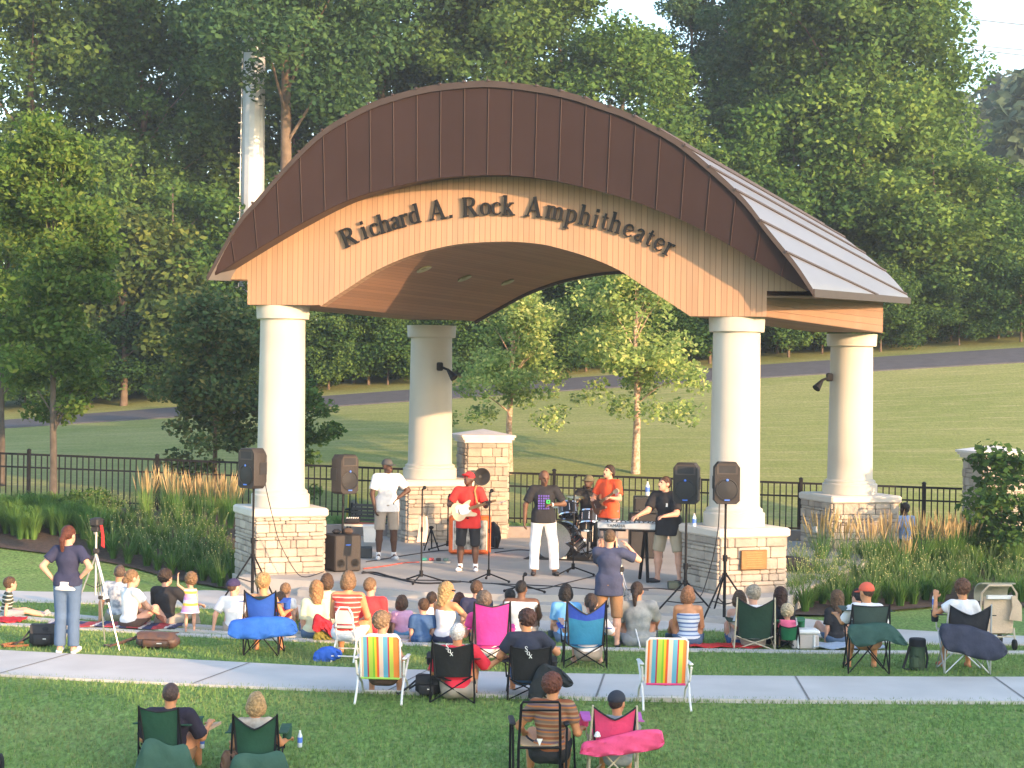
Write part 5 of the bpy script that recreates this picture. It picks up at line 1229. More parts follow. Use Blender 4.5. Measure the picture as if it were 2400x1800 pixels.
stand_and_speaker(1613, 1084, 1180, 62, 27.3, R(-14), 'black loudspeaker on a tripod just left of the right front column', 'thick-poled tripod stand left of the right front pedestal', 0, az0=3.6, spread=.62, legz=.55)
stand_and_speaker(1705, 1082, 1180, 60, 26.6, R(-2), 'black loudspeaker on a tripod directly in front of the right front column', 'tripod stand in front of the right front pedestal', 0, az0=3.9, spread=.55, legz=.75)
# sub woofer and the speaker above it
d = 30.6; X = (808-1200)/FPX*d; sub = empty('subwoofer', (X, d, ZS), R(28)); tag(sub, 'black floor subwoofer with two round ports beside the left front pedestal', 'subwoofer')
mb = MB(); mb.rbox((0, 0, .32), (.48, .5, .62), .02); mb.build('cabinet', M_cab, sub)
for sx_ in (-.13, .13): mb = MB(); mb.lathe([(.055, 0), (.075, .006), (.075, -.0)], 16, (sx_, -.252, .15), Vector((0, -1, 0)).to_track_quat('Z', 'Y').to_matrix()); mb.build('port', M_rubber, sub)
mb = MB(); mb.box((0, -.254, .46), (.09, .006, .02)); mb.build('badge', M_blue, sub, smooth=0)
mb = MB(); mb.rbox((.243, 0, .4), (.012, .1, .25), .02); mb.build('side_handle', M_blackplastic, sub)
zc = H+(hz(808)-1111)*d/FPX
pa_speaker((X, d, zc), R(42), .385, 92*d/FPX, .36, 'brownish black loudspeaker on a pole above the subwoofer', GSP)
mb = MB(); mb.tube([(0, 0, ZS+.63), (0, 0, zc-.3)], .02, 8); o = mb.build('speaker_pole', M_black, loc=(X, d, 0)); tag(o, 'short black pole rising from the subwoofer to the speaker above it', 'pole')
# black hat / box lying on the subwoofer
mb = MB(); mb.rbox((0, 0, .05), (.16, .12, .1), .03); o = mb.build('small_case', mat('brown_case', (.09, .06, .045), .8, .1), loc=(X+.1, d-.05, ZS+.632)); tag(o, 'small brown case lying on the subwoofer', 'case')
mb = MB(); mb.rbox((0, 0, .04), (.14, .12, .08), .03); o = mb.build('small_case', M_darkfabric, loc=(X-.1, d-.05, ZS+.632), rz=.5); tag(o, 'small black case beside the brown one on the subwoofer', 'case')
# microphone stands
def mic_stand(px, yb, yt, boom, label, az=.4, boomdir=1):
    p = gp(px, yb, ZS); d = p.y; zt = H+(hz(px)-yt)*d/FPX-ZS; root = empty('microphone_stand', (p.x, p.y, ZS)); tag(root, label, 'microphone stand', 'black microphone stands on the stage')
    mb = MB(); mb.tube([(0, 0, .1), (0, 0, zt)], .013, 8); mb.tube([(0, 0, .1), (0, 0, .2)], .03, 8); mb.tube([(0, 0, zt*.55), (0, 0, zt*.6)], .02, 8); mb.build('pole', M_black, root)
    for k in range(3):
        a = az+k*2.094; d_ = Vector((math.cos(a), math.sin(a), 0)); mb = MB(); mb.tube([Vector((0, 0, .14)), d_*.36+Vector((0, 0, .03))], .013, 6); mb.ball(d_*.36+Vector((0, 0, .025)), .024, 6, 5); mb.build('leg', M_black, root)
    if boom:
        e = Vector((boom*boomdir, .1, zt+.02)); mb = MB(); mb.tube([Vector((-.1*boomdir, 0, zt-.03)), e], .009, 6); mb.build('boom', M_black, root)
    else: e = Vector((.03*boomdir, .1, zt+.03))
    mb = MB(); mb.tube([e-Vector((.03*boomdir, .07, .03)), e], .016, 8); mb.ball(e, .032, 10, 8); mb.build('microphone', M_black, root); return root
mic_stand(987, 1366, 1148, 0, 'microphone stand with a cloth hanging on it, left of the guitarist', .2)
mic_stand(1145, 1364, 1155, 0, 'microphone stand directly in front of the guitarist', -.4)
mic_stand(1343, 1348, 1120, .0, 'microphone stand in front of the drum kit', -.3)
mic_stand(1049, 1292, 1165, 0, 'short microphone stand behind the guitarist at the left edge of the orange amplifier', .9)
mic_stand(1226, 1393, 1352, 0, 'very short black microphone stand at the stage front')
mic_stand(1398, 1305, 1145, .25, 'boom microphone stand reaching over the drums', .3, -1)
# cloth on the first stand
p = gp(987, 1366, ZS); mb = MB(); P_ = [[(x*.07+.015*math.sin(z*9), .03+.012*math.sin(x*5+z*7), -z) for x in (-1, -.4, .2, .8, 1.2)] for z in np.linspace(0, .42, 8)]
mb.slab(P_, (0, 1, 0), .02); o = mb.build('towel', mat('peach_towel', (.75, .52, .40), .9, .05), loc=(p.x, p.y-.03, H+(hz(987)-1210)*p.y/FPX)); tag(o, 'pale peach towel hanging on the left microphone stand', 'towel')
# guitar stand
p = gp(1010, 1290, ZS); gs = empty('guitar_stand', (p.x, p.y, ZS)); tag(gs, 'empty black guitar stand beside the left microphone stand', 'guitar stand')
mb = MB(); mb.tube([(0, 0, .42), (-.12, -.25, .02)], .014, 6); mb.tube([(0, 0, .42), (.16, -.22, .02)], .014, 6); mb.tube([(0, 0, .42), (0, .3, .02)], .014, 6); mb.build('legs_frame', M_black, gs)
mb = MB(); mb.tube([(-.12, -.25, .12), (-.12, -.34, .12), (-.12, -.35, .18)], .012, 6); mb.tube([(.13, -.18, .12), (.13, -.28, .12), (.13, -.29, .18)], .012, 6); mb.build('yoke', M_black, gs)
mb = MB(); mb.ball((0, 0, .44), (.05, .03, .035), 8, 6); mb.build('hook', M_black, gs)
# orange amplifier
p = gp(1100, 1300, ZS); am = empty('orange_amplifier', (p.x, p.y+.12, ZS), R(3)); tag(am, 'bright orange amplifier cabinet behind the guitarist', 'amplifier')
wA = 98*p.y/FPX; hA = 88*p.y/FPX
mb = MB(); mb.rbox((0, 0, hA/2+.02), (wA, .3, hA), .03); mb.build('cabinet', mat('orange_vinyl', (.78, .15, .03), .6, .06), am)
mb = MB(); mb.box((0, -.153, hA/2+.02), (wA*.80, .006, hA*.78)); mb.build('grille', mat('amp_grille', (.62, .58, .52), .8, .5, scale=9, col2=(.03, .03, .03)), am, smooth=0)
mb = MB()
for k in (-1, 1): mb.tube([(k*wA*.4, -.16, hA*.12), (k*wA*.4, -.16, hA*.9)], .008, 5)
mb.build('piping', M_white, am)
# black gig bag / case by the amp
p = gp(1158, 1285, ZS); cs = empty('gig_bag', (p.x, p.y+.05, ZS)); tag(cs, 'black soft gig bag with a wheel standing right of the orange amplifier', 'bag')
mb = MB(); mb.tube([(0, .05, .02), (.02, .04, .2), (.0, .02, .38), (-.05, 0, .5)], [.09, .12, .11, .05], 12); mb.build('bag', M_darkfabric, cs)
mb = MB(); mb.lathe([(.05, -.03), (.11, -.03), (.12, 0), (.11, .03), (.05, .03)], 18, (.04, -.12, .12), Vector((1, .2, 0)).to_track_quat('Z', 'Y').to_matrix()); mb.build('wheel', M_rubber, cs)
# pedal board on the floor
p = gp(1020, 1318, ZS); pb = empty('pedal_board', (p.x, p.y, ZS)); tag(pb, 'grey pedal board with effect pedals on the floor left of the guitarist', 'pedal board')
mb = MB(); mb.box((0, 0, .015), (.55, .2, .03)); mb.build('board', mat('grey_board', (.32, .33, .33), .5, .05, metal=.4), pb, smooth=0)
for i, c in enumerate(((.05, .3, .25), (.6, .1, .1), (.05, .05, .06), (.05, .12, .14))): mb = MB(); mb.rbox((-.2+.13*i, .02, .055), (.09, .13, .05), .01); mb.build('pedal', mat('pedal_%d' % i, c, .4, .05), pb)
# merchandise table with mixer, bins, chair at stage left
p = gp(842, 1262, ZS); tb_ = empty('folding_table', (p.x, p.y, ZS), R(-6)); tag(tb_, 'small table with a brown top and black legs behind the subwoofer', 'table')
zt = H+(hz(842)-1228)*p.y/FPX-ZS
mb = MB(); mb.box((0, 0, zt), (.62, .5, .03)); mb.build('tabletop', mat('table_brown', (.32, .10, .05), .5, .1), tb_, smooth=0)
mb = MB(); mb.box((0, -.256, zt-.01), (.62, .01, .045)); mb.build('table_edge', mat('edge_cream', (.8, .68, .5), .5, .05), tb_, smooth=0)
for sx_ in (-.22, .22): mb = MB(); mb.tube([(sx_, -.18, zt-.02), (sx_-.06, .1, 0)], .016, 6); mb.tube([(sx_, .18, zt-.02), (sx_+.06, -.15, 0)], .016, 6); mb.build('leg', M_black, tb_)
mx = empty('mixing_desk', (p.x-.35, p.y+.05, ZS+zt+.015)); tag(mx, 'black mixing desk with knobs on the small table', 'mixer')
mb = MB(); mb.rbox((.2, 0, .05), (.3, .26, .09), .01); mb.build('case', M_blackplastic, mx)
mb = MB()
for i in range(6):
    for j in range(3): mb.lathe([(.01, 0), (.01, .02), (.004, .022)], 6, (.09+.045*i, -.08+.07*j, .096))
mb.build('knobs', M_white, mx)
p = gp(867, 1278, ZS); bn = empty('white_bin', (p.x, p.y, ZS)); tag(bn, 'white plastic storage bin standing behind the black case', 'bin')
mb = MB(); mb.box((0, 0, .22), (.22, .26, .3), taper=1.15); mb.build('tub', M_white, bn, smooth=0)
mb = MB(); mb.rbox((0, 0, .385), (.31, .34, .035), .01); mb.build('lid', M_white, bn)
p = gp(857, 1307, ZS); mb = MB(); mb.rbox((0, 0, .1), (.24, .3, .2), .015); o = mb.build('equipment_case', mat('dark_blue_grey_case', (.04, .05, .06), .7, .1), loc=(p.x, p.y, ZS), rz=R(4)); tag(o, 'low dark equipment case on the stage floor right of the subwoofer', 'case')
# covered yellow frame chair
p = gp(826, 1240, ZS); ch = empty('folding_chair', (p.x, p.y, ZS)); tag(ch, 'yellow framed chair with a grey jacket over it behind the subwoofer', 'chair')
zt2 = H+(hz(826)-1158)*p.y/FPX-ZS
mb = MB(); mb.tube([(-.12, 0, 0), (-.1, .05, zt2), (.1, .05, zt2), (.14, 0, 0)], .013, 6); mb.tube([(-.12, -.3, 0), (-.12, 0, .45)], .013, 6); mb.tube([(.14, -.3, 0), (.13, 0, .45)], .013, 6); mb.build('frame', mat('yellow_paint', (.75, .60, .05), .5, .05), ch)
mb = MB(); mb.tube([(-.02, -.02, zt2*.8), (.06, -.06, zt2*.65), (.1, -.08, zt2*.5), (.14, -.1, zt2*.32)], [.06, .1, .11, .05], 10); mb.build('jacket', mat('grey_jacket', (.22, .22, .18), .9, .2), ch)
mb = MB(); mb.rbox((0, -.12, .44), (.3, .3, .04), .02); mb.build('seat', M_darkfabric, ch)
# slatted benches
def bench(px, y, d, w, rz, label, zt):
    X = (px-1200)/FPX*d; g = ground_z(X, d); root = empty('park_bench', (X, d, g), rz); tag(root, label, 'bench', 'dark slatted benches beside the stage'); Mb = mat('bench_slats', (.06, .055, .055), .6, .15)
    mb = MB()
    for i in range(6): mb.box((0, -.02*i, zt-g-.05-.075*i), (w, .025, .055))
    mb.build('backrest', Mb, root, smooth=0); mb = MB()
    for i in range(5): mb.box((0, .12+.09*i, .44), (w, .07, .03))
    mb.build('seat', Mb, root, smooth=0)
    for sx_ in (-w/2, w/2): mb = MB(); mb.tube([(sx_, -.05, 0), (sx_, 0, zt-g)], .03, 6); mb.tube([(sx_, .5, 0), (sx_, .5, .62), (sx_, 0, .66)], .025, 6); mb.build('end_frame', M_black, root)
bench(900, 1190, 38.0, 1.35, R(-14), 'dark slatted bench behind the stage, left of the man in the white tee', H+(hz(890)-1180)*38.0/FPX)
bench(2235, 1240, 36.2, 1.6, R(3), 'dark slatted bench with a seated person behind the tan grasses at the right', H+(hz(2235)-1232)*36.2/FPX)
# --- drum kit ---
p = gp(1362, 1306, ZS); dk = empty('drum_kit', (p.x, p.y-.1, ZS), R(-12)); dk.scale = (1.2, 1.15, 1.15); tag(dk, 'black drum kit with chrome hardware and cymbals in front of the drummer', 'drum kit')
M_shell = mat('drum_shell', (.02, .02, .024), .2, .2); M_head = mat('drum_head', (.5, .42, .30), .5, .06)
def drum(c, r, dpt, axis, name, headm):
    rot = Vector(axis).normalized().to_track_quat('Z', 'Y').to_matrix(); mb = MB(); mb.lathe([(r, -dpt/2), (r, dpt/2), (r*.96, dpt/2)], 28, c, rot); D_ = mb.build(name, M_shell, dk)
    for s_ in (-1, 1):
        mb = MB(); mb.lathe([(r*1.02, s_*dpt/2-.012), (r*1.05, s_*dpt/2-.012), (r*1.05, s_*dpt/2+.012), (r*1.0, s_*dpt/2+.012)], 28, c, rot); mb.build('hoop', M_chrome, D_)
    mb = MB(); mb.lathe([(.001, dpt/2+.004), (r*.99, dpt/2+.004), (r*.99, dpt/2-.004)], 28, c, rot); mb.build('drum_head', headm, D_)
    mb = MB()
    for k in range(8):
        a = k*math.pi/4; q = rot @ Vector((r*1.03*math.cos(a), r*1.03*math.sin(a), 0)); v_ = rot @ Vector((0, 0, 1)); mb.tube([Vector(c)+q-v_*dpt*.3, Vector(c)+q+v_*dpt*.3], .008, 5)
    mb.build('tension_lugs', M_chrome, D_); return D_
drum((-.32, -.25, .30), .29, .40, (-.25, -1, 0), 'bass_drum', mat('bass_head', (.045, .055, .07), .35, .1))
drum((-.20, -.12, .78), .145, .2, (.15, -.45, -1), 'rack_tom', M_head); drum((.14, -.15, .66), .15, .2, (-.05, .4, 1), 'rack_tom', M_head)
drum((.36, -.12, .40), .2, .42, (0, .1, 1), 'floor_tom', mat('red_drum', (.12, .02, .02), .3, .1)); drum((.10, -.02, .52), .17, .16, (0, .1, 1), 'snare_drum', M_head); drum((-.02, -.42, .24), .12, .22, (-.5, -.6, -.5), 'small_tom', M_shell)
for (c, r, t) in (((.34, -.1, .84), .17, (.05, -.1, 1)), ((-.12, .1, .98), .15, (.1, -.15, 1)), ((.45, .2, .82), .17, (0, .1, 1)), ((-.5, .1, .83), .17, (.1, -.2, 1))):
    rot = Vector(t).normalized().to_track_quat('Z', 'Y').to_matrix(); mb = MB(); mb.lathe([(.012, .018), (.04, .012), (r, 0), (r, -.003), (.02, -.001)], 26, c, rot); mb.build('cymbal', mat('cymbal_bronze', (.55, .42, .2), .25, .1, metal=.9), dk)
    mb = MB(); mb.tube([(c[0], c[1], c[2]+.03), (c[0], c[1], .35)], .011, 7); mb.tube([(c[0], c[1], .4), (c[0]-.18, c[1]-.12, .01)], .01, 6); mb.tube([(c[0], c[1], .4), (c[0]+.2, c[1]-.08, .01)], .01, 6); mb.tube([(c[0], c[1], .4), (c[0], c[1]+.2, .01)], .01, 6); mb.build('cymbal_stand', M_chrome, dk)
# drum rug and jug
mb = MB(); mb.slab([[(-.95, -.75, .004), (.8, -.75, .004)], [(-.95, .8, .004), (.8, .8, .004)]], (0, 0, -1), .004); o = mb.build('rug', M_darkfabric, loc=(p.x, p.y, ZS+.006), rz=R(-12)); tag(o, 'dark rug under the drum kit', 'rug')
q = gp(1318, 1310, ZS); mb = MB(); mb.lathe([(.08, 0), (.085, .02), (.085, .13), (.05, .17), (.02, .19), (.02, .21)], 14); o = mb.build('water_jug', mat('cloudy_plastic', (.62, .68, .75), .3, .05), loc=(q.x, q.y, ZS)); tag(o, 'pale plastic water jug on the floor by the singer', 'jug')
# --- keyboard and stand ---
q = gp(1500, 1372, ZS); kd = 29.6; ky = Vector(((1501-1200)/FPX*kd, kd, 0)); kz = H+(hz(1500)-1232)*kd/FPX
kb = empty('keyboard', (ky.x, ky.y, kz), R(-12)); tag(kb, 'silver electronic keyboard on a black stand in front of the keyboard player', 'keyboard')
Lk = 1.32
mb = MB(); mb.rbox((0, 0, 0), (Lk, .38, .11), .015); mb.build('body', mat('silver_plastic', (.46, .50, .54), .4, .05, metal=.2), kb)
mb = MB(); mb.box((0, .10, .057), (Lk*.86, .15, .012)); KY = mb.build('keys', M_white, kb, smooth=0)
mb = MB()
for i in range(44):
    if i % 7 in (0, 1, 3, 4, 5): mb.box((-Lk*.42+i*Lk*.0195, .07, .068), (.012, .09, .012))
mb.build('black_keys', M_blackplastic, KY, smooth=0)
mb = MB()
for i in range(14): mb.lathe([(.012, 0), (.012, .018), (.005, .02)], 7, (-.5+i*.075, -.1, .056))
mb.build('knobs', M_blackplastic, kb)
text_mesh('brand_lettering', 'YAMAHA', .075, M_blackplastic, kb, Matrix.Translation((-Lk*.26, -.194, .0)) @ Matrix.Rotation(R(90), 4, 'X'))
ks = empty('keyboard_stand', (ky.x, ky.y, ZS), R(-12)); tag(ks, 'black double cross-braced stand under the silver keyboard', 'keyboard stand')
for s_ in (-.42, .12):
    for t in (-1, 1):
        mb = MB(); mb.tube([(s_+.1*t-.02, -.24*t, .02), (s_-.02*t, .2*t, kz-ZS-.07)], .028, 8); mb.build('leg', M_black, ks)
    mb = MB(); mb.tube([(s_-.2, .22, kz-ZS-.07), (s_+.24, .22, kz-ZS-.07)], .018, 6); mb.tube([(s_-.2, -.2, kz-ZS-.07), (s_+.24, -.2, kz-ZS-.07)], .018, 6); mb.build('top_bar', M_black, ks)
# bass amp stack with bottle and small rack
p = gp(1515, 1310, ZS); ba = empty('amplifier_stack', (p.x, p.y+.25, ZS), R(2)); tag(ba, 'tall black amplifier stack with a silver-edged top unit behind the keyboard player', 'amplifier')
zt = H+(hz(1515)-1162)*(p.y+.25)/FPX-ZS
mb = MB(); mb.rbox((0, 0, zt*.36), (.62, .4, zt*.72), .02); mb.build('speaker_cabinet', M_blackplastic, ba)
mb = MB(); mb.rbox((-.02, 0, zt*.86), (.42, .34, zt*.27), .015); tp = mb.build('amplifier_head', M_blackplastic, ba)
mb = MB(); mb.box((-.02, -.172, zt-.03), (.42, .008, .02)); mb.box((-.02, -.172, zt*.745), (.42, .008, .03)); mb.build('chrome_strip', M_chrome, tp, smooth=0)
mb = MB()
for i in range(6): mb.lathe([(.012, 0), (.01, .02)], 6, (-.18+.06*i, -.175, zt*.78), Vector((0, -1, 0)).to_track_quat('Z', 'Y').to_matrix())
mb.build('knobs', M_chrome, tp)
def bottle(loc_, label, group='plastic bottles', blue=True, h=.22, rot=None):
    root = empty('water_bottle', loc_); tag(root, label, 'bottle', group); r = h*.15
    mb = MB(); mb.lathe([(r*.8, 0), (r, .01), (r, h*.68), (r*.5, h*.86), (r*.4, h*.93)], 12); mb.build('bottle', mat('clear_plastic', (.62, .70, .78), .15, .05), root)
    mb = MB(); mb.lathe([(r*1.02, h*.28), (r*1.03, h*.3), (r*1.03, h*.58), (r*1.02, h*.6)], 12); mb.build('label_band', M_blue if blue else M_white, root)
    mb = MB(); mb.lathe([(r*.45, h*.93), (r*.45, h)], 10); mb.build('bottle_cap', M_white, root)
    if rot: root.rotation_euler = rot
    return root
bottle((ba.location.x+.02, ba.location.y, ZS+zt), 'blue labelled bottle on top of the black amplifier stack', h=.27)
v = at(1627, 1228, 28.3); bottle((v.x, v.y, zpx(1236, 1725, dFR-.4)), 'clear water bottle standing on the right front pedestal', h=.21)
# foot pedals by the keyboard player
q = gp(1579, 1380, ZS); mb = MB(); mb.rbox((0, 0, .06), (.2, .16, .12), .015); o = mb.build('pedal_box', mat('pedal_black', (.03, .05, .05), .4, .2), loc=(q.x, q.y, ZS)); tag(o, 'small black pedal box on the stage edge by the keyboard player', 'pedal')
# black equipment bag behind right pedestal
q = at(1865, 1308, 31.5); mb = MB(); mb.tube([(-.3, 0, .1), (-.1, 0, .14), (.15, .02, .12), (.36, 0, .07)], [.08, .14, .13, .05], 12); o = mb.build('equipment_bag', M_darkfabric, loc=(q.x-.05, q.y, ZS)); tag(o, 'black equipment bag on the floor behind the right front pedestal', 'bag')
# cables on the stage floor
def cable(name, pts, m, label, z=ZS, r=.009):
    P3 = [gp(x, y, z) for x, y in pts]; c = interp([tuple(p) for p in P3], 60); mb = MB(); mb.tube([(a[0], a[1], z+r) for a in c], r, 6); o = mb.build(name, m); tag(o, label, 'cable', 'cables on the stage floor')
M_cab_b = mat('black_cable', (.02, .02, .024), .6, .1)
cable('cable', [(850, 1340), (900, 1352), (960, 1360), (1050, 1362), (1120, 1367), (1230, 1372), (1330, 1377), (1400, 1383), (1520, 1384)], M_cab_b, 'black cable running along the front edge of the stage')
cable('cable', [(848, 1345), (880, 1344), (920, 1355), (990, 1369), (1080, 1365)], M_cab_b, 'black cable bundle curling out right of the subwoofer', r=.016)
cable('cable', [(852, 1334), (900, 1328), (950, 1320), (1000, 1318)], mat('red_cable', (.55, .08, .04), .6, .05), 'thin red cable between the subwoofer and the pedal board')
cable('cable', [(858, 1318), (930, 1306), (1010, 1294), (1060, 1290), (1180, 1286)], M_cab_b, 'black cable running back from the subwoofer to the orange amplifier')
cable('cable', [(1150, 1368), (1260, 1381), (1320, 1369), (1400, 1350), (1440, 1345)], M_cab_b, 'looping black cable in front of the singer')
cable('cable', [(1400, 1388), (1480, 1383), (1530, 1380), (1570, 1383), (1620, 1388)], M_cab_b, 'black cable at the feet of the keyboard player')
cable('cable', [(1160, 1296), (1210, 1290), (1250, 1292), (1300, 1298)], M_cab_b, 'thin black cable behind the singer')
# cable hanging from left speaker over the pedestal
pts = [at(x, y, d_) for x, y, d_ in ((620, 1125, 28.8), (628, 1165, 28.9), (640, 1215, 29.2), (655, 1270, 29.4), (690, 1335, 29.5), (715, 1352, 29.5), (760, 1340, 29.9))]
c = interp([tuple(p) for p in pts], 50); mb = MB(); mb.tube([tuple(a) for a in c], .008, 6); o = mb.build('cable', M_cab_b); tag(o, 'black cable hanging from the left loudspeaker past the left front pedestal', 'cable', 'cables on the stage floor')
pts = [at(x, y, d_) for x, y, d_ in ((1686, 1180, 26.8), (1683, 1240, 27.2), (1670, 1310, 27.5), (1650, 1380, 27.7), (1640, 1400, 27.6))]
c = interp([tuple(p) for p in pts], 40); mb = MB(); mb.tube([tuple(a) for a in c], .008, 6); o = mb.build('cable', M_cab_b); tag(o, 'black cable hanging beside the right loudspeakers', 'cable', 'cables on the stage floor')
# ---------------- the band ----------------
def stagep(x, yb): p = gp(x, yb, ZS); return (p.x, p.y, ZS), FPX/p.y
GB = 'people performing on the stage'
c_white = cloth('white', (.74, .74, .76)); c_red = cloth('red', (.62, .035, .03)); c_blk = cloth('black', (.02, .02, .024)); c_navy = cloth('navy', (.028, .032, .075))
c_kh = cloth('khaki', (.36, .31, .26)); c_den = cloth('denim', (.10, .16, .27)); c_grey = cloth('grey', (.28, .30, .32)); c_orred = cloth('orange_red', (.78, .10, .035))
M_shoe_w = mat('white_shoe', (.78, .78, .80), .5, .05); M_shoe_b = mat('black_shoe', (.02, .02, .026), .5, .1)
L0, sc = stagep(905, 1311)
Pm_ = person(L0, R(180)+R(12), 237/sc, 'stand', 'man in a white tee, grey shorts and grey cap standing on the stage', GB, 'dark', 1.12, armL=((.8, -.1, -1), (-.75, .35, -.5)), armR=((.25, .05, -1), (-.15, .25, -.95)), shirt=c_white, sleeve=.75, hem=.1, pants=c_kh, plen=.98, shoes=M_shoe_w, socks=c_white, cap='front', capm=cloth('cap_grey', (.08, .08, .085)), face=True, hy=R(35), hs=None)
L0, sc = stagep(1096, 1338)
Pg = person(L0, R(180)-R(4), 232/sc, 'stand', 'guitarist in a red tee, red cap and black shorts playing a pale guitar', GB, 'dark', 1.15, armR=((.55, .05, -1), (-.95, .62, -.15)), armL=((.45, .25, -1), (.25, .9, .28)), shirt=c_red, sleeve=.75, hem=.16, pants=c_blk, plen=1.12, shoes=M_shoe_w, socks=c_white, cap='front', capm=cloth('cap_red', (.70, .03, .04)), face=True, hy=R(-25), hp=R(-22))
L0, sc = stagep(1272, 1348)
Ps = person(L0, R(180)+R(6), 248/sc, 'stand', 'bald singer in a black printed tee and white trousers at the centre of the stage', GB, 'brown', 1.08, armR=((.45, -.05, -1), (.05, .1, -1)), armL=((.6, -.1, -.9), (-.95, .55, -.02)), shirt=c_blk, sleeve=.8, hem=.06, pants=cloth('white_trousers', (.80, .79, .80)), plen=1.97, shoes=M_shoe_b, face=True, hp=R(10), hy=R(12), legs={-1: ((.16, .03, -1), (.06, -.03, -1)), 1: ((.10, .03, -1), (.02, -.03, -1))})
# print on the singer's tee
mb = MB(); b_ = Ps['che']
for r_ in range(6):
    for c_ in range(5):
        x = .075-.04*c_; z = .055-.042*r_
        if r_ in (2, 3) and c_ in (3, 4): continue
        w_ = random.uniform(.022, .034)
        mb.box((b_[0]+x+.02, b_[1]+.142-abs(x+.02)*.3, b_[2]+z), (w_, .004, .028))
PR = mb.build('shirt_print', mat('purple_print', (.12, .08, .38), .8, .05), Ps['o'], smooth=0)
mb = MB(); mb.box((b_[0]-.06, b_[1]+.136, b_[2]-.04), (.062, .006, .06)); mb.build('green_print', mat('green_print', (.05, .55, .12), .8, .05), Ps['o'], smooth=0)
mb = MB(); mb.box((b_[0]-.06, b_[1]+.14, b_[2]-.04), (.026, .005, .025)); mb.build('print_centre', M_black, Ps['o'], smooth=0)
mb = MB(); q = Ps['wrist'][-1]; mb.lathe([(.03, -.012), (.036, -.012), (.036, .012), (.03, .012)], 12, tuple(q), Vector(tuple(Ps['J'][-1])).to_track_quat('Z', 'Y').to_matrix()); mb.build('wristwatch', M_white, Ps['o'])
# guitar
def guitar(name, P_, body_c, neck_dir, L_, bm, pm, label, cat, horn=True, w=.16):
    """electric guitar hanging in front of the player (built in the player's local frame, then set in the world)"""
    W_ = P_['W']; c = Vector(body_c); n = Vector(neck_dir).normalized(); f = Vector((0, 1, 0)); f = (f-n*f.dot(n)).normalized(); u = n.cross(f)
    org = W_(c); X_ = (W_(c+n)-org).normalized(); F_ = (W_(c+f)-org).normalized(); U_ = X_.cross(F_)
    M = Matrix((( X_.x, U_.x, F_.x, 0), (X_.y, U_.y, F_.y, 0), (X_.z, U_.z, F_.z, 0), (0, 0, 0, 1)))
    root = empty(name, org); tag(root, label, cat); T3_ = lambda x, y, z: tuple(M @ Vector((x, y, z)))
    def shape(ol, z0, z1, m, nm, par):
        n_ = len(ol); mb = MB(); mb.add([T3_(x, y, z0) for x, y in ol]+[T3_(x, y, z1) for x, y in ol], [tuple(range(n_))[::-1], tuple(range(n_, 2*n_))]+[(i, (i+1) % n_, n_+(i+1) % n_, n_+i) for i in range(n_)]); return mb.build(nm, m, par, smooth=40)
    k = w/.16; ol = [(-.21, 0), (-.20, .09), (-.14, .155), (-.05, .15), (.0, .115), (.06, .125), (.17, .155), (.20, .12), (.13, .07), (.12, .03), (.12, -.03), (.12, -.07), (.17, -.125), (.13, -.14), (.05, -.115), (0, -.105), (-.06, -.15), (-.15, -.15), (-.20, -.09)]
    ol = [(a, b) for a, b, in interp([(x, y*k) for x, y in ol]+[(-.21, 0)], 60)[:-1]]
    B_ = shape(ol, -.022, .022, bm, 'body', root)
    pg = [(-.12, -.09), (-.13, .0), (-.04, .07), (.06, .08), (.12, .045), (.12, -.045), (.09, -.09), (0, -.085), (-.06, -.12)]
    shape([(x, y*k) for x, y in pg], .023, .027, pm, 'pickguard', root)
    shape([(.1, -.026), (.1, .026), (L_, .02), (L_, -.02)], .015, .034, mat('guitar_neck', (.30, .17, .08), .4, .1), 'neck', root)
    H_ = shape([(L_, -.02), (L_, .02), (L_+.05, .045), (L_+.17, .05), (L_+.19, .02), (L_+.14, -.03), (L_+.04, -.03)], .012, .03, mat('guitar_headstock', (.66, .45, .28), .4, .1), 'headstock', root)
    mb = MB()
    for i in range(6): mb.ball(T3_(L_+.03+.024*i, .06, .02), .009, 6, 4)
    mb.build('tuners', M_chrome, H_)
    shape([(-.09, -.045), (-.09, .045), (-.07, .045), (-.07, -.045)], .028, .036, M_chrome, 'bridge', root); return root
guitar('electric_guitar', Pg, (.06, .22, Pg['pel'][2]+.13), (-.9, .12, .30), .60, mat('blond_guitar', (.78, .58, .38), .3, .08), mat('white_guard', (.8, .8, .8), .3, .03), 'cream and white electric guitar held by the guitarist in red', 'guitar')
mb = MB(); s1 = Pg['SH'][-1]; mb.tube([tuple(s1+np.array([.06, -.09, .05])), tuple(s1+np.array([.06, .02, .085])), tuple(s1+np.array([.08, .1, 0])), tuple(s1+np.array([.04, .145, -.16])), tuple(s1+np.array([-.0, .16, -.3]))], .018, 6); mb.build('guitar_strap', mat('tan_strap', (.42, .20, .07), .7, .1), Pg['o'])
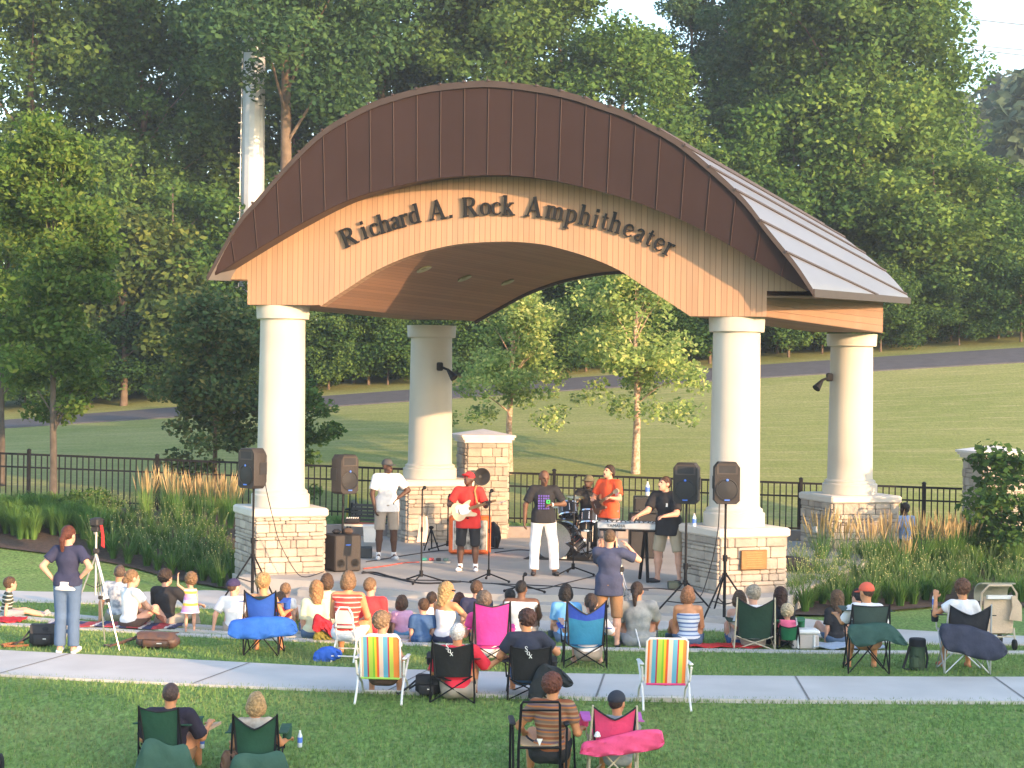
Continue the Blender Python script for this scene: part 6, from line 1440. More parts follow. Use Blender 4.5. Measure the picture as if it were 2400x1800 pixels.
# bass player
L0 = ((1431-1200)/FPX*32.4, 32.4, ZS); hB = (H+(hz(1420)-1088)*32.4/FPX)-ZS
Pb = person(L0, R(180)-R(40), min(1.85, hB), 'stand', 'bass player with brown hair and an orange-red tee standing behind the keyboard', GB, 'fair', 1.08, armR=((.4, .2, -1), (-.55, .85, .0)), armL=((.4, .3, -1), (.0, .95, .1)), shirt=c_orred, sleeve=.75, hem=.12, pants=cloth('grey_shorts', (.17, .16, .17)), plen=1.05, shoes=M_shoe_b, hair=(.05, .03, .02), hs='bob', face=True, hp=R(-15), hy=R(-10))
guitar('bass_guitar', Pb, (.08, .2, Pb['pel'][2]+.1), (-.8, .35, .38), .62, mat('brown_bass', (.13, .06, .035), .3, .2), mat('dark_guard', (.05, .03, .03), .3, .1), 'dark brown bass guitar held by the player in the orange-red tee', 'guitar')
# drummer
dd_ = 33.9; L0 = ((1383-1200)/FPX*dd_, dd_, ZS); Pd = person(L0, R(180)-R(10), 1.72, 'chair', 'drummer in a black shirt and olive hat sitting behind the drum kit', GB, 'dark', 1.05, seat=(H+(hz(1383)-1106)*dd_/FPX)-ZS-.94, armL=((.35, .45, -1), (-.25, .9, .25)), armR=((.35, .45, -1), (-.25, .9, .1)), shirt=c_blk, sleeve=.8, pants=c_blk, plen=1.9, shoes=M_shoe_b, cap='bucket', capm=cloth('olive_hat', (.14, .125, .075)), face=True, hy=R(-18))
mb = MB(); mb.lathe([(.16, Pd['pel'][2]-.16), (.17, Pd['pel'][2]-.1), (.02, Pd['pel'][2]-.16), (.02, .02)], 16); st_ = mb.build('drum_stool', M_black, loc=L0); tag(st_, 'round black stool under the drummer', 'stool')
for sd in (-1, 1):
    w_ = Pd['W'](Pd['wrist'][sd]+Pd['J'][sd]*.05); e_ = Pd['W'](Pd['wrist'][sd]+Pd['J'][sd]*.32+np.array([0, 0, .06])); mb = MB(); mb.tube([w_, e_], .008, 6); o = mb.build('drumstick', mat('drumstick_wood', (.6, .42, .25), .5, .1)); tag(o, 'wooden drumstick in the drummer\'s %s hand' % ('right' if sd > 0 else 'left'), 'drumstick')
# keyboard player
L0, sc = stagep(1560, 1370)
Pk = person((L0[0]+.05, L0[1]+.15, ZS), R(180)-R(38), 256/sc, 'stand', 'keyboard player in a black tee and khaki shorts leaning over the silver keyboard', GB, 'fair', 1.22, lean=.2, armR=((.1, .6, -.85), (.15, .9, -.28)), armL=((.25, .4, -1), (-.25, .9, -.1)), shirt=c_blk, sleeve=.8, hem=.12, pants=cloth('tan_shorts', (.42, .35, .25)), plen=.98, shoes=M_shoe_b, hair=(.10, .05, .03), hs='short', face=True, hp=R(-14), hy=R(-22), legs={-1: ((.2, .0, -1), (.04, -.04, -1)), 1: ((.2, .0, -1), (.04, -.04, -1))})
mb = MB(); b_ = Pk['che']; mb.box((b_[0]-.07, b_[1]+.138, b_[2]+.02), (.07, .006, .06)); mb.build('name_badge', M_white, Pk['o'], smooth=0)
# person seated on the right bench
dd_ = 36.0; L0 = ((2128-1200)/FPX*dd_, dd_+.1, ground_z((2128-1200)/FPX*dd_, dd_)); zt_ = H+(hz(2128)-1177)*dd_/FPX-L0[2]
person(L0, R(8), 1.66, 'chair', 'person in a light blue tee sitting on the bench behind the tan grasses, back turned', None, 'dark', .95, seat=zt_-.87, shirt=cloth('light_blue_tie', (.25, .38, .66)), pants=c_blk, plen=1.9, hair=(.015, .012, .012), hs='short', hy=R(30))
# ================= audience furniture =================
def loc_inv(root): return (Matrix.Translation(root.location) @ Matrix.Rotation(root.rotation_euler[2], 4, 'Z')).inverted()
def pillow(name, tops, bots, d, th, m, root=None, n=26, ring=14, dz=None, end=.3, curve_=0.0):
    """soft stuffed or hanging shape: outline between two pixel curves at distance d, rounded thickness th"""
    A_ = interp(tops, n); B_ = interp(bots, n); Mi = loc_inv(root) if root else Matrix(); P = []
    org = None
    for i in range(n):
        a = at(A_[i][0], A_[i][1], d); b = at(B_[i][0], B_[i][1], d); c = (a+b)/2; hv = (a-b)/2; u = i/(n-1); pf = (max(0.0, 1-abs(2*u-1)**3))**end; row = []
        c = c+Vector((0, curve_*(1-(2*u-1)**2), 0))
        for k in range(ring):
            t = 2*math.pi*k/ring; wv = 1+.06*math.sin(5*u*6.28+t*2); ct_ = math.copysign(abs(math.cos(t))**.75, math.cos(t)); st_2 = math.copysign(abs(math.sin(t))**.8, math.sin(t)); q = c+hv*ct_*(.35+.65*min(1, pf*1.4))*(1+.03*math.sin(u*19+t))+Vector((0, 1, 0))*st_2*th*.34*(.35+.65*pf)*wv+Vector((0, .018*math.sin(u*23+2*math.cos(t)*3), 0)); row.append(Mi @ q)
        P.append(row)
    if root is None:
        org = at(*(np.array(interp(bots, 3)[1])), d); P = [[q-org for q in r] for r in P]
    mb = MB(); nn = len(P); vs = [q for r in P for q in r]; fs = []
    for i in range(nn-1):
        for k in range(ring): j = (k+1) % ring; fs.append((i*ring+k, i*ring+j, (i+1)*ring+j, (i+1)*ring+k))
    fs.append(tuple(range(ring-1, -1, -1))); fs.append(tuple((nn-1)*ring+k for k in range(ring))); mb.add(vs, fs)
    return mb.build(name, m, root, smooth=60, loc=org)
def fabric(n, c): return mat('fabric_'+n, c, .8, .14, scale=4, bump=1.0, bscale=6)
def gd(px, yb): p = gp(px, yb, 0); return p.y
def camp_chair(px, d, yaw, wpx, ytop, ybot, fab, frame, label, group='folding camp chairs of the audience', fab2=None, vdip=.1, arm=True, cup=None, tilt=.12, lay=True, logo=None, mesh_arms=None):
    """camp chair: px centre of the back, width in px, top and bottom y of the back fabric"""
    X = (px-1200)/FPX*d; g = ground_z(X, d); sc_ = FPX/d; w_ = wpx/sc_; zt_ = H+(hz(px)-ytop)/sc_-g; zb = H+(hz(px)-ybot)/sc_-g
    root = empty('camp_chair', (X, d, g), yaw); tag(root, label, 'camping chair', group)
    def back(u, v): # u -1..1, v 0..1 from bottom
        dip = vdip*(1-abs(u)**1.3)*v**3; ww = w_/2*(.86+.14*v); z = zb+(zt_-zb)*v-dip; sag = -.05*(1-u*u)*(1-.3*v)
        return Vector((u*ww, sag-tilt*v*.8, z))
    P = [[back(-1+2*i/12, v/8) for i in range(13)] for v in range(0, 6 if fab2 else 9)]
    mb = MB(); mb.slab(P, (0, 1, 0), .012); BK = mb.build('backrest', fab, root, smooth=50)
    if fab2:
        P = [[back(-1+2*i/12, v/8)+Vector((0, .0, 0)) for i in range(13)] for v in range(5, 9)]; mb = MB(); mb.slab(P, (0, 1, 0), .014); mb.build('back_top_panel', fab2, BK, smooth=50)
    mb = MB(); mb.tube([back(-1+2*i/12, 1.0)+Vector((0, -.004, .004)) for i in range(13)], .009, 5); mb.tube([back(-1, v/6)+Vector((-.005, 0, 0)) for v in range(7)], .012, 6); mb.tube([back(1, v/6)+Vector((.005, 0, 0)) for v in range(7)], .012, 6); mb.build('piping', M_darkfabric, BK)
    sz = max(.16, zb-.02); ff = .42
    P = [[Vector((u*w_*.46, y*ff+.02, sz+.05*y-.06*(1-u*u)*(1-abs(2*y-1)*.4))) for u in (-1, -.5, 0, .5, 1)] for y in (0, .25, .5, .75, 1)]
    mb = MB(); mb.slab(P, (0, 0, 1), .012); mb.build('seat', fab, root, smooth=50)
    h2 = w_/2+.03; f0 = .0; f1 = .44; lg = [((-h2, f0, .0), (h2*.9, f0-.01, sz+.03)), ((h2, f0, .0), (-h2*.9, f0-.01, sz+.03)), ((-h2, f1, 0), (h2*.95, f1, sz)), ((h2, f1, 0), (-h2*.95, f1, sz)),
            ((-h2, f0, 0), (-h2*.95, f1, sz)), ((h2, f0, 0), (h2*.95, f1, sz)), ((-h2, f1, 0), (-h2, f0, sz)), ((h2, f1, 0), (h2, f0, sz))]
    mb = MB()
    for a, b in lg: mb.tube([a, b], .009, 6)
    mb.build('crossed_legs', frame, root)
    for s_ in (-1, 1):
        mb = MB(); bt = back(s_, 1.0); mb.tube([(s_*h2, f0-.0, 0.0), (s_*h2*.98, f0-.03, sz), (bt.x*1.02, bt.y-.01, bt.z+.02)], .011, 6); mb.build('back_post', frame, root)
        if arm:
            az = sz+.2; mb = MB(); mb.tube([(s_*h2, f1, sz-.02), (s_*(h2+.02), f1, az)], .009, 6); mb.build('arm_post', frame, root)
            mb = MB(); mb.slab([[(s_*(h2-.03), -.03, az+.02), (s_*(h2+.06), -.03, az+.02)], [(s_*(h2-.03), .2, az-.01), (s_*(h2+.06), .2, az-.01)], [(s_*(h2-.03), f1+.06, az+.01), (s_*(h2+.07), f1+.06, az+.01)]], (0, 0, 1), .012); mb.build('armrest', mesh_arms or fab, root, smooth=40)
            if s_ == (cup or 1): mb = MB(); mb.lathe([(.035, az-.12), (.045, az-.11), (.05, az+.012), (.045, az+.012)], 12, (s_*(h2+.03), f1-.02, 0)); mb.build('cup_holder', fab, root)
    if logo:
        c0 = back(-.1, .86)+Vector((0, -.02, 0)); k = .062
        for ch, (dx, dz) in zip('Sox', ((-.02, .025), (.004, -.012), (.028, -.045))):
            # letters read from behind the chair
            cc = c0+Vector((dx-.03, -.004, dz)); M = Matrix(((k, 0, 0, cc.x), (0, 0, -1*k, cc.y), (0, k, 0, cc.z), (0, 0, 0, 1))); mb = MB(); glyph(mb, ch, M, .02); mb.build('emblem_letter', M_white, BK, smooth=0)
    return root
def A(px, yt, label, yb=None, d=None, pose='floor', s=None, yaw=0.0, z=0.0, group='seated people watching the stage', dy=0.0, **kw):
    """audience member: top of head at pixel y yt; sits at pixel yb or at distance d"""
    if d is None: p = gp(px, yb, z); d = p.y
    X = (px-1200)/FPX*d; g = ground_z(X, d) if z == 0 else z; tot = H+(hz(px)-yt)*d/FPX-g
    kw.setdefault('vox', .0165); rp = random.Random(int(px*7+yt))
    if pose != 'stand': kw.setdefault('roll', rp.uniform(-.07, .07)); kw.setdefault('twist', rp.uniform(-.15, .15)); kw.setdefault('hy', rp.uniform(-.4, .4)); kw.setdefault('hp', rp.uniform(-.12, .1)); kw.setdefault('lean', rp.uniform(-.03, .12))
    if pose == 'stand': h = tot; seat = 0
    elif pose in ('floor', 'cross'): s = s or tot/.905; h = 1.75*s; seat = tot-.905*s
    else: s = s or .88; h = 1.75*s; seat = max(.02, tot-.905*s-.01); dz = max(-.3, min(.8, (.47*s-(seat+.075*s))/(.43*s))); kw.setdefault('legs', {k: ((.16, math.sqrt(1-dz*dz), dz), (.05, .18, -1)) for k in (-1, 1)})
    return person((X, d+dy, g), yaw, h, pose, label, group, seat=seat, **kw)
BLN = (.44, .28, .12); BRN = (.10, .055, .03); DBR = (.045, .027, .018); BLK = (.014, .012, .012); GRY = (.55, .52, .5); RED = (.11, .03, .016); LBR = (.24, .14, .07); WHT = (.72, .70, .68)
GK = 'children watching the stage'
str_green = bands('cloth_green_stripe', 2, [(.7, (.045, .055, .04)), (1, (.55, .55, .5))], .055); str_red = bands('cloth_red_stripe', 2, [(.62, (.66, .06, .05)), (.78, (.78, .55, .48)), (1, (.72, .14, .10))], .062)
str_blue = bands('cloth_blue_stripe', 2, [(.35, (.72, .74, .80)), (.5, (.16, .22, .42)), (.8, (.55, .62, .75)), (1, (.12, .18, .38))], .11)
str_dress = bands('cloth_toddler_dress', 2, [(.30, (.80, .35, .50)), (.52, (.85, .55, .08)), (.78, (.78, .66, .76)), (1, (.60, .30, .60))], .165)
pat_haw = mat('cloth_floral', (.62, .66, .70), .85, .1, scale=14, col2=(.10, .14, .22), bump=.3); pat_gry = mat('cloth_grey_floral', (.20, .22, .23), .85, .1, scale=7, col2=(.42, .42, .40), bump=.3)
pat_eth = bands('cloth_brown_bands', 2, [(.22, (.26, .09, .04)), (.35, (.34, .20, .12)), (.55, (.20, .13, .10)), (.68, (.45, .16, .05)), (.85, (.15, .10, .12)), (1, (.36, .22, .12))], .12, bump=.4)
c_jean = cloth('jeans', (.085, .14, .24)); c_brown = cloth('brown', (.085, .05, .04)); c_pk = cloth('pink', (.72, .42, .62)); c_lb = cloth('light_blue', (.16, .42, .76)); c_ye = cloth('pale_yellow', (.70, .68, .46)); c_mint = cloth('mint', (.45, .66, .42)); c_bl = cloth('mid_blue', (.04, .10, .24)); c_khd = cloth('brown_khaki', (.27, .15, .075))
c_dress_navy = cloth('slate_navy', (.045, .055, .11))
# --- left group ---
A(22, 1352, 'small boy in a dark striped tee sitting at the left edge', yb=1445, pose='floor', yaw=R(-70), skin='fair', child=True, hair=BRN, hs='short', shirt=str_green, sleeve=.7, pants=c_grey, plen=.9, shoes=cloth('grey_shoe', (.4, .38, .38)), legs={k: ((.12, 1, .12), (0, 1, -.28)) for k in (-1, 1)}, armR='prop', group=GK)
Pw = A(165, 1234, 'woman standing with hands on hips in a navy tee and flared blue jeans', yb=1530, pose='stand', yaw=R(-4), skin='fair', female=True, build=1.06, shirt=c_navy, sleeve=.62, hem=.0, pants=c_jean, plen=1.97, shoes=M_shoe_w, hair=RED, hs='pony', hy=R(-22), legs={k: ((-.02, .0, -1), (.02, -.02, -1)) for k in (-1, 1)}, armL=((.75, -.35, -.95), (-.55, .25, -.75)), armR=((.75, -.35, -.95), (-.6, .25, -.6)), group='standing people in the audience')
mb = MB(); mb.lathe([(.172, -.06), (.178, -.05), (.176, .045), (.168, .05)], 24, tuple(Pw['pel']+np.array([0, 0, -.01])), Matrix.Scale(.76, 3, Vector((0, 1, 0)))); mb.build('undershirt_hem', c_white, Pw['o'])
A(283, 1324, 'balding man in a pale floral shirt sitting behind the tripod legs', yb=1456, skin='tan', build=1.15, shirt=pat_haw, sleeve=.8, pants=cloth('khaki_shorts', (.26, .25, .18)), plen=.95, hair=(.12, .08, .06), hs='buzz', yaw=R(-15), armR='knee', armL='prop')
A(310, 1334, 'blond woman in a white tee and brown shorts, left of the black-shirted man', yb=1474, skin='fair', female=True, shirt=c_white, sleeve=.55, pants=c_brown, plen=.9, hair=LBR, hs='bun', yaw=R(-35), hy=R(-10), armR='knee', armL='lap')
A(397, 1335, 'dark-haired man in a black tee holding the toddler in the striped dress', yb=1466, skin='fair', build=1.08, shirt=c_blk, sleeve=.85, pants=c_kh, plen=1.9, hair=DBR, hs='curly', yaw=R(-18), armR=((.7, .35, -.75), (.25, .85, -.15)), armL='lap', legs={1: ((.45, .8, .25), (.0, .3, -.9)), -1: ((.3, .85, .5), (.05, .75, -.8))})
Pt = A(453, 1355, 'toddler girl in a pink, white and yellow striped dress standing with one arm raised', yb=1482, pose='stand', skin='fair', child=True, female=True, hair=LBR, hs='curly', yaw=R(10), hy=R(20), armL=((.7, .1, .5), (.0, .1, 1)), armR='down', group=GK, shirt=str_dress, tank=1, build=1.1)
mb = MB(); pz = Pt['pel']; mb.lathe([(.085, .10), (.10, 0), (.125, -.12), (.135, -.135)], 20, tuple(pz)); mb.build('dress_skirt', str_dress, Pt['o'])
A(558, 1361, 'man in a white tee and navy cap sitting and propping himself on one arm', yb=1482, skin='fair', build=1.12, shirt=c_white, sleeve=.8, pants=c_kh, plen=1, cap='back', capm=cloth('navy_cap', (.04, .03, .09)), hair=BRN, hs='buzz', armL=((.45, -.35, -1), (.1, -.1, -1)), yaw=R(-6))
# blue camp chair with cover
fb = fabric('royal_blue', (.02, .09, .42)); d_ = gd(620, 1538)
CH1 = camp_chair(620, d_, R(-3), 72, 1385, 1448, fb, M_black, 'royal blue camp chair with its long blue cover hanging behind', vdip=.10)
pillow('cover', [(536, 1470), (545, 1454), (600, 1444), (660, 1444), (690, 1455), (698, 1478)], [(536, 1474), (540, 1492), (600, 1498), (650, 1492), (685, 1490), (698, 1480)], d_-.1, .2, fabric('cover_blue', (.02, .12, .52)), CH1, curve_=-.05)
A(628, 1344, 'blond woman in the royal blue camp chair', d=d_+.15, pose='chair', s=.89, skin='orange', female=True, hair=BLN, hs='curly', shirt=cloth('dark_green_top', (.03, .07, .05)), tank=1, pants=c_kh, plen=.95, armR=((.45, .25, -.95), (.15, .9, .1)), armL='rest')
A(675, 1367, 'blond boy in a white tee sitting beyond the blue camp chair', yb=1462, skin='fair', child=True, hair=LBR, hs='short', shirt=c_white, pants=c_bl, group=GK)
A(664, 1391, 'small brown-haired child leaning beside the blue camp chair', yb=1478, skin='fair', child=True, hair=BRN, hs='short', shirt=c_red, pants=c_bl, group=GK)
A(741, 1361, 'girl with long straight blond hair in a pale yellow top and jeans', yb=1496, skin='fair', female=True, hair=(.42, .22, .09), hs='long', shirt=c_ye, sleeve=.9, pants=c_jean, plen=1.9, build=.98, group='seated people watching the stage')
A(770, 1347, 'brown-haired girl in a mint green top behind the long-haired blond girl', yb=1470, skin='fair', female=True, hair=BRN, hs='bob', shirt=c_mint, pants=c_kh, hy=R(-20), build=.9)
# white folding chair and its sitter
d_ = gd(815, 1550); X_ = (815-1200)/FPX*d_; fc = empty('folding_chair', (X_, d_, 0), R(-6)); tag(fc, 'white metal folding chair with a rounded back under the woman in red stripes', 'folding chair')
k = d_/FPX; zt_ = (H+(hz(815)-1423)*k)
mb = MB(); hw = 21*k; mb.tube([(-hw-.02, .30, 0), (-hw, .02, zt_-.25), (-hw*.9, -.03, zt_-.08), (-hw*.5, -.04, zt_), (hw*.5, -.04, zt_), (hw*.9, -.03, zt_-.08), (hw, .02, zt_-.25), (hw+.02, .30, 0)], .012, 8); mb.tube([(-hw-.02, .30, .12), (hw+.02, .30, .12)], .009, 6); mb.build('back_frame', M_steel, fc)
mb = MB(); P = [[(u*hw*.93, -.03+.012*u*u, zt_-.04-v*.17*(1-.0)) for u in (-1, -.6, -.2, .2, .6, 1)] for v in (0, .35, .7, 1)]; P[0] = [(x*.72, y, z) for x, y, z in P[0]]; mb.slab(P, (0, 1, 0), .008); mb.build('backrest', mat('beige_steel', (.60, .52, .47), .5, .05), fc)
mb = MB(); mb.tube([(-hw-.03, -.12, 0), (-hw-.01, .34, .43)], .012, 8); mb.tube([(hw+.03, -.12, 0), (hw+.01, .34, .43)], .012, 8); mb.tube([(-hw-.03, -.10, .08), (hw+.03, -.10, .08)], .009, 6); mb.build('front_legs', M_steel, fc)
mb = MB(); mb.rbox((0, .17, .43), (hw*2, .36, .03), .012); mb.build('seat', mat('beige_steel', (.60, .52, .47), .5, .05), fc)
A(822, 1335, 'woman in a red striped sleeveless top on the white folding chair', d=d_+.22, pose='chair', s=.97, skin='orange', female=True, build=1.14, hair=LBR, hs='bob', shirt=str_red, tank=1, pants=c_white, plen=.6, armR=((.3, .3, -1), (-.1, .9, -.3)), armL='lap', hy=R(-12), yaw=R(-8))
A(880, 1354, 'boy in a bright red tee sitting right of the striped-top woman', yb=1498, skin='fair', hair=LBR, hs='short', shirt=cloth('bright_red', (.74, .04, .045)), sleeve=.85, pants=c_red, build=1.05, group=GK)
A(952, 1397, 'little girl in a pink tee with a brown bob', yb=1490, skin='fair', child=True, female=True, hair=BRN, hs='bob', shirt=c_pk, sleeve=.7, pants=c_lb, build=1.1, group=GK)
A(995, 1403, 'little boy in a blue tee sitting next to the girl in pink', yb=1506, skin='fair', child=True, hair=BRN, hs='short', shirt=c_bl, sleeve=.7, pants=c_bl, build=1.15, hy=R(20), group=GK)
A(1016, 1391, 'dark-haired child just behind the little boy in blue', yb=1478, skin='fair', child=True, hair=DBR, hs='short', shirt=c_white, group=GK)
Ps2 = A(1050, 1363, 'woman with long blond hair, sunglasses and a white strappy top', yb=1508, skin='orange', female=True, hair=BLN, hs='long', shirt=cloth('white_top', (.72, .68, .72)), tank=2, pants=c_navy, plen=.9, yaw=R(-28), hy=R(-32), armR=((.65, .35, -.7), (.35, .9, .25)), armL='lap')
mb = MB(); hp_ = Ps2['hp']; mb.tube([tuple(hp_(-.055, .082, .01)), tuple(hp_(-.02, .10, .01)), tuple(hp_(.02, .10, .01)), tuple(hp_(.055, .082, .01)), tuple(hp_(.08, .0, .015))], .012, 6); mb.build('sunglasses', M_black, Ps2['o'])
A(1087, 1392, 'child with reddish-brown hair in a white top right of the blond woman', yb=1482, skin='fair', child=True, hair=RED, hs='bob', shirt=c_white, group=GK)
A(1122, 1364, 'man in a navy tee sitting behind the magenta chair', yb=1490, skin='fair', build=1.15, hair=BRN, hs='short', shirt=c_navy, sleeve=.8, pants=c_bl, hy=R(-25))
# magenta chair
fm = fabric('magenta', (.42, .035, .26)); d_ = gd(1160, 1562)
camp_chair(1160, d_, R(4), 82, 1411, 1512, fm, M_black, 'magenta camp chair in the middle of the crowd', vdip=.05)
A(1146, 1388, 'grey-brown haired person sunk in the magenta camp chair', d=d_+.15, pose='chair', s=.88, skin='fair', hair=(.16, .12, .09), hs='curly', shirt=cloth('hot_pink', (.75, .06, .25)), pants=c_white, plen=.9, armL='rest', armR='rest', hp=R(25))
A(1198, 1380, 'dark-haired child left of the man in the white sleeveless shirt', yb=1480, skin='dark', child=True, hair=BLK, hs='short', shirt=c_bl, group=GK)
A(1228, 1361, 'large man with a shaved head in a white sleeveless shirt', yb=1496, skin='brown', build=1.32, hair=BLK, hs='buzz', shirt=c_white, tank=1, sleeve=.3, pants=c_kh, armR='knee', armL='knee')
A(1340, 1370, 'black-haired woman in a light blue tee sitting left of the blue and teal chair', yb=1506, skin='fair', female=True, hair=BLK, hs='bob', shirt=c_lb, sleeve=.75, pants=c_jean, plen=1.9, build=1.08, armL='lap', armR='lap')
# blue/teal chair
ft = fabric('teal_blue', (.015, .16, .32)); fb2 = fabric('deep_blue', (.012, .05, .34)); d_ = gd(1381, 1567)
camp_chair(1381, d_, R(2), 90, 1408, 1510, ft, M_black, 'blue and teal camp chair with a dark-haired woman in it', fab2=fb2, vdip=.16, mesh_arms=fb2)
A(1388, 1391, 'woman with a dark brown ponytail in the blue and teal chair', d=d_+.13, pose='chair', s=.9, skin='fair', female=True, hair=DBR, hs='pony', shirt=c_white, sleeve=.9, pants=c_kh, plen=.9, armL=((.65, .35, -.6), (.15, .9, .35)), armR=((.6, .4, -.8), (.1, .9, .1)), hp=R(12))
# standing man taking a photo and second tripod
Pc = A(1434, 1243, 'man standing in a navy tee and brown shorts holding a camera up to his face', d=24.3, pose='stand', skin='fair', build=1.12, shirt=c_dress_navy, sleeve=.75, hem=.14, pants=c_khd, plen=1.15, shoes=M_shoe_b, hair=(.13, .08, .045), hs='buzz', armR=((.75, .35, -.35), (-.72, .15, .85)), armL=((-.05, .75, -.75), (.1, .3, .9)), yaw=R(-10), group='standing people in the audience')
q = Pc['W'](Pc['hp'](.0, .17, .01)); mb = MB(); mb.rbox((0, 0, 0), (.12, .05, .08), .01); cm = mb.build('body', M_blackplastic); cmr = empty('camera_in_hand', q, R(-10)); tag(cmr, 'small black camera held to the face of the standing man', 'camera'); cm.parent = cmr
mb = MB(); mb.lathe([(.025, 0), (.025, .05), (.02, .052)], 12, (0, .02, 0), Vector((0, 1, 0)).to_track_quat('Z', 'Y').to_matrix()); mb.build('lens', M_black, cmr)
def photo_tripod(loc_, apex, feet, label, head_r=.0):
    root = empty('camera_tripod', loc_); tag(root, label, 'tripod', 'silver tripods in the audience'); A_ = Vector(apex)
    for f in feet:
        f = Vector(f); n_ = (f-A_).cross(Vector((0, 0, 1))).normalized()*.018; m_ = A_.lerp(f, .5)
        mb = MB(); mb.tube([A_+n_-Vector((0, 0, .05)), m_+n_], .009, 6); mb.tube([A_-n_-Vector((0, 0, .05)), m_-n_], .009, 6); mb.tube([m_-(f-A_)*.02, f], .010, 7); lg = mb.build('leg', M_alu, root)
        mb = MB(); mb.rbox(m_, (.055, .055, .05), .01); mb.build('leg_lock', M_blackplastic, lg)
        mb = MB(); mb.tube([A_.lerp(f, .33), Vector((A_.x, A_.y, A_.z*.62))], .006, 5); mb.build('brace', M_blackplastic, root)
    mb = MB(); mb.tube([(A_.x, A_.y, A_.z*.55), (A_.x, A_.y, A_.z+.28)], .015, 8); mb.build('centre_column', M_alu, root); mb = MB(); mb.rbox(A_, (.08, .08, .07), .015); mb.build('crown', M_blackplastic, root); return root
d_ = 24.6; X_ = (1462-1200)/FPX*d_
photo_tripod((X_, d_, 0), (0, 0, 1.02), ((.25, -.35, 0), (-.38, .05, 0), (.12, .42, 0)), 'silver tripod in front of the standing man with the camera')
A(1505, 1363, 'man with a long ponytail in a grey flowered shirt', yb=1513, skin='tan', build=1.22, hair=DBR, hs='pony', shirt=pat_gry, sleeve=.85, pants=c_grey, plen=1.9, armR='knee', armL='lap', hy=R(-8))
A(1622, 1375, 'woman with a strawberry blond bob and a blue striped strapless top', yb=1514, skin='orange', female=True, build=1.12, hair=(.38, .17, .08), hs='bob', shirt=str_blue, tank=2, pants=c_jean, plen=1.9, armL='lap', armR='lap')
A(1737, 1388, 'brown-haired woman with bare shoulders left of the dark green camp chair', yb=1512, skin='fair', female=True, hair=BRN, hs='bob', shirt=mat('cloth_pale_pattern', (.62, .52, .48), .85, .1, scale=9, col2=(.35, .28, .28)), tank=2, pants=c_bl, plen=1, yaw=R(-10))
# dark green chair with beige frame
fg_ = fabric('dark_green', (.014, .045, .028)); M_beige = mat('beige_frame', (.55, .48, .36), .4, .05); d_ = gd(1777, 1524)
camp_chair(1777, d_, R(0), 86, 1402, 1496, fg_, M_beige, 'dark green camp chair with a beige frame in front of the right front pedestal', vdip=.12)
A(1774, 1397, 'grey-blond haired person mostly hidden by the dark green camp chair', d=d_+.18, pose='chair', s=.9, skin='fair', hair=(.40, .34, .26), hs='curly', shirt=c_white, sleeve=.9, pants=c_kh, armL='rest', armR='rest', hp=R(20))
A(1832, 1376, 'woman with long dark auburn hair and a black top right of the dark green chair', yb=1512, skin='fair', female=True, hair=(.045, .018, .012), hs='long', shirt=c_blk, sleeve=1.6, pants=c_blk, plen=1.9, build=1.08)
fgn = fabric('bright_green', (.02, .16, .07)); d_ = gd(1856, 1522)
camp_chair(1857, d_, R(-8), 40, 1466, 1500, fgn, M_black, 'small bright green child chair beside the white cooler', vdip=.02)
A(1852, 1425, 'toddler with pale blond curls in the small green chair', d=d_+.12, pose='chair', s=.47, skin='fair', child=True, hair=(.66, .52, .33), hs='curly', shirt=cloth('candy_pink', (.78, .15, .28)), pants=c_pk, vox=.012, group=GK)
# cooler
d_ = gd(1897, 1523); k = d_/FPX; co = empty('cooler', ((1897-1200)*k, d_+.12, 0), R(3)); tag(co, 'white and grey picnic cooler on the seat edge beside the small green chair', 'cooler')
mb = MB(); mb.rbox((0, 0, .1), (.36, .24, .2), .02); mb.build('tub', mat('grey_beige_plastic', (.50, .45, .42), .6, .05), co)
mb = MB(); mb.rbox((0, 0, .235), (.385, .27, .07), .025); mb.build('lid', M_white, co)
mb = MB(); mb.tube([(-.11, -.125, .2), (-.11, -.135, .02)], .014, 6); mb.tube([(.11, -.125, .2), (.11, -.135, .02)], .014, 6); mb.build('handle', M_white, co)
A(1968, 1387, 'girl with long brown hair in a black top with a white ring on the back', yb=1508, skin='fair', female=True, hair=(.15, .08, .04), hs='long', shirt=c_blk, sleeve=.8, pants=c_jean, plen=1.9, yaw=R(12))
A(2020, 1388, 'dark-haired person half hidden by the man in the coral cap', yb=1490, skin='fair', hair=BLK, hs='short', shirt=c_white, sleeve=.9, pants=c_grey, hy=R(40))
# coral cap man
fgg = fabric('grey_green', (.045, .075, .065)); d_ = gd(2048, 1580)
CH = camp_chair(2046, d_, R(-2), 84, 1418, 1470, fgg, M_black, 'grey-green camp chair of the man in the coral cap', vdip=.01)
pillow('cover', [(1985, 1478), (1995, 1464), (2040, 1460), (2080, 1460), (2110, 1484), (2128, 1508)], [(1988, 1486), (2000, 1510), (2030, 1516), (2075, 1502), (2100, 1510), (2125, 1514)], d_-.08, .16, fabric('cover_green', (.03, .085, .075)), CH)
A(2044, 1366, 'man with a coral baseball cap and white tee in the grey-green camp chair', d=d_+.12, pose='chair', s=.89, skin='orange', hair=BRN, hs='buzz', cap='front', capm=cloth('coral_cap', (.80, .14, .08)), shirt=c_white, sleeve=.9, pants=c_khd, plen=.95, shoes=M_shoe_b, armL=((.6, .35, -.8), (.25, .9, .25)), armR='rest', hy=R(35), hp=R(10))
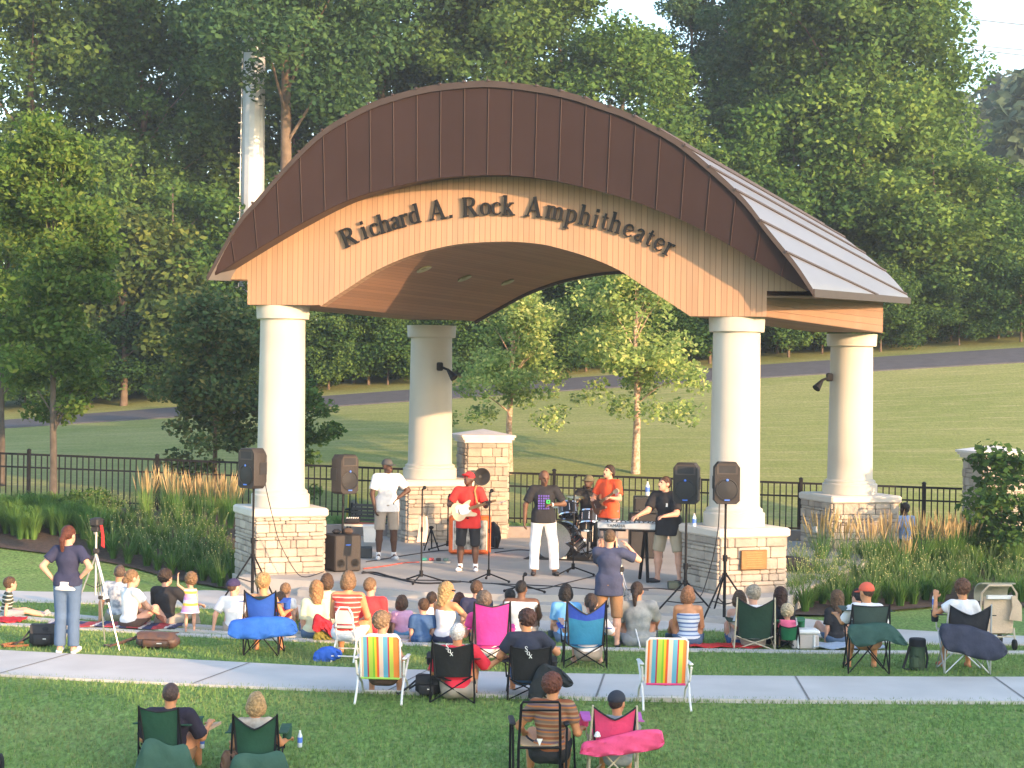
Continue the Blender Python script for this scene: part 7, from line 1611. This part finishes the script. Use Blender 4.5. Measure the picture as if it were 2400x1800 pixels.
# right-most chair
fk = fabric('charcoal', (.022, .024, .032)); d_ = gd(2275, 1580)
CH = camp_chair(2277, d_, R(0), 96, 1418, 1480, fk, M_alu, 'black camp chair with silver legs and a long slate-blue cover, beside the stroller', vdip=.12, cup=-1)
pillow('cover', [(2201, 1474), (2212, 1462), (2260, 1464), (2310, 1478), (2345, 1500), (2362, 1520)], [(2203, 1490), (2215, 1520), (2250, 1532), (2300, 1546), (2335, 1548), (2360, 1534)], d_-.1, .16, fabric('cover_slate', (.035, .042, .075)), CH)
Pr = A(2269, 1358, 'woman with short wavy brown hair and a white tee raising a water bottle, far right', d=d_+.15, pose='chair', s=.89, skin='orange', female=True, hair=(.15, .065, .035), hs='curly', shirt=c_white, sleeve=.5, pants=c_jean, plen=1, shoes=cloth('red_sandal', (.5, .08, .05)), armL=((.75, .3, -.55), (-.1, .45, .85)), armR='rest')
q = Pr['W'](Pr['wrist'][-1]+np.array([-.0, .05, .0])); bottle((q.x, q.y, q.z-.15), 'blue labelled water bottle held up by the woman at the far right')
# green cylinder bag
d_ = gd(2157, 1570); k = d_/FPX; cb_ = empty('cylinder_bag', ((2159-1200)*k, d_, 0)); tag(cb_, 'upright dark green cylindrical bag with straps between the two right camp chairs', 'bag')
mb = MB(); mb.lathe([(.085, 0), (.10, .02), (.10, .30)], 20); mb.build('tube', mat('olive_canvas', (.05, .085, .05), .8, .15, bump=.3), cb_)
mb = MB(); mb.lathe([(.10, .302), (.106, .305), (.106, .385), (.095, .40), (.01, .405)], 20); mb.build('lid', M_darkfabric, cb_)
mb = MB(); mb.rbox((-.05, -.11, .11), (.11, .07, .17), .03); mb.build('pocket', mat('olive_canvas', (.05, .085, .05), .8, .15), cb_)
mb = MB(); mb.tube([(-.10, -.02, .3), (-.15, -.05, .15), (-.19, -.06, .03), (-.12, -.1, .012)], .018, 6); mb.build('strap', M_darkfabric, cb_); mb = MB(); mb.tube([(.10, -.02, .3), (.12, -.05, .15), (.10, -.06, .03)], .014, 6); mb.build('strap', M_darkfabric, cb_)
# stroller
d_ = gd(2352, 1526); k = d_/FPX; stl = empty('stroller', ((2352-1200)*k, d_+.2, 0), R(6)); tag(stl, 'beige folding pushchair with a curved hood at the right edge', 'pushchair')
zt_ = H+(hz(2352)-1372)*k; Mst = mat('beige_canvas', (.58, .45, .33), .85, .08, scale=5, bump=.3)
P = [[(u*.21, -.10+.02*v, zt_-.17-v*.50) for u in (-1, -.5, 0, .5, 1)] for v in (0, .33, .66, 1)]; mb = MB(); mb.slab(P, (0, 1, 0), .03); mb.build('backrest', Mst, stl)
P = []
for a in np.linspace(0, math.pi*.62, 9): P.append([(u*.24, -.08+.30*math.sin(a), zt_-.22+.22*math.cos(a*.9)) for u in (-1, -.6, 0, .6, 1)])
mb = MB(); mb.slab(P, (0, 0, 1), .02); mb.build('hood', mat('sage_canvas', (.33, .32, .25), .85, .1, bump=.3), stl)
mb = MB(); mb.tube([(-.25, -.06, zt_-.45), (-.245, -.1, zt_-.12), (-.16, -.13, zt_-.01), (.16, -.13, zt_-.01), (.245, -.1, zt_-.12), (.25, -.06, zt_-.45)], .016, 8); mb.build('handle', Mst, stl)
mb = MB(); mb.box((0, -.12, zt_-.17), (.36, .05, .05)); mb.build('handle_tray', M_white, stl, smooth=0)
mb = MB()
for s_ in (-1, 1): mb.tube([(s_*.22, -.08, zt_-.6), (s_*.23, -.12, .07)], .013, 7); mb.tube([(s_*.22, -.05, zt_-.65), (s_*.2, .42, .08)], .013, 7)
mb.tube([(-.22, -.1, .18), (.22, -.1, .18)], .01, 6); mb.build('frame', M_beige, stl)
for s_ in (-1, 1):
    for y in (-.12, .42): mb = MB(); mb.lathe([(.03, -.015), (.07, -.018), (.075, 0), (.07, .018), (.03, .015)], 16, (s_*.22, y, .075), Vector((1, 0, 0)).to_track_quat('Z', 'Y').to_matrix()); mb.build('wheel', M_rubber, stl)
mb = MB(); mb.rbox((0, .1, .3), (.36, .3, .2), .04); mb.build('basket', mat('olive_basket', (.30, .22, .10), .85, .2), stl)
mb = MB(); mb.slab([[(.12, -.14, .42), (.30, -.14, .40)], [(.16, -.15, .60), (.29, -.15, .62)], [(.15, -.14, .74), (.2, -.14, .75)]], (0, -1, 0), .03); mb.build('hanging_cloth', Mst, stl)
# --- middle foreground: lawn chairs, black logo chairs ---
cols = [(.06, (.80, .22, .05)), (.12, (.75, .55, .45)), (.22, (.13, .42, .60)), (.26, (.50, .04, .08)), (.37, (.42, .58, .08)), (.42, (.20, .50, .05)), (.47, (.85, .50, .03)), (.53, (.80, .12, .04)), (.64, (.80, .58, .52)), (.76, (.13, .40, .62)), (.80, (.50, .04, .08)), (.90, (.45, .60, .10)), (1.0, (.82, .25, .06))]
def lawn_chair(pxc, yf, wpx, ytop, ybot, label, end, off=0.0, yaw=0):
    d = gd(pxc, yf); k = d/FPX; w_ = wpx*k; root = empty('lawn_chair', ((pxc-1200)*k, d, 0), yaw); tag(root, label, 'lawn chair', 'striped lawn chairs on the pavement')
    zt_ = H+(hz(pxc)-ytop)*k; zb = H+(hz(pxc)-ybot)*k; m_ = bands('webbing_%s' % end, 0, cols, w_, .7, .5+off, .05)
    def bk(u, v): return Vector((u*w_/2*(1-(max(0, v-.93)*3)**2*.5 if abs(u) > .9 else 1), -.02-.14*v+.02*(u*u), zb+(zt_-zb)*v))
    mb = MB(); mb.slab([[bk(u, v) for u in np.linspace(-1, 1, 13)] for v in np.linspace(0, 1, 9)], (0, 1, 0), .012); B_ = mb.build('backrest', m_, root)
    mb = MB(); mb.tube([bk(-1, .0)-Vector((.008, 0, 0)), bk(-1, .95)-Vector((.008, 0, 0)), bk(-.93, 1.01), bk(.93, 1.01), bk(1, .95)+Vector((.008, 0, 0)), bk(1, 0)+Vector((.008, 0, 0))], .012, 8); mb.build('back_tube', M_steel, root)
    mb = MB(); mb.slab([[(u*w_/2, y, zb-.01-.02*(1-u*u)) for u in np.linspace(-1, 1, 9)] for y in (.02, .2, .42)], (0, 0, 1), .012); mb.build('seat', m_, root)
    mb = MB(); mb.tube([(-w_/2, -.03, zb-.005), (w_/2, -.03, zb-.005)], .012, 8); mb.build('rear_webbing_bar', mat('bar_'+end, (.35, .6, .1) if end == 'a' else (.70, .05, .2), .5, .05), root)
    hw = w_/2+.045
    for s_ in (-1, 1):
        mb = MB(); mb.tube([(s_*hw, -.22, .0), (s_*(hw-.005), -.10, .02+zb*.4), (s_*hw, .05, zb), (s_*(hw+.01), .38, zb+.19)], .013, 8); mb.tube([(s_*hw, .48, 0), (s_*hw, .36, zb*.55), (s_*hw, -.05, zb+.05), (s_*(hw+.01), -.10, zb+.2)], .013, 8); mb.build('side_frame', M_steel, root)
        mb = MB(); mb.rbox((s_*(hw+.01), .14, zb+.215), (.05, .5, .025), .012, rot=Matrix.Rotation(R(-3), 3, 'X')); mb.build('armrest', M_white, root)
    mb = MB(); mb.tube([(-hw, -.2, .03), (hw, -.2, .03)], .011, 6) if False else mb.tube([(-hw, .46, .03), (hw, .46, .03)], .011, 6); mb.build('floor_bar', M_steel, root); return d
d_ = lawn_chair(902, 1643, 90, 1488, 1588, 'multicoloured striped lawn chair with an elderly woman in it, left on the pavement', 'a', .06, R(-3))
Po = A(908, 1433, 'elderly woman with short light brown hair in the striped lawn chair', d=d_+.12, pose='chair', s=.88, skin='tan', female=True, hair=(.26, .17, .10), hs='curly', shirt=c_white, sleeve=.4, pants=c_brown, plen=1, shoes=cloth('brown_shoe', (.15, .06, .05)), hy=R(-28), armR='rest', armL='rest')
lawn_chair(1570, 1658, 92, 1494, 1602, 'empty multicoloured striped lawn chair, alone right on the pavement', 'b', 0, R(1))
fbk = fabric('black_nylon', (.016, .016, .018))
d1 = gd(1072, 1642); camp_chair(1070, d1, R(-2), 92, 1506, 1586, fbk, M_black, 'left black camp chair with a white emblem, holding the white-haired man', vdip=.05, cup=-1, logo=True)
Pa = A(1084, 1460, 'white-haired man in a red tee in the left black chair', d=d1+.12, pose='chair', s=.89, skin='orange', build=1.2, hair=WHT, hs='short', shirt=cloth('raspberry_red', (.72, .03, .06)), sleeve=.95, pants=c_kh, plen=.95, shoes=M_shoe_w, armR=((.65, .3, -.8), (.75, .5, .3)), armL='rest', hy=R(-12))
d2 = gd(1256, 1640); camp_chair(1252, d2, R(2), 92, 1514, 1594, fbk, M_black, 'right black camp chair with a white emblem and a dark cover hanging from it', vdip=.03, logo=True)
A(1248, 1428, 'woman with short dark brown hair in a navy tee in the right black chair', d=d2+.12, pose='chair', s=.9, skin='orange', female=True, build=1.18, hair=(.055, .025, .02), hs='curly', shirt=cloth('ink_navy', (.03, .035, .06)), sleeve=.7, pants=c_bl, plen=1, shoes=cloth('mauve_shoe', (.3, .2, .25)), armL=((.55, .2, -.9), (-.35, .75, .1)), armR=((.75, .2, -.7), (.1, .9, .0)), hy=R(35))
pillow('chair_cover', [(1236, 1632), (1248, 1590), (1272, 1555), (1292, 1560), (1312, 1566), (1340, 1592)], [(1240, 1640), (1262, 1638), (1285, 1625), (1300, 1600), (1325, 1612), (1346, 1606)], d2-.12, .1, fabric('dark_cover', (.02, .025, .03))); tag(bpy.data.objects['chair_cover'], 'dark nylon chair cover hanging off the right black camp chair', 'cover')
# --- nearest row ---
def near(px, yt, d, label, **kw): return A(px, yt, label, d=d, pose='chair', **kw)
fdg = fabric('bottle_green', (.018, .075, .045)); dn = 17.7
CHa = camp_chair(389, dn, R(-6), 92, 1657, 1746, fdg, M_black, 'bottle green camp chair of the man with the shaved head, lower left', vdip=.03, mesh_arms=fdg)
pillow('cover', [(310, 1820), (328, 1760), (345, 1732), (400, 1745), (436, 1746), (455, 1790), (480, 1830)], [(305, 1900), (320, 1910), (350, 1920), (390, 1925), (430, 1920), (460, 1910), (490, 1900)], dn-.12, .14, fabric('sage_cover', (.04, .10, .075)), CHa)
near(412, 1598, dn+.13, 'man with a shaved head and dark navy polo in the left bottle green chair', s=.92, skin='orange', build=1.2, hair=(.10, .06, .05), hs='buzz', shirt=cloth('dark_polo', (.022, .018, .035)), sleeve=.95, pants=c_khd, plen=.9, armR=((.5, .25, -.95), (.1, .9, .35)), armL='rest', yaw=R(-6))
CHb = camp_chair(611, dn, R(2), 100, 1674, 1766, fdg, M_black, 'bottle green camp chair of the blond woman, lower left', vdip=.13, mesh_arms=fdg)
pillow('cover', [(528, 1840), (538, 1800), (552, 1768), (600, 1768), (655, 1760), (675, 1790), (690, 1840)], [(525, 1900), (535, 1915), (560, 1920), (610, 1925), (650, 1920), (675, 1910), (692, 1900)], dn-.12, .14, fabric('sage_cover', (.04, .10, .075)), CHb)
near(606, 1623, dn+.13, 'woman with a blond bob in the right bottle green chair', s=.88, skin='orange', female=True, hair=(.50, .32, .15), hs='bob', shirt=mat('cloth_pale_print', (.5, .45, .38), .85, .2, scale=12, col2=(.3, .25, .2)), sleeve=.3, pants=c_kh, armR=((.5, .3, -.9), (.3, .9, .0)), armL='rest')
q = at(489, 1718, dn+.4); mb = MB(); mb.slab([[(-.13, 0, 0), (-.02, -.02, .01)], [(-.06, .2, .02), (.1, .17, .06)]], (0, 0, 1), .03); o = mb.build('food_wrapper', mat('tan_paper', (.62, .42, .28), .8, .1), loc=q); tag(o, 'tan food wrapper on the knee of the man in the dark polo', 'wrapper')
q = at(474, 1735, dn+.4); bottle((q.x, q.y, q.z-.08), 'clear bottle in the cup holder beside the man in the dark polo', h=.16)
q = at(703, 1728, dn+.42); bottle((q.x, q.y, q.z-.1), 'clear bottle in the hand of the blond woman in the green chair', h=.17)
pillow('handbag', [(516, 1790), (522, 1764), (540, 1756), (556, 1764), (564, 1780)], [(516, 1800), (524, 1812), (540, 1816), (556, 1812), (564, 1800)], dn-.0, .12, mat('brown_leather', (.13, .07, .045), .6, .2, scale=12)); tag(bpy.data.objects['handbag'], 'brown handbag hanging on the left arm of the blond woman\'s chair', 'bag')
pillow('tote_bag', [(-30, 1782), (-10, 1770), (4, 1766), (8, 1780)], [(-30, 1830), (-10, 1836), (4, 1834), (8, 1820)], dn, .14, M_darkfabric); tag(bpy.data.objects['tote_bag'], 'dark bag cut off by the lower left corner', 'bag')
# patterned blouse woman in black framed chair
d3 = 17.6; k = d3/FPX; px = 1276; X_ = (px-1200)*k; g = ground_z(X_, d3); dc = empty('director_chair', (X_, d3, g), R(3)); tag(dc, 'black framed chair with a see-through back under the woman in the patterned blouse', 'chair')
zt_ = H+(hz(px)-1641)*k-g; zm = H+(hz(px)-1661)*k-g; zs_ = H+(hz(px)-1752)*k-g; hw = 49*k
mb = MB(); mb.tube([(-hw, -.02, 0), (-hw*1.0, -.02, zs_), (-hw*.92, -.10, zt_-.03), (-hw*.85, -.11, zt_), (hw*.85, -.11, zt_), (hw*.92, -.10, zt_-.03), (hw, -.02, zs_), (hw, -.02, 0)], .014, 8); mb.tube([(-hw*.93, -.1, zm), (hw*.93, -.1, zm)], .011, 6); mb.tube([(-hw, -.02, zs_), (hw, -.02, zs_)], .014, 8); mb.build('back_frame', M_black, dc)
mb = MB(); mb.slab([[(u*hw*.9, y, zs_+.02-.02*(1-u*u)) for u in (-1, -.5, 0, .5, 1)] for y in (-.02, .2, .42)], (0, 0, 1), .015); mb.build('seat', mat('tan_mesh', (.42, .30, .18), .7, .1), dc)
for s_ in (-1, 1):
    mb = MB(); mb.tube([(s_*(hw+.06), .42, 0), (s_*(hw+.06), .40, zs_+.22), (s_*(hw+.06), -.06, zs_+.2), (s_*(hw+.05), -.1, 0)], .013, 7); mb.build('side_frame', M_black, dc); mb = MB(); mb.rbox((s_*(hw+.06), .16, zs_+.235), (.06, .42, .03), .012); mb.build('armrest', M_blackplastic, dc)
mb = MB(); mb.add([(-.03, -.036, zs_+.09), (.03, -.036, zs_+.09), (0, -.036, zs_+.02), (-.03, -.03, zs_+.09), (.03, -.03, zs_+.09), (0, -.03, zs_+.02)], [(0, 2, 1), (3, 4, 5), (0, 1, 4, 3), (1, 2, 5, 4), (2, 0, 3, 5)]); mb.build('care_tag', M_white, dc, smooth=0)
near(1300, 1574, d3+.14, 'woman with short reddish-brown hair in a brown patterned blouse in the black framed chair', s=.96, skin='orange', female=True, build=1.12, hair=(.16, .05, .03), hs='curly', shirt=pat_eth, sleeve=.6, pants=c_blk, plen=.9, armL=((.65, .2, -.85), (-.05, .8, -.35)), armR='rest', hy=R(-14), roll=.04)
# pink chair
fp = fabric('hot_pink', (.78, .07, .20)); d4 = 17.7; CHp = camp_chair(1450, d4, R(1), 100, 1654, 1738, fp, M_beige, 'hot pink camp chair with its pink cover draped behind', vdip=.12, cup=-1, mesh_arms=fabric('violet_pink', (.55, .12, .42)))
pillow('cover', [(1358, 1764), (1370, 1738), (1420, 1728), (1480, 1712), (1545, 1709), (1556, 1730)], [(1359, 1768), (1400, 1772), (1450, 1768), (1500, 1762), (1540, 1756), (1558, 1746)], d4-.1, .14, fabric('cover_pink', (.82, .09, .24)), CHp, curve_=-.04)
near(1460, 1627, d4+.12, 'child with a dark cap turned backwards sunk in the hot pink chair', s=.76, skin='orange', hair=DBR, hs='buzz', cap='back', capm=cloth('dark_cap', (.03, .035, .05)), shirt=c_grey, pants=c_grey, armR=((.6, .25, -.8), (.3, .8, .1)), armL='rest')
q = at(1400, 1728, d4-.16); mb = MB(); mb.lathe([(.02, 0), (.035, .01), (.02, .05), (.002, .06)], 10); o = mb.build('paper_cup', M_white, loc=q); tag(o, 'white paper cup between the pink chair and its cover', 'cup')
# walking cane by the director chair
q = at(1348, 1798, 17.9); mb = MB(); mb.tube([(0, 0, -.05), (-.03, 0, .5)], .011, 6); mb.ball((0, 0, -.03), .03, 8, 6); o = mb.build('walking_stick', M_black, loc=q); tag(o, 'black walking stick standing right of the black framed chair', 'cane')
# --- bags, blankets, tripod with camera ---
tr = photo_tripod((gp(222, 1520).x, gp(222, 1520).y, 0), (0, 0, 1.28), ((-.42, -.05, 0), (.35, -.12, 0), (.02, .5, 0)), 'tall silver tripod with a camera on top beside the standing woman')
q = tr.location; cr = empty('video_camera', (q.x, q.y, 1.60), R(-10)); tag(cr, 'black camera with a red strap on top of the tall tripod', 'camera')
mb = MB(); mb.rbox((0, 0, .06), (.12, .2, .11), .02); mb.rbox((0, -.02, -.03), (.1, .1, .07), .01); mb.build('body', M_blackplastic, cr)
mb = MB(); mb.lathe([(.03, 0), (.035, .09), (.03, .092)], 12, (0, .09, .06), Vector((0, 1, 0)).to_track_quat('Z', 'Y').to_matrix()); mb.build('lens', M_black, cr)
mb = MB(); mb.slab([[(.06, -.03, .02), (.06, .02, .02)], [(.085, -.03, -.12), (.085, .02, -.12)], [(.08, -.03, -.25), (.09, .02, -.28)]], (1, 0, 0), .02); mb.build('strap', mat('red_strap', (.5, .03, .03), .7, .1), cr)
mb = MB(); mb.tube([(-.02, 0, -.1), (-.03, -.02, -.05), (.0, -.02, .0)], .012, 6); mb.build('pan_head', M_alu, cr)
def ground_bag(name, px, yb, tops, bots, th, m, label, cat='bag', dd=0):
    d = gd(px, yb)+dd; o = pillow(name, tops, bots, d, th, m); tag(o, label, cat); return o
def box_bag(name, px, yb, w_, dp, h_, rz, m, label, m2=None):
    p = gp(px, yb, 0); root = empty(name, (p.x, p.y+dp/2, 0), rz); tag(root, label, 'bag'); m2 = m2 or m
    mb = MB(); mb.rbox((0, 0, h_*.45), (w_, dp, h_*.9), min(.06, h_*.3)); mb.ball((w_*.12, 0, h_*.72), (w_*.36, dp*.5, h_*.3), 14, 8); mb.build('body', m, root, smooth=60)
    mb = MB(); mb.rbox((0, -dp*.5-.012, h_*.36), (w_*.62, .05, h_*.5), .02); mb.build('front_pocket', m2, root, smooth=50)
    mb = MB(); mb.slab([[(-w_*.44, -dp*.52, h_*.62), (w_*.44, -dp*.52, h_*.6)], [(-w_*.47, -dp*.35, h_*.93), (w_*.45, -dp*.3, h_*.98)], [(-w_*.45, dp*.4, h_*.93), (w_*.45, dp*.4, h_*.9)]], (0, 0, 1), .014); mb.build('flap', m2, root, smooth=60)
    mb = MB(); mb.tube([(-w_*.5, 0, h_*.7), (-w_*.75, -.05, .1), (-w_*1.1, -.1, .02), (-w_*1.3, .02, .015), (-w_*1.0, .12, .02), (-w_*.5, .1, .12)], .013, 6); mb.build('strap', m2, root)
    mb = MB(); mb.box((w_*.1, -dp*.5-.04, h_*.4), (w_*.12, .006, .012)); mb.build('zip_pull', M_white, root, smooth=0)
box_bag('camera_bag', 95, 1518, .34, .24, .30, R(8), M_darkfabric, 'black camera bag on the grass left of the standing woman', mat('dark_canvas', (.035, .035, .04), .8, .2, bump=.3))
mb = MB(); a = gp(68, 1512, .03); mb.tube([(0, 0, 0), (-.15, -.04, -.01), (-.3, -.1, 0), (-.36, -.02, 0), (-.25, .08, .01), (-.1, .1, .02)], .016, 6); o = mb.build('bag_strap', mat('brown_strap', (.22, .09, .04), .8, .2), loc=a); tag(o, 'brown and black strap lying beside the black camera bag', 'strap')
box_bag('messenger_bag', 366, 1522, .56, .24, .21, R(-4), mat('worn_dark_leather', (.035, .04, .055), .5, .3, scale=7, col2=(.11, .06, .045)), 'dark leather messenger bag on the grass right of the tripod', mat('brown_dark_leather', (.06, .045, .05), .5, .3, scale=9, col2=(.14, .07, .04)))
ground_bag('stuff_sack', 765, 1550, [(733, 1542), (740, 1526), (768, 1514), (795, 1522), (802, 1530)], [(734, 1546), (745, 1552), (770, 1552), (795, 1544), (802, 1538)], .2, fabric('sack_blue', (.02, .10, .50)), 'bright blue stuff sack lying left of the white folding chair')
ground_bag('red_jacket', 760, 1500, [(731, 1470), (738, 1440), (755, 1444), (780, 1462), (796, 1482)], [(733, 1476), (742, 1482), (760, 1478), (778, 1494), (797, 1498)], .2, cloth('crimson', (.42, .02, .04)), 'crimson red jacket heaped behind the long-haired blond girl', 'jacket', -.15)
ground_bag('olive_bag', 753, 1500, [(733, 1492), (742, 1478), (760, 1480), (778, 1490)], [(734, 1499), (745, 1501), (765, 1501), (778, 1499)], .18, mat('olive_cloth', (.22, .20, .04), .85, .2), 'small olive bag under the crimson jacket', 'bag', -.1)
box_bag('backpack', 1004, 1634, .30, .2, .24, R(-10), M_darkfabric, 'black backpack on the pavement edge left of the left black chair', mat('dark_canvas', (.035, .035, .04), .8, .2, bump=.3))
def blanket(px, py, w_, d_w, rz, m, label, z=.0):
    p = gp(px, py, 0); mb = MB(); n = 12; P = [[(w_*(i/n-.5), d_w*(j/6-.5)+.04*math.sin(i*1.3), .045+.012*math.sin(i*1.7+j*2.1)+.006*math.cos(j*3+i)) for i in range(n+1)] for j in range(7)]; mb.slab(P, (0, 0, -1), .012); o = mb.build('blanket', m, loc=(p.x, p.y, 0), rz=rz); tag(o, label, 'blanket', 'picnic blankets on the seat edges')
blanket(265, 1470, 1.9, .5, R(-6), bands('blanket_check', 0, [(.3, (.35, .05, .06)), (.45, (.55, .5, .5)), (.8, (.04, .05, .12)), (1, (.4, .06, .08))], .35), 'red, white and navy striped blanket under the left group')
blanket(5, 1458, .6, .5, 0, cloth('scarlet', (.6, .02, .03)), 'scarlet blanket cut by the left frame edge')
blanket(1700, 1519, 1.0, .32, R(1), cloth('scarlet2', (.55, .03, .03)), 'red blanket on the seat edge below the dark green chair')
blanket(1985, 1519, 1.0, .5, R(1), cloth('pale_blue_blanket', (.35, .42, .52)), 'pale blue blanket on the seat edge right of the cooler')
q = gp(1318, 1312)
# ================= haze =================
mb = MB(); mb.box((0, 150, 22), (500, 440, 64)); hz_ = mb.build('haze', mat('tmp_haze', (1, 1, 1)), smooth=0)
m = bpy.data.materials.new('evening_haze'); m.use_nodes = True; nt = m.node_tree; nt.nodes.clear(); out = node(nt, 'ShaderNodeOutputMaterial'); pv = node(nt, 'ShaderNodeVolumePrincipled')
pv.inputs['Color'].default_value = (.75, .88, 1.0, 1); pv.inputs['Density'].default_value = .0008; pv.inputs['Anisotropy'].default_value = .2
nt.links.new(pv.outputs[0], out.inputs['Volume']); hz_.data.materials.clear(); hz_.data.materials.append(m); tag(hz_, 'thin evening haze in the air over the whole park', 'haze', kind='stuff')
